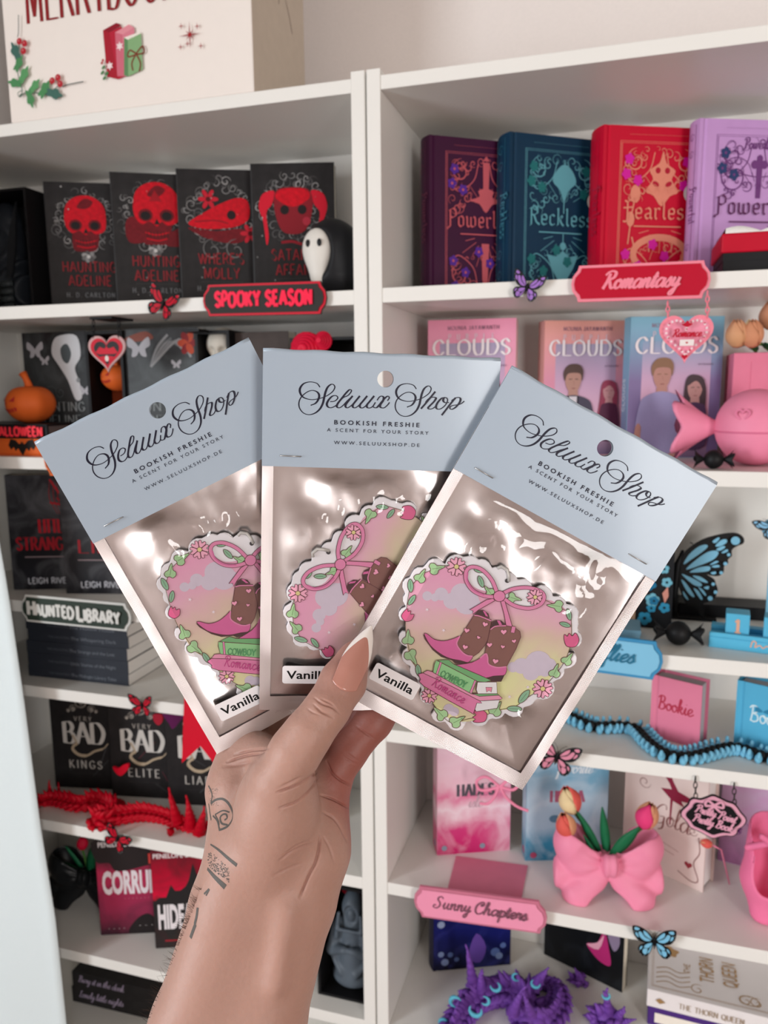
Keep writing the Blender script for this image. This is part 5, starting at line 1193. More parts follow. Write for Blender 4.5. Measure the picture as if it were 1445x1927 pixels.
def petal_head(t, c, ax, L, mats):
    """three outer and three inner cupped petals round an axis"""
    ax = Vector(ax).normalized(); q = Vector((0, 0, 1)).rotation_difference(ax)
    MB().ball(tuple(c+ax*L*.45), L*.33, 8).build('bud', mats[0], t, True)
    for k in range(6):
        V = []; F = []; nu, nv = 8, 10; inner = k >= 3; a0 = 2*PI*k/3+(PI/3 if inner else 0); R = L*.40*(.86 if inner else 1)
        for i in range(nv+1):
            v = i/nv; r = R*math.sin(PI*min(1, .1+v*.84))**.7; w = 2.2*math.sin(PI*(.1+.85*v))**.5
            for j in range(nu+1):
                u = (j/nu-.5)*w*1.0; V.append(Vector((r*math.cos(a0+u), r*math.sin(a0+u), L*v*(1.0-.12*abs(u)))))
        V = [c+q @ v for v in V]
        for i in range(nv):
            for j in range(nu): A_ = i*(nu+1)+j; F.append((A_, A_+1, A_+nu+2, A_+nu+1))
        o = mesh('petal', V, F, mats[k % len(mats)], t, None, True); s = o.modifiers.new('Solidify', 'SOLIDIFY'); s.thickness = .0006
def tulip(label, base, tip, L, mats, axis, leaf=None, group='artificial tulips'):
    base = Vector(base); tip = Vector(tip); t = thing('tulip', label, 'flower', base, 0, group); d = tip-base
    MB().tube(smooth3([Vector((0, 0, 0)), d*.5+Vector((0, 0, .006)), d]), .0022, 8).build('stem', STM, t, True)
    petal_head(t, d, axis, L, mats)
    if leaf:
        for (b, e, w) in leaf:
            b = Vector(b)-base; e = Vector(e)-base; V = []; F = []; n = 10; side = Vector((1, 0, 0)) if abs((e-b).normalized().x) < .7 else Vector((0, 0, 1))
            side = (side-(e-b).normalized()*side.dot((e-b).normalized())).normalized()
            for i in range(n+1):
                u = i/n; c = b+(e-b)*u; hw = w*math.sin(PI*(.12+.86*u))**.8
                for s in (-1, 0, 1): V.append(c+side*hw*s+Vector((0, -.0025*(1-abs(s)), 0)))
            for i in range(n):
                for j in (0, 1): F.append((i*3+j, i*3+j+1, i*3+j+4, i*3+j+3))
            o = mesh('leaf', V, F, GRN, t, None, True); s_ = o.modifiers.new('Solidify', 'SOLIDIFY'); s_.thickness = .0007
TP = ramp_mat('tulip_peach', [(0, '#d9a878'), (.5, '#e0a07e'), (1, '#e08a78')], 2, 0, .1, .6); TR = M('tulip_coral', '#e05f55', .6, var=.15, scale=60); TC = M('tulip_cream', '#e8cfa0', .6, var=.1, scale=60); TO = M('tulip_apricot', '#dc9a74', .6, var=.1, scale=60)
vin = vc+Vector((0, .002, .05)); vy = vc.y
at = lambda x, y, dy=0: B(x, y, vy+dy)
tulip('coral tulip with a cream edge leaning left out of the pink bow vase', vin+Vector((-.008, .004, 0)), at(1080, 1528, .004), .040, [TR, TR, TC], (-.35, -.1, 1), [(vin+Vector((-.01, 0, .01)), at(1085, 1525, -.004), .006)])
tulip('apricot tulip resting on the left rim of the pink bow vase', vin+Vector((-.012, -.004, .0)), at(1070, 1572, -.01), .036, [TO, TO, TR], (-.25, -.15, 1), [(vin+Vector((-.012, -.006, .0)), at(1098, 1570, -.012), .004)])
tulip('apricot tulip with a pink petal leaning right out of the pink bow vase', vin+Vector((.008, .002, 0)), at(1210, 1556, -.004), .038, [TO, TO, M('tulip_pink', '#e8407c', .6), TO], (.25, -.05, 1), [(vin+Vector((.004, -.006, .012)), at(1203, 1556, -.012), .0085), (vin+Vector((0, 0, .0)), at(1133, 1518, 0), .0065)])
# pen with flower tip lying by the lilac book
p = B(1340, 1590, .10); q = B(1374, 1608, .12); t = thing('flower_pick', 'small coral flower on a thin pink stick leaning by the lilac book', 'ornament', p)
MB().tube([Vector((0, 0, 0)), (q-p)*.5, Vector((.03, .03, zs_+.002-p.z))], .0012, 8).build('stick', PINK, t, True); petal_head(t, Vector((0, 0, 0)), (-.8, 0, .1), .016, [TR, TO])
# ballet shoe
def shoe():
    c = B(1418, 1738, .06); c.z = zs_; c.x += .012
    t = thing('ballet_shoe', 'pink ballet shoe ornament standing on its toe at the right edge', 'ornament', c, -.12)
    def f(P):
        d = cone(P, (0, 0, .016), (0, .002, .06), .019, .031, (1, 1.25, 1)); d = smin(d, cone(P, (0, .002, .06), (0, .004, .13), .031, .026, (1, 1.2, 1)), .01)
        d = smax(d, -P[..., 2]+.0005, .004)
        hol = cone(P, (0, -.004, .06), (0, .0, .18), .021, .023, (1, 1.2, 1)); op = ell(P, (0, -.03, .082), (.0195, .026, .036)); op = smin(op, ell(P, (0, -.034, .128), (.017, .026, .018)), .006)
        d = smax(d, -hol, .002); d = smax(d, -op, .003); d = smax(d, P[..., 2]-.152-.2*P[..., 1], .002)
        for s in (-1, 1):
            b = cone(P, (s*.027, -.012, .108), (-s*.012, -.026, .135), .0034, .0034, (1, 1, .75)); d = smin(d, b, .002)
        return d
    soft('shoe', f, (-.04, -.04, -.001), (.04, .04, .165), .0019, M('shoe_pink', '#f27ba6', .5, var=.03), t)
shoe()
# oval sign hanging on two chains
def chain(t, a, b, mat, n, r=.0022, w=.0006):
    a = Vector(a); b = Vector(b)
    ob = None
    for i in range(n):
        c = a+(b-a)*((i+.5)/n); L = (b-a).length/n
        if ob is None: ob = MB().tube([(r*.62*math.cos(q), 0, (L*.62)*math.sin(q)) for q in [2*PI*k/14 for k in range(14)]], w, 6, closed=True).build('chain_link', mat, t, True); o = ob
        else: o = ob.copy(); COL.objects.link(o); o.parent = t
        o.location = c; o.rotation_euler = (0, 0, 0 if i % 2 else PI/2-.3)
def oval_sign():
    Y = -.004; c = B(1341, 1537, Y); t = thing('hanging_sign', 'black oval sign with pink scalloped border hanging on two chains', 'sign', c)
    L = lambda p: ((lambda q: (q.x-c.x, q.z-c.z))(B(1270+p[0]/10.32, 1490+p[1]/10.32, Y)))
    out = [(735,85),(860,130),(1000,200),(1130,240),(1210,320),(1270,410),(1350,500),(1370,570),(1310,660),(1220,720),(1190,800),(1110,850),(980,840),(860,860),(740,890),(640,850),(510,780),(400,730),(300,680),(250,600),(190,530),(130,460),(140,380),(210,310),(270,250),(300,180),(370,140),(500,160),(620,125)]
    o = [L(p) for p in out]; cx, cz = L((745, 490)); inn = [(cx+(x-cx)*.86, cz+(z-cz)*.83) for x, z in o]; ring = [(cx+(x-cx)*1.04, cz+(z-cz)*1.05) for x, z in o]
    MB().prism(cr(ring, 3, True), 0, .003).build('plate', BLKP, t)
    A = Art(.0004); A.poly(o, M('sign_dusty_pink', '#e0a0b6', .5), 3); A.build('border', t, (0, -.0002, 0), None, .001)
    A = Art(.0002); A.poly(inn, BLKP, 3); A.build('panel', t, (0, -.0016, 0), None, .0003)
    A = Art(.0002); a0 = L((550, 470)); sl = -.17; pk = M('sign_dusty_pink', '')
    for s in (-1, 1): A.stroke([(cx, cz+.017), (cx+s*.008, cz+.022), (cx+s*.010, cz+.015), (cx, cz+.016), (cx+s*.007, cz+.009)], .0028, pk, 6)
    script(A, 'Pretty Point', cx+.001, cz+.0015, .0056, pk, rot=sl, slant=.2, nib=(.2, .34, nib_script)); script(A, 'Pretty Books', cx, cz-.0105, .0056, pk, rot=sl, slant=.2, nib=(.2, .34, nib_script)); A.build('lettering', t, (0, -.0022, 0), None, .0006)
    for px, dz in ((1308, .0), (1381, 0)):
        b = B(px, 1462 if px < 1350 else 1474, -.002)-c; e = B(px+1, 1503 if px < 1350 else 1515, -.002)-c; chain(t, b, e, M('chain_dark', '#3a3633', .4, .3), 4, .0034, .0007)
oval_sign()

# sixth shelf right
zt = RZ['f']
def art_night(A, w, h):
    A.rect(.001, .001, w-.001, h-.001, ramp_mat('night_print', [(0, '#0c0d18'), (.4, '#1a1f6a'), (.75, '#141443'), (1, '#201a3a')], 2, 0, h, .35, '#3b3f8f', 30, .6))
    rr = random.Random(9)
    for i in range(26): A.stroke([(rr.uniform(.05,.95)*w, h*rr.uniform(.45,.6)), (rr.uniform(.05,.95)*w, h*rr.uniform(.6,.98))], .0012, rr.choice(['#3a3f8a', '#5a5a9a', '#241f5a']), 0, up=False)
    A.up()
    for X, Y in [(.15,.08),(.3,.1),(.22,.15),(.1,.16),(.8,.14),(.9,.2),(.85,.1),(.15,.55),(.1,.45)]: A.disc(w*X, h*Y, rr.uniform(.004, .008), rr.choice(['#7d8fb8', '#5a6fa5', '#9aa9cc']), 9)
    A.poly([(w*.45,h*.12),(w*.55,h*.34),(w*.68,h*.2),(w*.6,h*.05)], '#6a4aa5', 3)
book('dark blue hardback with a night scene under the sunny chapters sign', G(815, 1828, zt), G(960, 1815, zt), .185, .035, M('indigo_cloth', '#1d1a3c', .45), art_night, rnd=.006, over=.003)
def art_fairy(A, w, h):
    A.rect(.001, .001, w-.001, h-.001, ramp_mat('fairy_print', [(0, '#0e0f12'), (1, '#131518')], 2, 0, h, .35, '#22262c', 30, .6))
    A.poly([(w*.7,h*.2),(w*.55,h*.3),(w*.68,h*.36),(w*.76,h*.5),(w*.82,h*.36),(w*.85,h*.2)], '#b52a6f', 4); A.poly([(w*.55,h*.3),(w*.68,h*.36),(w*.76,h*.46),(w*.7,h*.3)], '#e0a0b4', 3); A.poly([(w*.76,h*.46),(w*.66,h*.6),(w*.74,h*.66),(w*.8,h*.55)], '#6a5a7a', 4); A.poly([(w*.8,h*.5),(w*.9,h*.62),(w*.95,h*.45),(w*.88,h*.35)], '#8a7a94', 4)
    for X, Y in [(.1,.6),(.3,.5),(.5,.62),(.6,.8),(.2,.8)]: A.disc(w*X, h*Y, .002, '#8a9aa0', 6, .004)
book('black hardback with a pink dress figure standing at the back right of the purple dragon', G(1023, 1795, zt), G(1170, 1868, zt), .185, .018, BLKM, art_fairy, w=.136, ang=-.39)
def art_thorn(A, w, h):
    gold = M('matte_gold_print', '#b08a5c', .4, .35)
    for ins in (.006, .008): A.stroke([(ins, ins), (w-ins, ins), (w-ins, h-ins), (ins, h-ins)], .0007, gold, 0, True)
    A.poly([(.03+.014*math.cos(t)*(1+.15*math.sin(5*t)), h-.03+.011*math.sin(t)*(1+.15*math.sin(5*t))) for t in [2*PI*i/24 for i in range(24)]], gold)
    for i in range(4): A.stroke([(.012+.016*j, .016+.010*i+(.006 if j % 2 else 0)) for j in range(4)], .0014, gold, 5)
    for X in (.07, .135, .15): curl(A, X, .02, .011, gold, .0014, 1.2, 1)
    A.up(); roman(A, 'THE', .06, h*.5, .008, gold, rot=PI/2); roman(A, 'THORN', .093, h*.55, .018, gold, rot=PI/2, xs=.72, sp=.16); roman(A, 'QUEEN', .125, h*.55, .018, gold, rot=PI/2, xs=.72, sp=.16)
    A.stroke([(.14+.013*math.cos(t), .02+.009*math.sin(t)) for t in [2*PI*i/20 for i in range(20)]], .0014, gold, 2, True)
zz = zt+.03; th = .028
p = G(1218, 1858, zz+th); q = G(1228, 1800, zz+th)
for i, (lb, m, zb_) in enumerate([('purple hardback lying at the bottom right under the white book', M('violet_cloth', '#4a2a78', .5), zt), ('white hardback with gold foil lying on the purple hardback', M('white_cloth', '#e9e2e2', .5, var=.02), zz)]):
    hh = .03 if i == 0 else th
    t = thing('book', lb, 'book', (p.x+(.002 if i == 0 else 0), p.y, zb_), -.06); L = .21; D = min(.15, .235-p.y)
    MB().box(0, L, 0, D, 0, .002).box(0, L, 0, D, hh-.002, hh).box(0, L, -.003, .002, .0, hh).build('cover', m, t, bevel=.0012)
    MB().box(.004, L-.003, .0021, D-.003, .0021, hh-.0021).build('pages', PAGES, t)
    A = Art()
    if i: roman(A, 'THE THORN QUEEN', L*.42, hh*.3, .0085, '#a5907c', sp=.16, xs=.9); A.poly([(.012,.014),(.018,.018),(.026,.013),(.018,.009)], M('matte_gold_print', '#b08a5c', .4, .35)); A.build('spine_print', t, (0, -.0034, 0))
    else: A.rect(.01, .006, L-.01, .022, '#efe6da'); A.build('spine_print', t, (0, -.0034, 0))
    if i: A = Art(); art_thorn(A, L, D); A.build('cover_print', t, (0, 0, hh+.0001), (-PI/2, 0, 0))
# jointed toy dragons
def dragon(label, base, path, mat, step, size, horns=None, acc=None, seed=1):
    t = thing('toy_dragon', label, 'toy', base, 0, 'jointed toy dragons'); seg0 = None; pts = along(smooth3(path), step); rr = random.Random(seed)
    m = MB(); r = size
    m.ball((0, 0, r*.7), r*.75, 7, sc=(.85, 1.1, .9))
    for dx, dz, L in ((-.25, .9, 1.5), (.25, 1.0, 1.1)): m.tube([(dx*r, 0, r*dz), (dx*r-.35*r, 0, r*(dz+.5*L)), (dx*r-.7*r, 0, r*(dz+.85*L))], [r*.42, r*.26, r*.05], 6)
    for s in (-1, 1):
        for dx, dz, L in ((-.3, .55, 1.0), (.3, .8, .8)): m.tube([(dx*r, s*r*.7, r*dz), (dx*r-.3*r, s*r*(.7+.4*L), r*(dz+.15)), (dx*r-.7*r, s*r*(.7+.75*L), r*(dz+.1))], [r*.38, r*.25, r*.04], 6)
        m.ball((0, s*r*.75, r*.32), r*.34, 5)
    n = len(pts)
    for i, (p, d) in enumerate(pts):
        u = i/(n-1); k = .55+.75*math.sin(PI*min(1, .12+u*.86))
        if seg0 is None: seg0 = m.build('segment', mat, t, True); o = seg0
        else: o = seg0.copy(); COL.objects.link(o); o.parent = t
        o.location = Vector(p)-Vector(base); o.rotation_euler = (0, rr.uniform(-.15, .15), math.atan2(d.y, d.x)); o.scale = (k*1.1, k, k)
    if horns:
        for (b, e, w) in horns:
            b = Vector(b)-Vector(base); e = Vector(e)-Vector(base); q = MB()
            for j in range(7):
                u = j/7; c = b.lerp(e, u); q.tube([c, c+(e-b)*.22+Vector((rr.uniform(-.3, .3)*w, -.1*w, 0))], [w*(1-u)*.95, w*.12], 7)
            q.tube([b, e], [w*.8, w*.06], 8).build('crest', mat, t, True)
    if acc:
        for (p, s, a) in acc:
            q = MB().tube([(s*math.cos(a+w_), -.001, s*math.sin(a+w_)) for w_ in [PI*1.35*i/10 for i in range(11)]], [s*.08+s*.3*math.sin(PI*i/10) for i in range(11)], 6)
            q.build('crescent', M('toy_teal', '#5fb6cf', .5), t, True, Vector(p)-Vector(base))
    return t
RDM = M('toy_dragon_red', '#c00020', .5, var=.14, scale=90); PUR = M('toy_dragon_purple', '#7a4aa8', .5, var=.22, scale=70)
gz = lambda P, z: [G(x, y, z) for x, y in P]
dragon('crimson jointed toy dragon sprawled in front of the black paperbacks', G(220, 1550, zf), gz([(70,1518),(100,1512),(150,1522),(190,1520),(218,1538),(195,1556),(182,1552),(225,1546),(270,1540),(310,1545),(345,1558),(375,1566),(410,1556)], zf), RDM, .0105, .0125,
       [(G(95, 1510, zf)+Vector((0, 0, .008)), B(92, 1470, .06), .008), (G(112, 1512, zf)+Vector((0, 0, .008)), B(110, 1474, .06), .007), (G(335, 1560, zf)+Vector((0, 0, .01)), B(318, 1486, .04), .013), (G(360, 1565, zf)+Vector((0, 0, .01)), B(352, 1500, .04), .014), (G(375, 1570, zf)+Vector((0, 0, .005)), B(385, 1520, .03), .013), (G(322, 1572, zf)+Vector((0, 0, .006)), B(316, 1560, .01), .008)])
dy = .075
dragon('purple jointed toy dragon with teal crescents on the lowest right shelf', G(960, 1880, zt), gz([(850,1950),(872,1918),(905,1890),(950,1880),(990,1895),(985,1930),(1015,1940),(1045,1915),(1050,1880),(1035,1860),(1000,1855)], zt), PUR, .0125, .0165,
       [(B(890, 1850, dy), B(879, 1782, dy), .0115), (B(905, 1860, dy), B(905, 1825, dy), .012), (B(965, 1905, .04), B(985, 1858, .04), .012), (B(1010, 1850, .1), B(1030, 1822, .1), .012), (B(955, 1850, .1), B(940, 1832, .1), .01), (B(860, 1915, .04), B(868, 1865, .05), .011), (B(1000, 1910, .03), B(985, 1870, .03), .01), (B(975, 1845, .11), B(972, 1825, .11), .009)],
       [(B(858, 1885, .03), .0085, .5), (B(895, 1900, .02), .009, 2.5), (B(932, 1855, .07), .0075, 3.2), (B(972, 1838, .1), .006, 1.2), (B(1008, 1850, .08), .0065, 2.2), (B(912, 1882, .02), .0065, 4.), (B(835, 1925, .02), .007, 0)])
c = G(1145, 1925, zt); dragon('end of a purple jointed toy dragon tail with leaf shaped fins', c, [c+Vector((-.02, -.01, 0)), c+Vector((0, .0, 0)), c+Vector((.02, .01, 0))], PUR, .013, .013,
       [(c+Vector((0, 0, .01)), B(1140, 1862, .09), .013), (c+Vector((-.008, 0, .008)), B(1106, 1896, .09), .011), (c+Vector((.01, 0, .008)), B(1176, 1896, .09), .012), (c+Vector((.015, 0, .004)), B(1196, 1918, .09), .009)], [(B(1140, 1872, .075), .0055, 3.)])
c = G(1092, 1852, zt); dragon('tiny purple tail tip of a toy dragon in front of the black fairy book', c, [c+Vector((-.012, .004, 0)), c, c+Vector((.012, -.004, 0))], PUR, .011, .0085)

# ================================================================ signs, hearts, butterflies and figurines on the shelf edges
def plaque(w, h, k=1.0):
    q = [(w/2-.2*h, .5*h), (w/2-.165*h, .37*h), (w/2-.1*h, .29*h), (w/2-.035*h, .2*h), (w/2, 0)]
    r = q+[(x, -y) for x, y in q[-2::-1]]
    r = r+[(-x, y) for x, y in [(a, -b) for a, b in r]]
    return [(x-(1-k)*.5*h*(1 if x > 0 else -1), y*k) for x, y in r]
def sign(label, l, r, tp, bt, plate, border, panel, letters, Y=-.0075, name='shelf_sign', tilt=0.0):
    a, b, u, v = B(l[0], l[1], Y), B(r[0], r[1], Y), B(tp[0], tp[1], Y), B(bt[0], bt[1], Y); c = (a+b)/2
    w = (b-a).length; h = (u-v).length; ang = math.atan2(b.z-a.z, b.x-a.x)
    t = thing(name, label, 'sign', c, 0, None); t.rotation_euler = (tilt, -ang, 0)
    MB().prism(plaque(w, h), 0, .0035).build('plate', plate, t)
    A = Art(.0002); A.poly(plaque(w, h, .98), border); A.build('border', t, (0, -.0002, 0), None, .0012)
    A = Art(.0002); A.poly(plaque(w, h, .84), panel); A.build('panel', t, (0, -.0016, 0), None, .0004)
    A = Art(.0002); letters(A, w, h); A.build('lettering', t, (0, -.0023, 0), None, .0012)
    return t
SR = M('sign_red', '#cf0028', .45, var=.03); SD = M('sign_charcoal', '#302d2b', .6, var=.05); SN = M('sign_neon_red', '#ff0a44', .45, var=.02)
sign('charcoal sign with red border reading spooky season', (382, 566), (614.5, 559.5), (495, 532.5), (497, 593.5), SD, SR, SD, lambda A, w, h: A.skel(CAPS, 'SPOOKY SEASON', 0, -.2*h, .44*h, SN, (.17, .25, mono), xs=w*.79/(13*.8*.44*h), sp=.2, jit=.03, sw=.45))
SG = M('sign_dark_green', '#2f3b33', .55, var=.05); SW = M('sign_white', '#dcdcd8', .5, var=.02); SGR = M('sign_grey', '#b5b7b5', .5)
def haunted(A, w, h):
    k = w*.80/(15*.62*.42*h); n = (.18, .26, mono)
    A.skel(CAPS, 'H', -.43*w, -.22*h, .5*h, SW, n, align='l', xs=k); A.skel(CAPS, 'AUNTED', -.355*w, -.2*h, .4*h, SW, n, align='l', xs=k*.9, jit=.03); A.skel(CAPS, 'L', .035*w, -.23*h, .5*h, SW, n, align='l', xs=k); A.skel(CAPS, 'IBRARY', .1*w, -.22*h, .4*h, SW, n, align='l', xs=k*.92, jit=.03)
sign('dark green sign with white border reading haunted library', (40, 1143), (246.5, 1163), (142, 1127), (141, 1178), SGR, SW, SG, haunted)
PB = M('sign_coral_pink', '#f58a9c', .5, var=.03); CR = M('sign_crimson', '#bd002a', .45, var=.03)
rs_ = sign('crimson sign with coral pink border reading romantasy', (1075, 535), (1337.4, 525), (1205, 495.5), (1205, 565), PB, PB, CR, lambda A, w, h: script(A, 'Romantasy', 0, -.17*h, .245*h, PB, xs=w*.56/(8.0*.245*h), slant=.32, nib=(.2, .36, nib_script)))
BB = M('sign_mid_blue', '#3f8fbd', .5); LBs = M('sign_light_blue', '#82c2e2', .5, var=.02)
sign('pale blue sign reading butterflies half hidden behind the right packet', (995, 1213), (1247.4, 1246), (1120, 1198), (1122, 1269), BB, BB, LBs, lambda A, w, h: script(A, 'Butterflies', 0, -.12*h, .22*h, M('sign_teal', '#27708f', .5), xs=w*.64/(8.2*.22*h), slant=.3, nib=(.14, .24, nib_script)))
DP = M('sign_dusty_rose', '#cf7a92', .5); LP = M('sign_light_pink', '#f59ab8', .5, var=.02)
sign('pink sign reading sunny chapters below the pink card', (779, 1695), (1029, 1729), (903, 1682), (901, 1743), DP, DP, LP, lambda A, w, h: script(A, 'Sunny Chapters', 0, -.1*h, .2*h, M('sign_taupe', '#7d5060', .5), xs=w*.74/(12.2*.2*h), slant=.25, nib=(.13, .22, nib_script)), Y=-.011, tilt=.06)
sign('orange plaque hidden behind the left packet, only its end showing', (83, 868), (300, 871), (190, 842), (190, 897), ORG, ORG, M('plaque_brown', '#8a4a30', .6), lambda A, w, h: A.rect(-.2*w, -.05*h, .2*w, .05*h, ORG))
def heart_sign(label, l, r, tp, bt, fill, rim, decor, chains, chm, Y):
    a, b, u, v = B(l[0], l[1], Y), B(r[0], r[1], Y), B(tp[0], tp[1], Y), B(bt[0], bt[1], Y); w = b.x-a.x; h = u.z-v.z; c = Vector(((a.x+b.x)/2, Y, (u.z+v.z)/2))
    t = thing('heart_pendant', label, 'sign', c, 0, 'heart pendants on chains'); H = [(x*w/1.88, y*h/1.66) for x, y in heart(0, 0.07, 1, 0, 44)]
    MB().prism(H, 0, .003).build('plate', rim, t); A = Art(.0002); A.poly([(x*.86, y*.85) for x, y in H], fill); decor(A, w, h); A.build('face', t, (0, -.0004, 0), None, .0003)
    for (p, q, n) in chains: chain(t, B(p[0], p[1], Y+.001)-c, B(q[0], q[1], Y+.001)-c, chm, n, .003, .0008)
    return t
def dec_rom(A, w, h):
    wh = '#f3dbe0'
    for i, (x, y) in enumerate(heart(0, .07, 1, 0, 34)): A.disc(x*w*.40, y*h*.45, w*.024, wh, 8)
    for i, (x, y) in enumerate(heart(0, .07, 1, 0, 10)): A.poly(heart(x*w*.40, y*h*.45, w*.02), CR)
    script(A, 'Romance', 0, -.0*h, h*.085, CR, slant=.3, xs=1.05, nib=(.22, .34, nib_script)); A.poly([(-.1*w, .26*h), (0, .2*h), (.1*w, .26*h), (.04*w, .29*h), (0, .34*h), (-.04*w, .29*h)], CR, 3)
    A.rect(-.12*w, -.19*h, .14*w, -.06*h, '#f0e4e2'); A.poly(heart(.01*w, -.125*h, .025*w), CR); A.poly(heart(-.02*w, -.42*h, .06*w), CR)
heart_sign('pink heart pendant with white lace dots hanging under the romantasy sign', (1240, 630), (1342, 630), (1290, 590), (1289, 679), M('pendant_pink', '#f598b0', .5), PB, dec_rom, [((1256, 568), (1257, 596), 3), ((1331, 548), (1331, 598), 5)], PB, -.012)
def dec_bat(A, w, h):
    A.poly([(x*w*.36, y*h*.4) for x, y in heart(0, .07, 1, 0, 40)], M('pendant_black', '#2a2325', .5)); A.poly([(-.3*w, .0*h), (-.18*w, .16*h), (-.05*w, .1*h), (0, .17*h), (.06*w, .1*h), (.2*w, .15*h), (.3*w, -.02*h), (.2*w, -.05*h), (0, -.05*h), (-.2*w, -.05*h)], SR)
    A.poly([(-.2*w,-.12*h),(-.08*w,-.1*h),(.08*w,-.1*h),(.2*w,-.12*h),(.08*w,-.25*h),(-.06*w,-.25*h)], SR); A.disc(-.0*w, -.17*h, .05*w, '#e8ddd6', 12, .085*h)
hp = heart_sign('small red and black heart pendant hanging in front of the pumpkin box', (166, 655), (236, 655), (202, 629), (203, 697), SR, M('pendant_grey_pink', '#c9a3a3', .5), dec_bat, [((176, 603), (176, 635), 3), ((224, 603), (224, 635), 3)], BLKM, .02)
c0 = hp.location; a = B(172, 600, .021)-c0; b = B(243, 598, .06)-c0
MB().box(a.x, b.x, -.003, .05, a.z-.001, a.z+.003).build('hanger', BLKM, hp)

def butterfly(label, px, py, span, tilt, col, Y=-.006, fold=.25, group='paper butterflies on the shelf edges'):
    c = B(px, py, Y); s = (B(px+span/2, py, Y)-B(px-span/2, py, Y)).length
    t = thing('butterfly', label, 'butterfly', c, 0, group); t.rotation_euler = (0, tilt, 0)
    up = [(.01,.03),(.13,.24),(.3,.38),(.47,.43),(.5,.36),(.46,.18),(.36,.04),(.2,-.03),(.01,-.02)]; lo = [(.01,.0),(.2,-.03),(.34,-.08),(.38,-.2),(.3,-.34),(.2,-.37),(.1,-.28),(.03,-.1)]
    cu = [[(.06,.05),(.14,.2),(.24,.29),(.22,.17)], [(.08,.03),(.22,.13),(.3,.26),(.36,.25),(.32,.12),(.2,.02)], [(.33,.34),(.42,.39),(.45,.33),(.38,.3)], [(.36,.12),(.43,.2),(.42,.26),(.38,.22)]]
    cl = [[(.05,-.04),(.18,-.06),(.24,-.14),(.14,-.16)], [(.05,-.08),(.12,-.2),(.17,-.3),(.11,-.26)], [(.16,-.19),(.26,-.18),(.27,-.28),(.2,-.32)], [(.28,-.1),(.33,-.13),(.34,-.2),(.29,-.16)]]
    cm = M('butterfly_'+col.lstrip('#'), col, .4, var=.12, scale=120)
    for sx in (-1, 1):
        for nm, o, cells in (('forewing', up, cu), ('hindwing', lo, cl)):
            A = Art(.00012); A.poly([(sx*x*s, y*s) for x, y in o], WB, 4)
            for q in cells: A.poly([(sx*x*s, y*s) for x, y in q], cm, 4, up=False)
            A.up(); dz = [(.44,.38),(.46,.28),(.43,.14),(.4,.08)] if nm == 'forewing' else [(.36,-.22),(.32,-.31),(.24,-.35)]
            for x, y in dz: A.disc(sx*x*s, y*s, .008*s, '#cfd2d6', 6)
            A.build(nm, t, (0, -.0006, 0), (0, 0, -sx*fold), .0003)
    MB().tube([(0, -.001, -.2*s), (0, -.002, -.05*s), (0, -.002, .08*s), (0, -.002, .13*s)], [.008*s, .03*s, .034*s, .02*s], 8).build('body', WB, t, True)
    for sx in (-1, 1): MB().tube([(0, -.002, .12*s), (sx*.05*s, -.004, .26*s), (sx*.13*s, -.006, .36*s), (sx*.16*s, -.006, .35*s)], .0045*s, 5).build('antenna', WB, t, True)
butterfly('red butterfly with dark wing edges on the spooky season shelf edge', 308, 572, 62, .42, '#c4152f')
butterfly('purple butterfly on the shelf edge under the teal hardback', 992, 541, 64, .3, '#a06fc4')
butterfly('red butterfly on the shelf edge above the black silver titled books', 268, 1327, 46, 0, '#c4152f')
butterfly('red butterfly on the shelf edge below the crimson dragon', 222, 1578, 50, .5, '#c4152f')
butterfly('rose pink butterfly beside the lower corner of the right packet', 1048, 1424, 84, .22, '#d98aa0')
butterfly('pale blue butterfly on the shelf edge right of the sunny chapters sign', 1231, 1771, 84, -.06, '#7fc0e0')
butterfly('pale blue butterfly clinging at the right edge above the calendar blocks', 1452, 990, 64, -.5, '#7fbbe0', Y=.15)
t = thing('blue_disc', 'round light blue disc behind the butterfly at the right edge', 'ornament', B(1455, 995, .158)); MB().prism([(.014*math.cos(a), .014*math.sin(a)) for a in [2*PI*i/32 for i in range(32)]], 0, .003).build('disc', LBs, t); MB().box(-.002, .002, 0, .003, zq-B(1455, 995, .158).z, -.012).build('stick', LBs, t)

# red swallowtail ribbon, heart and blobs by the silver titled books
def flat(name, label, cat, P, Y, th, mat, smooth=0):
    Q = [B(x, y, Y) for x, y in P]; c = sum(Q, Vector())/len(Q); t = thing(name, label, cat, c); pts = [(q.x-c.x, q.z-c.z) for q in Q]
    MB().prism(cr(pts, smooth, True) if smooth else pts, 0, th).build('body', mat, t); return t
flat('ribbon_tail', 'bright red swallowtail ribbon hanging down from the shelf beside the left packet', 'ribbon', [(347,1300),(430,1300),(425,1470),(405,1440),(377,1404),(342,1436)], -.012, .0012, M('ribbon_red', '#d00026', .55, var=.02))
flat('heart_charm', 'small red heart in front of the middle silver titled paperback', 'ornament', [(212,1443),(222,1446),(231,1440),(241,1438),(240,1448),(228,1460),(218,1455)], .085, .004, M('ribbon_red', ''), 4)
flat('petal_charm', 'dark red drop shaped charm beside the upper red butterfly', 'ornament', [(288,1345),(304,1345),(305,1358),(298,1365),(290,1358)], .06, .003, M('charm_red', '#a3122c', .5), 4)
flat('petal_charm', 'deep purple petal shaped charm under the shelf beside the red ribbon', 'ornament', [(306,1340),(350,1340),(338,1358),(325,1372),(318,1362)], .05, .003, M('charm_purple', '#5a0a4a', .5), 4)

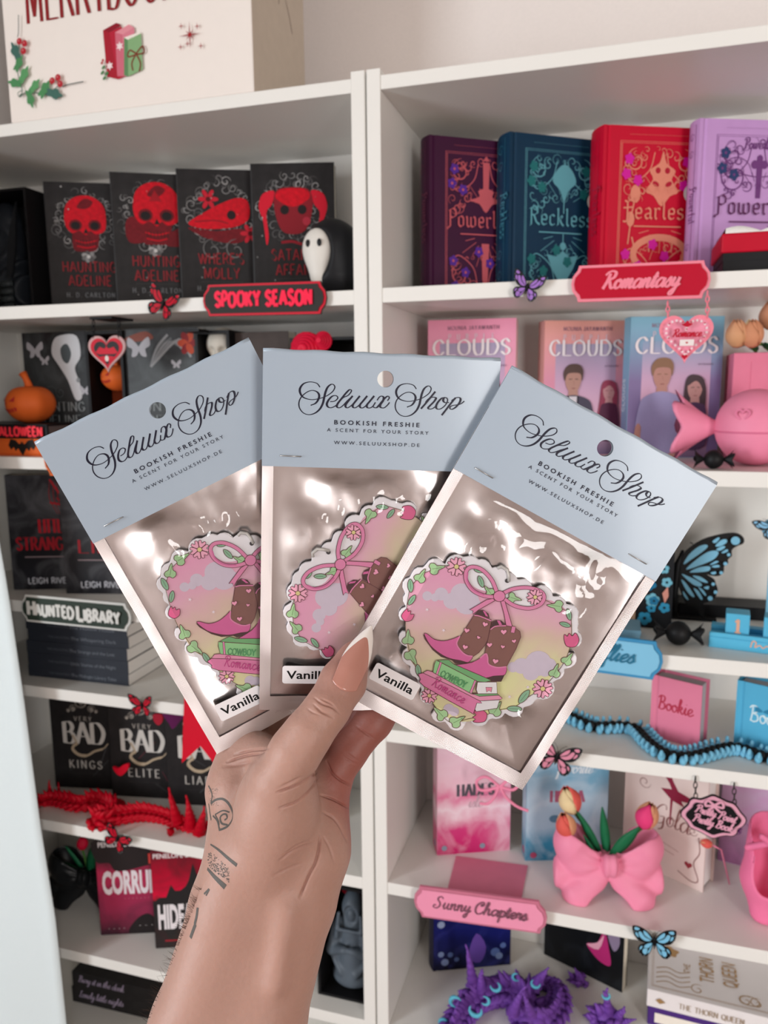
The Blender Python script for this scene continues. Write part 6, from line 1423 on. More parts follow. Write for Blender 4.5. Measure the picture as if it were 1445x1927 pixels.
# black bow vase with a red tulip, left sixth shelf
vc2 = G(140, 1722, zg)+Vector((.0, .045, 0)); bow_vase('black bow shaped vase beside the curtain holding one red tulip', vc2, .25, M('glossy_black', '#18191b', .3, var=.05))
v2 = vc2+Vector((0, 0, .05)); at2 = lambda x, y: B(x, y, vc2.y-.01)
tulip('red tulip in the black bow vase', v2, at2(155, 1598), .026, [M('tulip_red', '#d8123a', .5)], (.1, 0, 1), [(v2+Vector((.004, -.004, .0)), at2(175, 1588), .010), (v2+Vector((-.004, 0, 0)), at2(124, 1592), .006), (v2+Vector((-.008, 0, 0)), at2(98, 1618), .008)])

# hooded figurine and draped display box, top left shelf
def ghost():
    c = B(622, 540, .055); c.z = za; t = thing('hooded_figurine', 'small black hooded figurine with a pale face beside the case divider', 'figurine', c, -.1)
    def f(P):
        d = cone(P, (.004, .012, .03), (.006, .01, .064), .04, .034, (1, 1, 1)); d = smin(d, ell(P, (0, .004, .06), (.034, .036, .042)), .012)
        d = smin(d, ell(P, (.03, .018, .04), (.024, .026, .042)), .014); d = smax(d, -P[..., 2]+.0005, .003)
        return smax(d, -ell(P, (-.008, -.034, .056), (.024, .02, .034)), .006)
    soft('hood', f, (-.05, -.045, -.002), (.07, .06, .11), .0022, BLKM, t)
    def g(P): return smin(ell(P, (-.009, -.021, .06), (.021, .013, .027)), ell(P, (-.008, -.022, .036), (.0125, .009, .028)), .01)
    soft('face', g, (-.04, -.045, 0), (.03, .02, .1), .0018, M('pale_face', '#e2ddd6', .45, var=.02), t)
    for x in (-.016, .001): MB().ball((x, -.0335, .066), .0042, 8, sc=(.8, .4, 1.2)).build('eye', BLKM, t, True)
ghost()
def draped_box():
    a = B(72, 470, .12); x0 = -.764; t, w = nook('black display box with a draped black figure holding a dark blade at the far left', x0, a.x, za, .196, .10, .1, M('box_black', '#141417', .45, var=.05), name='display_box', b=.004)
    def f(P):
        d = cone(P, (0, 0, .02), (0, 0, .13), .04, .028, (1, 1.3, 1)); d = smin(d, ell(P, (0, 0, .155), (.024, .02, .03)), .02)
        q = P.copy(); d = d+.005*np.sin(P[..., 0]*190+6*np.sin(P[..., 2]*40))*np.clip((.16-P[..., 2])*14, 0, 1); return smax(d, -P[..., 2]+.001, .002)
    soft('draped_figure', f, (-.05, -.04, 0), (.05, .04, .19), .0024, M('black_cloth', '#202329', .5, var=.2), t, (-.004, .05, .004))
    MB().prism([(-.006,0),(.006,0),(.010,.05),(.006,.12),(-.004,.07)], -.002, .002).build('blade', M('dark_blade', '#1b1c1f', .35), t, False, (.03, .008, .06), (0, .16, 0))
    hb = MB()
    for i in range(4): hb.tube([(-.012, -.004, .012*i), (0, -.01, .012*i+.001), (.012, -.004, .012*i+.003)], .0058, 8)
    hb.build('gloved_hand', M('glove_black', '#2b2f31', .5), t, True, (.024, .012, .012))
draped_box()
# red open book on a black box, top right shelf
p = B(1360, 500, .035)
t = thing('storage_box', 'flat black box at the right edge under the open red book', 'box', (p.x, .035, zb)); MB().box(0, .15, 0, .10, 0, .024).build('carton', BLKM, t, bevel=.001); MB().box(-.0005, .1505, -.0005, .1005, .016, .0245).build('lid', BLKM, t)
t = thing('open_book', 'open red book lying face up on the flat black box', 'book', (p.x-.003, .034, zb+.0248)); MB().box(0, .16, 0, .105, 0, .022).build('cover', M('open_book_red', '#c00028', .5, var=.03), t, bevel=.002)
V = []; F = []; n = 24
for j in (0, 1):
    for i in range(n+1): x = .004+.15*i/n; V.append((x, -.0+.1*j+.002, .0222+.0065*abs(math.sin(PI*(i/n*3+.25)))+.001))
V += [(v[0], v[1], .0222) for v in V]
for i in range(n): F += [(i, i+1, n+2+i, n+1+i), (2*n+2+i, 2*n+3+i, i+1, i)]
mesh('pages', V, F, PAGESW, t, None, True)
# tulips in a pink box, second shelf right
pb = B(1377, 700, .17); t = thing('pink_box', 'pink embossed box behind the large pink candy', 'box', (pb.x, .16, zc)); hB = B(1380, 664, .16).z-zc
MB().box(0, .1, 0, .075, 0, hB).build('carton', M('pink_card', '#e5809c', .55, var=.05), t, bevel=.0015); MB().box(.022, .0225+.07, -.0008, .0, .012, hB-.012).build('raised_panel', M('pink_card', ''), t)
for i, (x, y, lb) in enumerate([(1388, 652, 'peach tulip lying left above the pink box'), (1416, 652, 'apricot tulip lying above the pink box'), (1450, 618, 'peach tulip at the right edge above the pink box')]):
    q = B(x, y, .15 if i < 2 else .18); tulip(lb, Vector((q.x+.03, .2, zc+hB+.003)), q, .036, [TP, TO, TP] if i % 2 == 0 else [TO, TC, TO], (-.15, -.35, 1), [(Vector((q.x+.03, .2, zc+hB+.004)), Vector((q.x+.016, .16, zc+hB+.012)), .006)])

# ================================================================ three packets fanned out in the hand
def rotm(ax, ay, az):
    cx, sx = math.cos(ax), math.sin(ax); cy, sy = math.cos(ay), math.sin(ay); cz, sz = math.cos(az), math.sin(az)
    return np.array([[1,0,0],[0,cx,-sx],[0,sx,cx]]) @ np.array([[cy,0,sy],[0,1,0],[-sy,0,cy]]) @ np.array([[cz,-sz,0],[sz,cz,0],[0,0,1]])
PW, PH, HD = .112, .1787, .0535              # packet width, height, header depth
POSE = [(0.1366, -0.1706, -0.4564, -0.1641, -0.032, 0.3634), (0.1966, -0.0833, 0.0415, -0.0561, -0.0748, 0.3579), (0.1538, 0.0305, 0.5072, 0.0591, -0.0671, 0.3594)]
def pose_matrix(R, T):
    d = lambda v: Vector(v[0]*RGT - v[1]*UPV + v[2]*FWD)
    X, Z, Y = d(R[:, 0]), -d(R[:, 1]), d(R[:, 2]); o = Vector(c2w(np.array(T)))
    return Matrix(((X.x, Y.x, Z.x, o.x), (X.y, Y.y, Z.y, o.y), (X.z, Y.z, Z.z, o.z), (0, 0, 0, 1)))
def depth_on(k, px, py):
    R = rotm(*POSE[k][:3]); n = R[:, 2]; v = np.array([(px-IW/2)/FPX, (py-IH/2)/FPX, 1.0]); return (n @ np.array(POSE[k][3:]))/(n @ v)
def local_on(k, px, py):
    R = rotm(*POSE[k][:3]); d = depth_on(k, px, py); p = R.T @ (cc(px, py, d)-np.array(POSE[k][3:])); return (p[0], -p[1])

def foil_mat(name, rough, bscale, bstr, weave=False):
    m = bpy.data.materials.new(name); m.use_nodes = True; nt = m.node_tree; p = nt.nodes['Principled BSDF']
    p.inputs['Base Color'].default_value = lin('#ddd4d3'); p.inputs['Metallic'].default_value = 1; p.inputs['Roughness'].default_value = rough
    tc = nt.nodes.new('ShaderNodeTexCoord'); b = nt.nodes.new('ShaderNodeBump'); b.inputs['Strength'].default_value = bstr; b.inputs['Distance'].default_value = .0006
    if weave:
        w1 = nt.nodes.new('ShaderNodeTexWave'); w1.wave_type = 'BANDS'; w1.bands_direction = 'DIAGONAL'; w1.inputs['Scale'].default_value = bscale; w1.inputs['Distortion'].default_value = .4
        nt.links.new(tc.outputs['Object'], w1.inputs['Vector'])
        mp = nt.nodes.new('ShaderNodeMapping'); mp.inputs['Rotation'].default_value = (0, 1.57, 0); nt.links.new(tc.outputs['Object'], mp.inputs['Vector'])
        w2 = nt.nodes.new('ShaderNodeTexWave'); w2.bands_direction = 'DIAGONAL'; w2.inputs['Scale'].default_value = bscale; nt.links.new(mp.outputs[0], w2.inputs['Vector'])
        a = nt.nodes.new('ShaderNodeMath'); a.operation = 'ADD'; nt.links.new(w1.outputs['Fac'], a.inputs[0]); nt.links.new(w2.outputs['Fac'], a.inputs[1]); nt.links.new(a.outputs[0], b.inputs['Height'])
    else:
        nz = nt.nodes.new('ShaderNodeTexNoise'); nz.inputs['Scale'].default_value = bscale; nz.inputs['Detail'].default_value = 4; nt.links.new(tc.outputs['Object'], nz.inputs['Vector']); nt.links.new(nz.outputs['Fac'], b.inputs['Height'])
    nt.links.new(b.outputs['Normal'], p.inputs['Normal']); return m
FOIL = foil_mat('silver_foil', .2, 55, .1); SEAL = foil_mat('crimped_foil', .28, 900, .22, True)
def film_mat():
    m = bpy.data.materials.new('clear_film'); m.use_nodes = True; nt = m.node_tree; nt.nodes.clear()
    o = nt.nodes.new('ShaderNodeOutputMaterial'); mx = nt.nodes.new('ShaderNodeMixShader'); t = nt.nodes.new('ShaderNodeBsdfTransparent'); g = nt.nodes.new('ShaderNodeBsdfGlossy')
    g.inputs['Roughness'].default_value = .045; t.inputs[0].default_value = (.97, .97, .97, 1)
    f = nt.nodes.new('ShaderNodeFresnel'); f.inputs['IOR'].default_value = 1.6; tc = nt.nodes.new('ShaderNodeTexCoord'); nz = nt.nodes.new('ShaderNodeTexNoise'); nz.inputs['Scale'].default_value = 70; nz.inputs['Detail'].default_value = 3
    b = nt.nodes.new('ShaderNodeBump'); b.inputs['Strength'].default_value = .12; b.inputs['Distance'].default_value = .0008
    nt.links.new(tc.outputs['Object'], nz.inputs['Vector']); nt.links.new(nz.outputs['Fac'], b.inputs['Height']); nt.links.new(b.outputs['Normal'], g.inputs['Normal']); nt.links.new(b.outputs['Normal'], f.inputs['Normal'])
    k = nt.nodes.new('ShaderNodeMath'); k.operation = 'MINIMUM'; k.inputs[1].default_value = .22; nt.links.new(f.outputs[0], k.inputs[0]); nt.links.new(k.outputs[0], mx.inputs[0]); nt.links.new(t.outputs[0], mx.inputs[1]); nt.links.new(g.outputs[0], mx.inputs[2]); nt.links.new(mx.outputs[0], o.inputs[0]); return m
FILM = film_mat()
CARD = M('pale_blue_card', '#a3b0be', .3, var=.012, spec=.4, coat=.25); CARDW = M('card_paper_white', '#efeef0', .6); STAPLE = M('staple_steel', '#b9b6b3', .3, .9); LABEL = M('label_white', '#ece7e9', .45, var=.01); INKD = M('ink_midnight', '#120f26', .4, var=.03)
def sst(x): x = np.clip(x, 0, 1); return x*x*(3-2*x)
def nz3(x, z, s, seed, oct=2):
    return np.array([noise.fractal(Vector((a*s+seed*7.3, b*s-seed*3.1, seed*1.7)), .9, 2.0, oct) for a, b in zip(x.ravel(), z.ravel())]).reshape(x.shape)
def sheet(name, nx, nz, z0, z1, yf, mat, parent, x0=0.0, x1=None):
    x1 = PW if x1 is None else x1
    X, Z = np.meshgrid(np.linspace(x0, x1, nx+1), np.linspace(z0, z1, nz+1)); Y = yf(X, Z)
    V = np.stack([X, Y, Z], -1).reshape(-1, 3); F = [(i*(nx+1)+j, i*(nx+1)+j+1, (i+1)*(nx+1)+j+1, (i+1)*(nx+1)+j) for i in range(nz) for j in range(nx)]
    return mesh(name, V, F, mat, parent, None, True)
def plate_hole(w, h, hx, hz, r, y, n=40):
    """flat card 0..w by 0..-h with a punched round hole"""
    V = []; F = []
    for k in range(n): a = 2*PI*k/n; V.append((hx+r*math.cos(a), y, hz+r*math.sin(a)))
    S = .008
    for k in range(n):
        a = 2*PI*k/n; c, s = math.cos(a), math.sin(a); m = S/max(abs(c), abs(s)); V.append((hx+c*m, y, hz+s*m))
    for k in range(n): j = (k+1) % n; F.append((k, n+k, n+j, j))
    b = len(V); xs_ = [0, hx-S, hx+S, w]; zs2 = [-h, hz-S, hz+S, 0]
    for z in zs2:
        for x in xs_: V.append((x, y, z))
    for i in range(3):
        for j in range(3):
            if i == 1 and j == 1: continue
            F.append((b+i*4+j, b+i*4+j+1, b+(i+1)*4+j+1, b+(i+1)*4+j))
    return V, F
BSX = 8.028; SSX = 9.031
def brand_lettering(A, conv):
    """calligraphic shop name traced as pen strokes"""
    S = [(378,188),(330,130),(235,108),(140,130),(85,190),(75,255),(110,325),(180,362),(270,374),(370,357),(440,335),(500,305),(570,250),(600,190),(582,150),(545,145),(495,185),(462,255),(440,345),(420,430),(375,515),(300,578),(210,600),(130,575),(75,510),(60,435),(80,362),(130,300),(200,252),(270,236),(335,260),(365,310),(352,372),(308,430),(237,460)]
    f1 = lambda p: conv(555+p[0]/BSX, 705+p[1]/BSX); f2 = lambda p: conv(725+p[0]/SSX, 705+p[1]/SSX); fs = lambda p: conv(555+p[0]/BSX+180.3, 705+p[1]/BSX+3.3)
    u = .000249
    def pen(thin, thick): return (thin*u, thick*u, lambda dx, dy: max(0, -dy)**1.6+max(0, dy)**2*.32)
    SW_ = pen(1.5, 4.3); LW = pen(1.6, 4.3)
    A.stroke([f1(p) for p in S], 0, INKD, 9, nib=SW_, up=False); A.stroke([fs(p) for p in S], 0, INKD, 9, nib=SW_, up=False)
    for P in ([(530,405),(600,395),(645,350),(620,315),(565,322),(510,375),(480,440),(500,485),(550,495),(620,460),(675,400)], [(640,440),(720,350),(800,310),(850,245),(825,224),(775,268),(700,360),(640,440),(632,482),(668,497),(720,465),(790,390),(868,318)],
              [(868,318),(800,400),(762,455),(768,490),(800,495),(850,460),(900,410),(977,318)], [(977,318),(910,400),(870,455),(876,490),(910,496),(960,462),(1010,410),(1087,318)], [(1087,318),(1020,400),(976,455),(985,492),(1020,498),(1070,462),(1120,405),(1192,318)], [(1192,318),(1125,400),(1082,455),(1088,492),(1125,500),(1170,475),(1210,415)],
              [(1235,385),(1270,335),(1308,322),(1334,345),(1322,395),(1282,455),(1290,492),(1340,497),(1390,457),(1422,415)], [(1390,390),(1418,350),(1400,322),(1360,345),(1312,400),(1265,458),(1225,495),(1185,490),(1172,468)]):
        A.stroke([f1(p) for p in P], 0, INKD, 8, nib=LW, up=False)
    for P in ([(838,285),(760,380),(670,490),(595,575)], [(670,470),(720,410),(780,382),(830,383),(848,402),(815,455),(750,520),(718,558),(735,580),(790,572),(850,530)], [(1000,383),(940,402),(872,480),(850,548),(880,582),(940,570),(1010,510),(1045,435),(1025,390),(985,395),(972,440),(1005,472),(1070,468)], [(1180,390),(1100,485),(1020,590),(945,685)], [(1110,440),(1180,392),(1240,386),(1265,415),(1242,480),(1180,550),(1120,584),(1085,572),(1097,537),(1150,516),(1230,505),(1285,482),(1328,445)]):
        A.stroke([f2(p) for p in P], 0, INKD, 8, nib=LW, up=False)
    A.up()
PLAB = ['gathered left of the thumb, leftmost of the fan', 'held upright in the middle of the fan', 'held at the front right of the fan']
LABPOS = [((452, 1317), 23.5), ((578, 1263), -2.5), ((743, 1276), -28.0)]
def packet(k):
    R = rotm(*POSE[k][:3]); Mx = pose_matrix(R, POSE[k][3:])
    t = thing('freshie_packet', 'foil packet with pale blue header card %s' % PLAB[k], 'packet', (0, 0, 0), 0, 'foil packets held in the hand'); t.matrix_world = Mx
    bl, bb = .0054, .0075
    fc = FR[k][0]; cx, cz = local_on(k, *fc)
    def bulge(X, Z): return sst(np.minimum(np.minimum(X-bl, PW-bl-X), np.minimum(Z+PH-bb, -Z-.03))/.02)
    def foil(X, Z):
        b = bulge(X, Z)*sst((-Z-HD+.006)/.016); return .0006+.0014*b+.0020*b*nz3(X, Z, 24, k+1)+.0004*b*nz3(X, Z, 70, k+4)
    def film(X, Z):
        b = bulge(X, Z)*sst((-Z-HD-.001)/.014); r = np.hypot(X-cx, Z-cz); th = np.arctan2(Z-cz, X-cx)
        y = .0005+.0030*b; ring = np.exp(-((r-.0455)/.0035)**2)
        y = y+b*ring*(.00075*np.sin(th*15+2*np.sin(th*4+k))+.0004*np.sin(th*31+k*2))
        n1 = nz3(X, Z, 42, k+11); n2 = nz3(X, Z, 95, k+15)
        out = sst((r-.040)/.006)
        y = y+b*(.00012+.0011*out)*n1+b*out*(.0016*(.5-np.abs(n2))*.5)
        return -np.clip(y, .0003, .0042)
    sheet('foil_back', 64, 84, -PH+.0006, -.02, foil, FOIL, t)
    sheet('clear_front', 100, 120, -PH+bb*.6, -.035, film, FILM, t, bl*.7, PW-bl*.7)
    m = MB()
    def strip(x0, x1, z0, z1, nx, nz):
        V = []; F = []
        for i in range(nz+1):
            for j in range(nx+1):
                x = x0+(x1-x0)*j/nx; z = z0+(z1-z0)*i/nz; V.append((x, -.0008-.00025*noise.noise(Vector((x*150, z*90, k)))-.0011*noise.noise(Vector((x*60, z*38, k*3.3))), z))
        for i in range(nz):
            for j in range(nx): q = i*(nx+1)+j; F.append((q, q+1, q+nx+2, q+nx+1))
        m.add(V, F)
    strip(0, bl, -PH, -.03, 3, 40); strip(PW-bl, PW, -PH, -.03, 3, 40); strip(bl, PW-bl, -PH, -PH+bb, 30, 3)
    m.build('crimped_seal', SEAL, t, True)
    hx, hz = PW*.512, -.0105
    for nm, y, mt in (('header_card', -.0018, CARD), ('header_back', .0016, CARD)):
        V, F = plate_hole(PW, HD, hx, hz, .0039, y); o = mesh(nm, V, F, [mt, CARDW], t); s = o.modifiers.new('Solidify', 'SOLIDIFY'); s.thickness = .0004; s.offset = 0; s.material_offset_rim = 1
        if nm == 'header_card': hc = o
    MB().tube([(x, -.0001, -.0002+.00025*math.sin(x*300)) for x in [PW*i/24 for i in range(25)]], .0018, 8).build('header_fold', CARD, t, True)
    A = Art(.00002); conv = lambda px, py: local_on(1, px, py)
    brand_lettering(A, conv)
    def line(txt, xa, xb, yb, cap, bold):
        p = conv(xa, yb); q = conv(xb, yb+(xb-xa)*.0125); A.sans(txt, (p[0]+q[0])/2, (p[1]+q[1])/2, cap*.000249*1.07, INKD, width=q[0]-p[0], bold=bold, sp=1.55)
    line('BOOKISH FRESHIE', 628.5, 788, 799.5, 8.0, .02); line('A SCENT FOR YOUR STORY', 615, 805, 813, 6.4, .004); line('WWW.SELUUXSHOP.DE', 628, 788, 836.5, 6.4, .004)
    A.build('header_print', hc, (0, -.00202, 0))
    for xa in (.0085, PW-.0185):
        z = -HD+.0052; s = MB().tube([(xa, -.0019, z), (xa+.0002, -.0026, z), (xa+.0098, -.0026, z-.0001), (xa+.01, -.0019, z-.0001)], .00028, 6); s.build('staple', STAPLE, t, True)
    lp, la = LABPOS[k]; lx, lz = local_on(k, *lp); w, h, r = .0123, .0047, .0014
    # the sticker's own tilt is measured against the packet's upper edge
    a = math.radians(la)+POSE[k][2]
    P = []
    for sx, sz, a0 in ((1, 1, 0), (-1, 1, PI/2), (-1, -1, PI), (1, -1, 1.5*PI)):
        for i in range(7): q = a0+PI/2*i/6; P.append((sx*(w-r)+r*math.cos(q), sz*(h-r)+r*math.sin(q)))
    lb = MB().prism(P, -.0003, .0).build('scent_label', LABEL, t, False, (lx, -.0044, lz), (0, -a, 0))
    A = Art(.00002); A.sans('Vanilla', 0, -.0021, .0044, M('ink_black', '#0c0a0c', .5), width=.0205, bold=.018); A.build('label_print', lb, (0, -.00032, 0))
    return t

# ---------------------------------------------------------------- printed charms inside the packets
AW = .0000681                                # metres per tracing unit
def trace(x, y): return ((x-684.5)*AW, -(y-665.5)*AW)
LINE = '#5a2a30'
def charm_art():
    A = Art(.000012); lw = 4.4*AW
    T = lambda P: [trace(*p) for p in P]
    Bq = lambda P: [trace(x, y+608.5) for x, y in P]
    sky = ramp_mat('charm_sky', [(0, '#dcdc9c'), (.3, '#d6cfa0'), (.5, '#d3b6a4'), (.68, '#dca5b8'), (1, '#e09ab8')], 2, -.03, .032, .5, '#e0a9bd', 40, .35)
    A.poly(T([(480,160),(330,170),(225,235),(160,300),(140,405),(120,520),(125,680),(150,840),(210,930),(260,1060),(330,1190),(400,1270),(500,1320),(640,1310),(780,1240),(920,1210),(1000,1130),(1110,1060),(1200,940),(1280,830),(1310,690),(1310,580),(1285,500),(1230,440),(1120,395),(1010,470),(900,455),(800,400),(740,350),(660,330),(600,300),(545,230)]), sky, 3)
    cl = '#cbbccb'
    def cloud(L): 
        for x, y, r in L: A.disc(*trace(x, y), r*AW, cl, 18)
        A.up()
    cloud([(275,375,35),(375,360,48),(520,360,80),(560,420,90),(450,410,60),(600,440,60),(330,385,30)])
    cloud([(900,900,40),(960,890,60),(1080,870,95),(1160,880,50),(1030,940,60),(1130,930,40)]); cloud([(440,1225,40),(480,1245,35)])
    for x, y in [(275,475),(395,628),(880,1125),(1010,1050)]: A.poly([trace(a, b) for a, b in star(x, y, 16, 6)], '#e9d7df')
    vine = [(480,155),(400,150),(330,175),(240,215),(180,280),(150,330),(135,410),(122,520),(122,640),(140,740),(165,850),(215,940),(260,1060),(310,1160),(380,1260),(460,1330),(580,1300),(680,1280),(800,1230),(920,1200),(1010,1130),(1110,1060),(1200,960),(1270,850),(1308,720),(1310,600),(1290,500),(1200,440),(1110,395)]
    A.stroke(T(vine), lw*.9, '#6b5a3c', 6)
    LV = [A.z]
    def leafs(x, y, s, a, c='#9fc492'):
        A.z = LV[0]
        P = [(-.7,0),(-.85,-.4),(-.55,-.78),(-.1,-.68),(.2,-.36),(.7,-.3),(1.25,-.08),(.75,.14),(.3,.3),(.1,.7),(-.4,.8),(-.82,.45)]
        Q = [trace(x+s*(p*math.cos(a)-q*math.sin(a)), y+s*(p*math.sin(a)+q*math.cos(a))) for p, q in P]; A.outlined(Q, c, LINE, lw, 4)
        A.stroke([trace(x-s*.5*math.cos(a), y-s*.5*math.sin(a)), trace(x+s*.8*math.cos(a), y+s*.8*math.sin(a))], lw*.7, '#5d7a4a', 0)
    def leafo(x, y, s, a, c='#86b090'):
        A.z = LV[0]
        Q = [trace(x+s*math.cos(q)*math.cos(a)-s*.42*math.sin(q)*abs(math.sin(q))**.3*math.sin(a), y+s*math.cos(q)*math.sin(a)+s*.42*math.sin(q)*abs(math.sin(q))**.3*math.cos(a)) for q in [2*PI*i/18 for i in range(18)]]
        A.outlined(Q, c, LINE, lw); A.stroke([trace(x-s*.7*math.cos(a), y-s*.7*math.sin(a)), trace(x+s*.5*math.cos(a), y+s*.5*math.sin(a))], lw*.7, '#4f6b52', 0)
    def tul(x, y, s, a):
        A.z = LV[0]
        P = [(-.9,-.1),(-.85,-.7),(-.5,-.45),(-.3,-.85),(.1,-.5),(.45,-.9),(.8,-.5),(.95,.1),(.6,.8),(0,.95),(-.6,.75)]
        A.outlined([trace(x+s*(p*math.cos(a)-q*math.sin(a)), y+s*(p*math.sin(a)+q*math.cos(a))) for p, q in P], '#d9618d', LINE, lw, 4)
    def flow(x, y, s, a0=0.2):
        A.z = LV[0]
        for k in range(6):
            a = a0+k*PI/3; P = [(.2,-.06),(.5,-.27),(.85,-.4),(1.0,-.2),(.74,0),(1.0,.2),(.85,.4),(.5,.27),(.2,.06)]
            A.outlined([trace(x+s*(p*math.cos(a)-q*math.sin(a)), y+s*(p*math.sin(a)+q*math.cos(a))) for p, q in P], '#eba6bd', LINE, lw*.9, 3)
        A.outlined([trace(x+s*.26*math.cos(q), y+s*.26*math.sin(q)) for q in [2*PI*i/14 for i in range(14)]], '#d9c98a', LINE, lw*.8)
    leafs(335,172,55,-.15); leafs(228,232,52,-1.0); leafo(155,300,50,1.5); leafo(165,405,45,-1.0); tul(135,520,46,.9); leafs(140,690,55,-1.5); leafs(165,828,60,1.1); leafo(215,932,48,1.4)
    leafs(380,1262,58,-2.3); leafs(500,1318,58,-.5); tul(665,1278,56,-1.4); leafs(785,1225,58,-1.0); leafo(918,1217,55,.05); leafo(985,1122,62,-.95); leafs(1203,930,52,-1.2); leafs(1290,838,50,-.9); tul(1310,690,58,.0); leafo(1262,577,42,.3); leafo(1286,502,45,1.3); leafs(1195,440,55,3.3)
    flow(480,158,68); flow(297,1123,58); flow(1118,1060,72)
    A.up(10); LV[0] = A.z                     # bow
    P1, P2 = '#d980a6', '#c86294'
    lpL = T([(775,352),(730,250),(660,178),(590,158),(550,190),(552,260),(600,330),(680,368),(770,378)]); lpR = T([(810,352),(880,318),(980,306),(1070,328),(1106,372),(1080,428),(1000,458),(900,440),(825,392)])
    leafo(640,185,36,.2); leafo(655,265,46,1.2); leafs(715,335,42,-2.2); flow(1042,375,58); leafs(890,385,48,.3)
    for lp in (lpL, lpR): A.stroke(lp, 31*AW, LINE, 6); A.stroke(lp, 24*AW, P1, 6)
    A.stroke(T([(560,200),(560,262),(604,326),(680,362)]), 10*AW, P2, 6)
    A.outlined(T([(742,388),(700,396),(578,472),(604,480),(602,505),(640,474),(758,402)]), P1, LINE, lw); A.outlined(T([(798,408),(828,404),(886,592),(842,592),(824,500)]), P1, LINE, lw)
    A.outlined([trace(788+42*math.cos(q), 370+40*math.sin(q)) for q in [2*PI*i/20 for i in range(20)]], P1, LINE, lw)
    # boots
    BR, PK, DK = '#80554e', '#cf6096', '#44292c'
    A.outlined(T([(612,508),(660,512),(735,545),(728,600),(714,690),(690,738),(650,790)])+Bq([(606,214),(520,172),(488,112)]), BR, LINE, lw)
    A.outlined(T([(612,508),(642,478),(675,473),(712,500),(722,532),(690,520),(650,508)]), DK, LINE, lw); A.poly(T([(672,476),(690,482),(712,522),(694,516)]), PK)
    A.stroke(T([(612,512),(650,518),(735,552)]), 13*AW, LINE, 4); A.stroke(T([(612,512),(650,518),(735,552)]), 8*AW, P1, 4)
    A.outlined(Bq([(250,50),(262,85),(320,165),(380,215),(460,240),(480,262),(545,272),(582,262),(576,250),(520,240),(440,222),(370,186),(300,125),(268,58)]), DK, LINE, lw)
    A.outlined(Bq([(256,48),(278,45),(330,85),(400,95),(470,76),(512,58),(488,115),(520,170),(560,202),(606,212),(576,254),(520,242),(440,226),(370,190),(300,130)]), PK, LINE, lw, 3)
    A.stroke(Bq([(512,58),(490,115),(520,168),(560,200),(606,210)]), 9*AW, P1, 5)
    A.outlined(T([(728,612),(760,590),(830,585),(900,598),(940,628),(948,668),(915,760)])+Bq([(850,284),(780,292),(722,268),(714,215),(700,186),(688,206)]), BR, LINE, lw)
    A.outlined(T([(735,608),(740,562),(770,546),(805,550),(838,578),(790,584),(760,592)]), DK, LINE, lw); A.poly(T([(775,548),(795,549),(812,580),(792,582)]), PK)
    A.stroke(T([(730,616),(765,592),(840,586)]), 13*AW, LINE, 4); A.stroke(T([(730,616),(765,592),(840,586)]), 8*AW, P1, 4); A.outlined(T([(882,590),(910,594),(902,640),(874,636)]), P1, LINE, lw*.8)
    A.outlined(Bq([(470,282),(530,335),(610,372),(690,388),(735,376),(745,396),(815,396),(838,348),(760,355),(690,374),(600,360),(530,320)]), DK, LINE, lw)
    A.outlined(Bq([(474,280),(520,270),(600,255),(660,220),(700,186),(714,215),(722,268),(782,292),(850,286),(848,330),(830,350),(760,355),(690,374),(600,360),(530,320)]), PK, LINE, lw, 2)
    A.stroke(Bq([(660,222),(700,188),(714,216),(722,266),(782,290),(850,284)]), 9*AW, P1, 4)
    hz_ = A.z
    for x, y, s, a in [(690,577,22,.3),(560,624,22,.2),(645,675,15,.5),(550,748,22,.3),(824,632,24,0),(725,730,22,0),(820,743,17,.2),(900,700,18,-.2),(770,852,24,.2)]:
        A.z = hz_; P = heart(0, 0, 1, 0, 16); A.outlined([trace(x+s*(p*math.cos(a)+q*math.sin(a)), y+s*(p*math.sin(a)-q*math.cos(a))) for p, q in P], '#eb9ab6', LINE, lw*.6)
    # two books
    G1, G2 = '#8fc78a', '#6fa870'
    A.outlined(Bq([(250,338),(282,318),(345,338),(600,488),(795,495),(826,524),(812,534),(665,546)]), '#e294b0', LINE, lw)
    A.outlined(Bq([(665,546),(806,536),(790,600),(640,628),(622,600),(642,560)]), '#e2dde0', LINE, lw)
    A.outlined(Bq([(250,338),(664,546),(642,562),(620,640),(600,636),(258,440),(232,388)]), '#dc7ba6', LINE, lw, 2)
    A.outlined(Bq([(352,242),(432,235),(470,268),(742,386),(700,402),(645,398)]), G2, LINE, lw)
    A.outlined(Bq([(645,402),(782,400),(788,488),(650,494),(636,460)]), '#e6e1e2', LINE, lw); A.outlined(Bq([(605,492),(790,488),(800,500),(660,510)]), G2, LINE, lw)
    A.outlined(Bq([(345,240),(640,395),(602,492),(322,332),(330,270)]), G1, LINE, lw)
    for P in ([(372,252),(384,258),(356,350),(342,342)], [(622,388),(634,394),(604,488),(588,480)]): A.outlined(Bq(P), '#e08ab0', LINE, lw*.7)
    A.outlined(Bq([(704,440),(750,440),(744,478),(728,462),(712,478)]), '#e08aa0', LINE, lw*.7)
    p = trace(478, 385+608.5); A.skel(CAPS, 'COWBOY', p[0]-.0012, p[1]-.0010, .0031, '#4f8a5a', (.13, .2, nib_angle(10)), rot=-.46, serif=.1, sp=.14, xs=.88)
    p = trace(430, 480+608.5); script(A, 'Romance', p[0]-.0004, p[1]-.0012, .0029, '#b03f78', rot=-.545, slant=.05, sp=.1, nib=(.1, .12, mono), xs=.86)
    return A
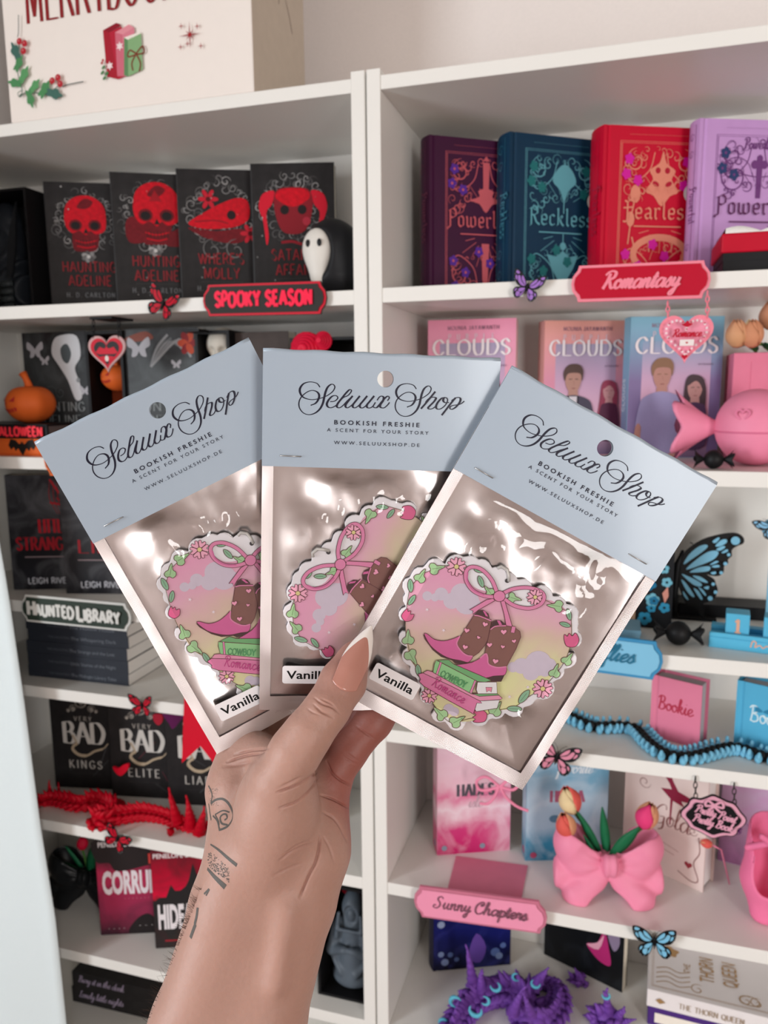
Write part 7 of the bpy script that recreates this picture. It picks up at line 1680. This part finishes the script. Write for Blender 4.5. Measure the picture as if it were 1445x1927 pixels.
ANCH = [(480,155,80),(330,172,70),(228,232,68),(155,300,60),(160,405,60),(132,520,62),(135,690,64),(165,828,72),(210,932,60),(260,1020,50),(297,1123,72),(380,1262,72),(500,1325,72),(665,1285,75),(785,1232,70),(918,1217,68),(1000,1130,72),(1118,1060,88),(1203,930,70),(1290,838,68),(1315,690,74),(1290,577,70),(1290,500,68),(1200,440,70),(1090,372,80),(960,310,62),(850,270,70),(770,240,80),(660,170,66),(580,140,60)]
def charm_outline(n=150):
    out = []
    for i in range(n):
        a = 2*PI*i/n; dx, dy = math.cos(a), math.sin(a); best = 300
        for x, y, r in ANCH:
            ex, ey = x-700, y-715; b = ex*dx+ey*dy; q = b*b-(ex*ex+ey*ey-r*r)
            if q > 0: best = max(best, b+math.sqrt(q))
        out.append(trace(700+dx*best, 715+dy*best))
    return out
FR = [((475, 1131), 20.5), ((702, 1110), 68.7), ((910, 1195), 0.0)]
CHW = M('acrylic_white', '#e6e0e4', .35, var=.01, spec=.5); CORD = M('grey_cord', '#c3bdb8', .7)
def charms():
    proto = None; names = ['in the left packet, boots turned upright', 'in the middle packet, tipped on its side', 'in the front right packet, fully in view']
    for k in range(3):
        c, ang = FR[k]; R = rotm(POSE[k][0], POSE[k][1], 0) @ rotm(0, 0, -math.radians(ang)); d = depth_on(k, *c)-.0012
        t = thing('scented_charm', 'flower wreath charm printed with pink cowboy boots %s' % names[k], 'charm', (0, 0, 0), 0, 'scented charms inside the packets'); t.matrix_world = pose_matrix(R, cc(*c, d))
        if proto is None:
            o = charm_outline(); base = MB().prism(o, -.0008, .0012).build('base', CHW, t, bevel=.0004, seg=2); pr = charm_art().build('print', t, (0, -.00085, 0))
            x, z = trace(842, 258); cord = MB().tube([(x+.0008, -.0012, z-.0002), (x+.0006, -.0017, z+.003), (x-.0002, -.0016, z+.0058), (x-.003, -.0013, z+.0072), (x-.0048, -.0011, z+.0062)], .0008, 8).build('cord', CORD, t, True)
            hole = Art(); hole.disc(x, z, .0011, '#3a3436', 14); hp_ = hole.build('cord_hole', t, (0, -.00125, 0)); proto = (base, pr, cord, hp_)
        else:
            for ch in proto: q = ch.copy(); COL.objects.link(q); q.parent = t
charms()
for k in range(3): packet(k)

# ================================================================ the hand and forearm
def skin_mat():
    m = M('skin', '#b0887a', .5, var=.05, bump=.12, scale=420, spec=.35, sss=.25); nt = m.node_tree; p = nt.nodes['Principled BSDF']
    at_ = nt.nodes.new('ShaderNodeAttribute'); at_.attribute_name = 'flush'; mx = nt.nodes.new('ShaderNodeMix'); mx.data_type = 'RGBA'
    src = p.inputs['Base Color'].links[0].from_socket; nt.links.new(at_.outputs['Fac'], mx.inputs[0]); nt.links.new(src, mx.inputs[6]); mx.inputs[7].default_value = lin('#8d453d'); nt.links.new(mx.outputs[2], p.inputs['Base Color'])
    return m
SKIN = skin_mat()
def pc_(px, py, d, r): return cc(px, py, d), r*d/FPX
def chain_sdf(P, pts, k):
    d = None
    for a, b in zip(pts, pts[1:]):
        (A_, ra), (B_, rb) = pc_(*a), pc_(*b); e = cone(P, A_, B_, ra, rb); d = e if d is None else smin(d, e, k)
    return d
FING = dict(index=[(452,1388,.4145,38),(510,1310,.4165,35),(590,1250,.4165,32),(638,1212,.4165,26),(652,1202,.4165,18)],
            middle=[(520,1392,.420,38),(600,1305,.4215,34),(668,1240,.4195,30),(700,1205,.4175,25),(710,1195,.4165,17)],
            ring=[(585,1430,.412,37),(628,1384,.419,32),(682,1318,.420,30),(722,1275,.4185,25),(735,1262,.418,17)],
            pinky=[(620,1466,.401,40),(655,1416,.4035,34),(704,1358,.406,33),(742,1312,.408,28),(757,1294,.409,18)])
THUMB = [(528,1462,.3635,50),(556,1414,.3605,45),(583,1376,.360,41),(616,1333,.363,38.5),(646,1282,.3695,40),(667,1236,.3745,25.5),(678,1213,.3765,13)]
def hand_sdf(P):
    L = lambda pts, k=.006: chain_sdf(P, pts, k)
    d = smin(L([(478,1610,.388,80),(446,1700,.387,84),(372,1927,.383,86),(300,2150,.376,92)]), L([(572,1600,.390,72),(552,1690,.389,78),(482,1927,.386,90),(420,2150,.380,98)]), .012)
    palm = L([(480,1610,.388,82),(462,1480,.405,70),(455,1395,.4145,42)]); palm = smin(palm, L([(525,1600,.392,72),(522,1400,.418,42)]), .012)
    palm = smin(palm, L([(565,1600,.393,68),(582,1430,.412,40)]), .012); palm = smin(palm, L([(588,1590,.391,64),(617,1480,.400,43)]), .012)
    d = smin(d, palm, .012)
    th = smin(ell(P, cc(522,1520,.3765), (76*.376/FPX, 96*.376/FPX, .019)), L([(500,1600,.378,66),(532,1470,.366,52)]), .012)
    d = smin(d, th, .006)
    d = smin(d, L(THUMB), .005)
    d = smin(d, L([(470,1400,.408,34),(540,1440,.378,36)]), .010)       # web of skin between thumb and index
    for k, pts in FING.items(): d = smin(d, L(pts, .003), .0032 if k in ('ring', 'pinky') else .004)
    d = smin(d, L([(541,1715,.3675,8),(520,1850,.3655,8)]), .010)      # tendon at the wrist
    return d
CRE = []
def c7(P): return [(380+x/4.817, 1400+y/4.817) for x, y in P]
def c6(P): return [(540+x/6.568, 1280+y/6.568) for x, y in P]
for P, w, dp in [(c7([(680,440),(850,380),(960,320),(1030,262)]), 2.6, 1.0), (c7([(710,580),(850,530),(950,450),(1010,380),(1032,320)]), 2.6, .9), (c7([(690,400),(800,350),(900,300)]), 3, .35), (c7([(700,1060),(800,985),(900,935),(1010,895)]), 3, .5), (c7([(740,1010),(850,930),(960,880)]), 3, .35), (c7([(650,1190),(780,1130),(900,1080)]), 3.5, .3),
                 (c7([(1075,830),(1062,950),(1030,1080),(980,1180),(940,1270),(890,1390)]), 3.2, .9), (c7([(1080,465),(1180,500),(1250,535),(1325,578)]), 2.4, 1.1), (c7([(1100,620),(1200,680),(1270,780),(1312,880)]), 3, .6), (c7([(1090,830),(1150,930),(1200,1080)]), 3, .35), (c7([(1130,160),(1180,260),(1250,325),(1345,378)]), 2.4, 1.1),
                 (c6([(340,220),(430,290),(560,340),(655,415)]), 2.2, .7), (c6([(330,300),(420,390),(520,440),(570,465)]), 2.2, .7), (c6([(420,230),(540,290),(600,350)]), 2.2, .5), (c6([(250,350),(320,400),(400,430)]), 2.2, .4),
                 (c6([(860,570),(960,650),(1080,725)]), 2.4, .5), (c6([(700,880),(800,950),(870,990)]), 2.6, .35), (c6([(680,930),(780,1000),(860,1040)]), 2.6, .3),
                 (c7([(230,165),(350,120),(560,75)]), 3, .9), (c7([(300,100),(450,60),(600,40)]), 3, .8), (c7([(200,200),(350,185),(480,150)]), 5, .5)]:
    CRE.append((np.array(cr(P, 6)), w, dp))
def build_hand():
    t = thing('person', 'raised forearm and hand with tattoos and almond nails holding three foil packets', 'person', Vector(c2w(cc(360, 2150, .378))))
    V, F = nets(hand_sdf, cc(195, 1150, .46)[:2].tolist()+[.318], cc(770, 2010, .46)[:2].tolist()+[.452], .00115)
    keep = None
    bm = bmesh.new(); vs = [bm.verts.new(v) for v in V]
    for f in F: bm.faces.new([vs[i] for i in f])
    bm.normal_update()
    scr = lambda p: (IW/2+FPX*p[0]/p[2], IH/2+FPX*p[1]/p[2])
    allc = np.concatenate([c[0] for c in CRE])
    near = []
    for f in bm.faces:
        c = f.calc_center_median()
        if c.z > .40 and f.normal.z > 0: continue
        x, y = scr(c)
        if y < 1720 and np.min((allc[:, 0]-x)**2+(allc[:, 1]-y)**2) < 150: near.append(f)
    ed = list({e for f in near for e in f.edges}); bmesh.ops.subdivide_edges(bm, edges=ed, cuts=2, use_grid_fill=True)
    for _ in range(2): bmesh.ops.smooth_vert(bm, verts=bm.verts, factor=.4, use_axis_x=True, use_axis_y=True, use_axis_z=True)
    bm.normal_update()
    co = np.array([v.co[:] for v in bm.verts]); no = np.array([v.normal[:] for v in bm.verts]); sx = IW/2+FPX*co[:, 0]/co[:, 2]; sy = IH/2+FPX*co[:, 1]/co[:, 2]
    dsp = np.zeros(len(co))
    for P, w, dp in CRE:
        best = np.full(len(co), 1e9)
        ok = (sx > P[:, 0].min()-20) & (sx < P[:, 0].max()+20) & (sy > P[:, 1].min()-20) & (sy < P[:, 1].max()+20) & (no[:, 2] < .2)
        ii = np.where(ok)[0]
        if not len(ii): continue
        for a, b in zip(P, P[1:]):
            ab = b-a; h = np.clip(((sx[ii]-a[0])*ab[0]+(sy[ii]-a[1])*ab[1])/max(1e-9, ab@ab), 0, 1); q = (sx[ii]-a[0]-h*ab[0])**2+(sy[ii]-a[1]-h*ab[1])**2; best[ii] = np.minimum(best[ii], q)
        e0 = np.hypot(sx[ii]-P[0][0], sy[ii]-P[0][1]); e1 = np.hypot(sx[ii]-P[-1][0], sy[ii]-P[-1][1]); fade = np.clip(np.minimum(e0, e1)/18+.25, 0, 1)
        dsp[ii] = np.maximum(dsp[ii], dp*fade*np.exp(-best[ii]/(w*w*.6)))
    co2 = co-no*(dsp*.0013)[:, None]
    for v, c in zip(bm.verts, co2): v.co = c
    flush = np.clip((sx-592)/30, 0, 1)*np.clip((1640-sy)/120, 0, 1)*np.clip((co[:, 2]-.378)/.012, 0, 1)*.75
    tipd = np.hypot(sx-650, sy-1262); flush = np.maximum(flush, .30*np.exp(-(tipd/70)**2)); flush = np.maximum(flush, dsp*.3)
    faces = [[v.index for v in f.verts] for f in bm.faces] if not bm.verts.index_update() else None
    W_ = c2w(co2); bm.free()
    loc = np.array(t.location)
    me = bpy.data.meshes.new('arm'); me.from_pydata((W_-loc).tolist(), [], faces); me.materials.append(SKIN); me.polygons.foreach_set('use_smooth', [True]*len(me.polygons))
    at_ = me.attributes.new('flush', 'FLOAT', 'POINT'); at_.data.foreach_set('value', flush.astype(np.float32)); me.update()
    arm = link('arm', me, t)
    bvh = BVHTree.FromPolygons([Vector(w) for w in W_], faces)
    def hit(px, py):
        d = Vector(ray(px, py)).normalized(); h = bvh.ray_cast(Vector(CAM), d); return (h[0], h[1]) if h[0] is not None else None
    # tattoos: thin inked ribbons lying on the skin
    ink_ = M('tattoo_ink', '#57524e', .55, var=.2, scale=900); m = MB()
    def rib(P, w):
        P = cr(P, 6); H = [(hit(*p), i) for i, p in enumerate(P)]; H = [(h, i) for h, i in H if h]; n = len(P)
        if len(H) < 2: return
        V_ = []; 
        for j, (h, i) in enumerate(H):
            a = H[max(j-1, 0)][0][0]; b = H[min(j+1, len(H)-1)][0][0]; tg = (b-a); sd = h[1].cross(tg); sd = sd.normalized() if sd.length > 1e-9 else Vector((1, 0, 0)); ww = (w[0]+(w[1]-w[0])*i/(n-1) if isinstance(w, tuple) else w)*.385/FPX/2
            p = h[0]+h[1]*.00012-Vector(loc); V_ += [p-sd*ww, p+sd*ww]
        m.add(V_, [(2*j, 2*j+1, 2*j+3, 2*j+2) for j in range(len(H)-1)])
    for P, w in [([(80,540),(130,505),(190,500),(240,540),(275,610),(275,680),(240,740),(190,770),(155,780)], 4.2), ([(120,640),(190,605),(250,620)], 2.6), ([(100,650),(140,700),(160,785)], 3), ([(205,690),(228,672),(220,640),(190,640),(165,670),(180,720),(232,735)], 3.4), ([(60,380),(85,430),(92,480),(80,540)], 3), ([(62,540),(72,620),(84,690)], 3), ([(120,640),(150,700),(155,740)], 2.2),
                 ([(78,910),(150,960),(230,1030),(316,1100)], (2.5, 6.5)), ([(50,1130),(120,1210),(212,1298)], (5, 10)), ([(20,1360),(65,1315)], 3.5)]: rib(c7(P), w)
    c8 = lambda P: [(270+x/3.524, 1640+y/3.524) for x, y in P]
    for P, w in [([(360,240),(352,300),(340,350)], 6), ([(345,350),(328,395),(312,440)], 7), ([(415,160),(437,118)], 3)]: rib(c8(P), w)
    rr = random.Random(2)
    for i in range(190):
        x = rr.uniform(55, 245); y = 950+(x-60)*.9+rr.random()**.6*170*(1-.2*(x/245)); q = c7([(x, y)])[0]; r_ = rr.uniform(.5, 1.0); rib([(q[0]-r_, q[1]), (q[0]+r_, q[1]+.3)], 1.6*r_)
    for i in range(60):
        x = rr.uniform(60, 150); y = rr.uniform(400, 560); q = c7([(x, y)])[0]; r_ = rr.uniform(.4, .8); rib([(q[0]-r_, q[1]), (q[0]+r_, q[1]+.3)], 1.2*r_)
    o = m.build('tattoo', ink_, t); o['label'] = 'dark grey tattoo on the wrist'
    # fine arm hair along the outer edge
    hm = MB()
    for i in range(130):
        y = rr.uniform(1672, 1925) if i % 3 else rr.uniform(1690, 1780); xe = 386-(y-1650)*.398; h = None
        for dx in (0, 2, 4, 7, 10, 14): 
            h = hit(xe+dx+rr.uniform(0, 3), y)
            if h: break
        if not h: continue
        p = h[0]-Vector(loc); L_ = rr.uniform(.0025, .006); dr = (Vector(-RGT)*rr.uniform(.4, 1)+Vector(UPV)*rr.uniform(-.2, .8)).normalized(); sdw = Vector(UPV)*rr.uniform(-.4, .6)
        hm.tube([p, p+dr*L_*.5+sdw*L_*.15, p+dr*L_+sdw*L_*.5], [.00006, .00005, .00002], 4)
    o = hm.build('arm_hair', M('hair_brown', '#3d2c24', .5), t); o['kind'] = 'stuff'
    # nails
    NP, NW = M('nail_pink', '#b98072', .12, var=.03, coat=.6), M('nail_white', '#f1e8e2', .15, var=.01, coat=.6)
    def nail(base, tip, hw, dep0, dep1, bulge, turn=0.0, nm='nail'):
        bx, by = base; tx, ty = tip; L_ = math.hypot(tx-bx, ty-by); ux, uy = (tx-bx)/L_, (ty-by)/L_; px_, py_ = -uy, ux
        V_ = []; F_ = []; mi = []; nu, nv = 28, 50
        for i in range(nv+1):
            for j in range(nu+1):
                s = 2*j/nu-1; t_ = i/nv; ln = .80-.42*abs(s)**2.4; v = t_/.6*ln if t_ <= .6 else ln+(t_-.6)/.4*(1-ln)
                w = hw*(1-.12*(1-v)**2)*(1-max(0, (v-.3)/.7)**2.0*.95)
                e = v-.075*(1-s*s)*max(0, 1-v/.25)
                X = bx+ux*L_*e+px_*w*s; Y = by+uy*L_*e+py_*w*s; wz = w*dep0/FPX
                V_.append(cc(X, Y, dep0+(dep1-dep0)*v-bulge*math.sin(PI*min(1, .2+v*.7))+wz*(.38+.3*v)*(s*s)+turn*s*wz))
        for i in range(nv):
            for j in range(nu):
                q = i*(nu+1)+j; F_.append((q, q+nu+1, q+nu+2, q+1)); mi.append(1 if (i+.5)/nv > .6 else 0)
        o = mesh(nm, c2w(np.array(V_))-loc, F_, [NP, NW], t, mi, True); q = o.modifiers.new('Solidify', 'SOLIDIFY'); q.thickness = .0005; q.offset = 1; return o
    o = nail((648, 1290), (699, 1177), 28.5, .3566, .3720, .0013, .10, 'thumb_nail'); o['label'] = 'long almond nail with a white french tip'
    for k, pts in FING.items():              # the other nails lie on the far side of the packets
        a, b = pts[-2], pts[-1]; dx, dy = b[0]-a[0], b[1]-a[1]; L_ = math.hypot(dx, dy); e = (b[0]+dx/L_*40, b[1]+dy/L_*40)
        A_ = c2w(cc(a[0], a[1], a[2]+a[3]*a[2]/FPX*.8)); B_ = c2w(cc(b[0], b[1], b[2]+b[3]*b[2]/FPX)); E_ = c2w(cc(*e, b[2]+.004)); hh = MB()
        hh.tube([Vector(A_-loc), Vector((A_+B_)/2-loc), Vector(B_-loc), Vector(E_-loc)], [.0045, .006, .005, .0008], 12); hh.build('finger_nail', NP, t, True)
build_hand()
print('triangles', sum(len(o.data.loop_triangles) if o.type == 'MESH' and not o.data.calc_loop_triangles() else 0 for o in SC.objects))
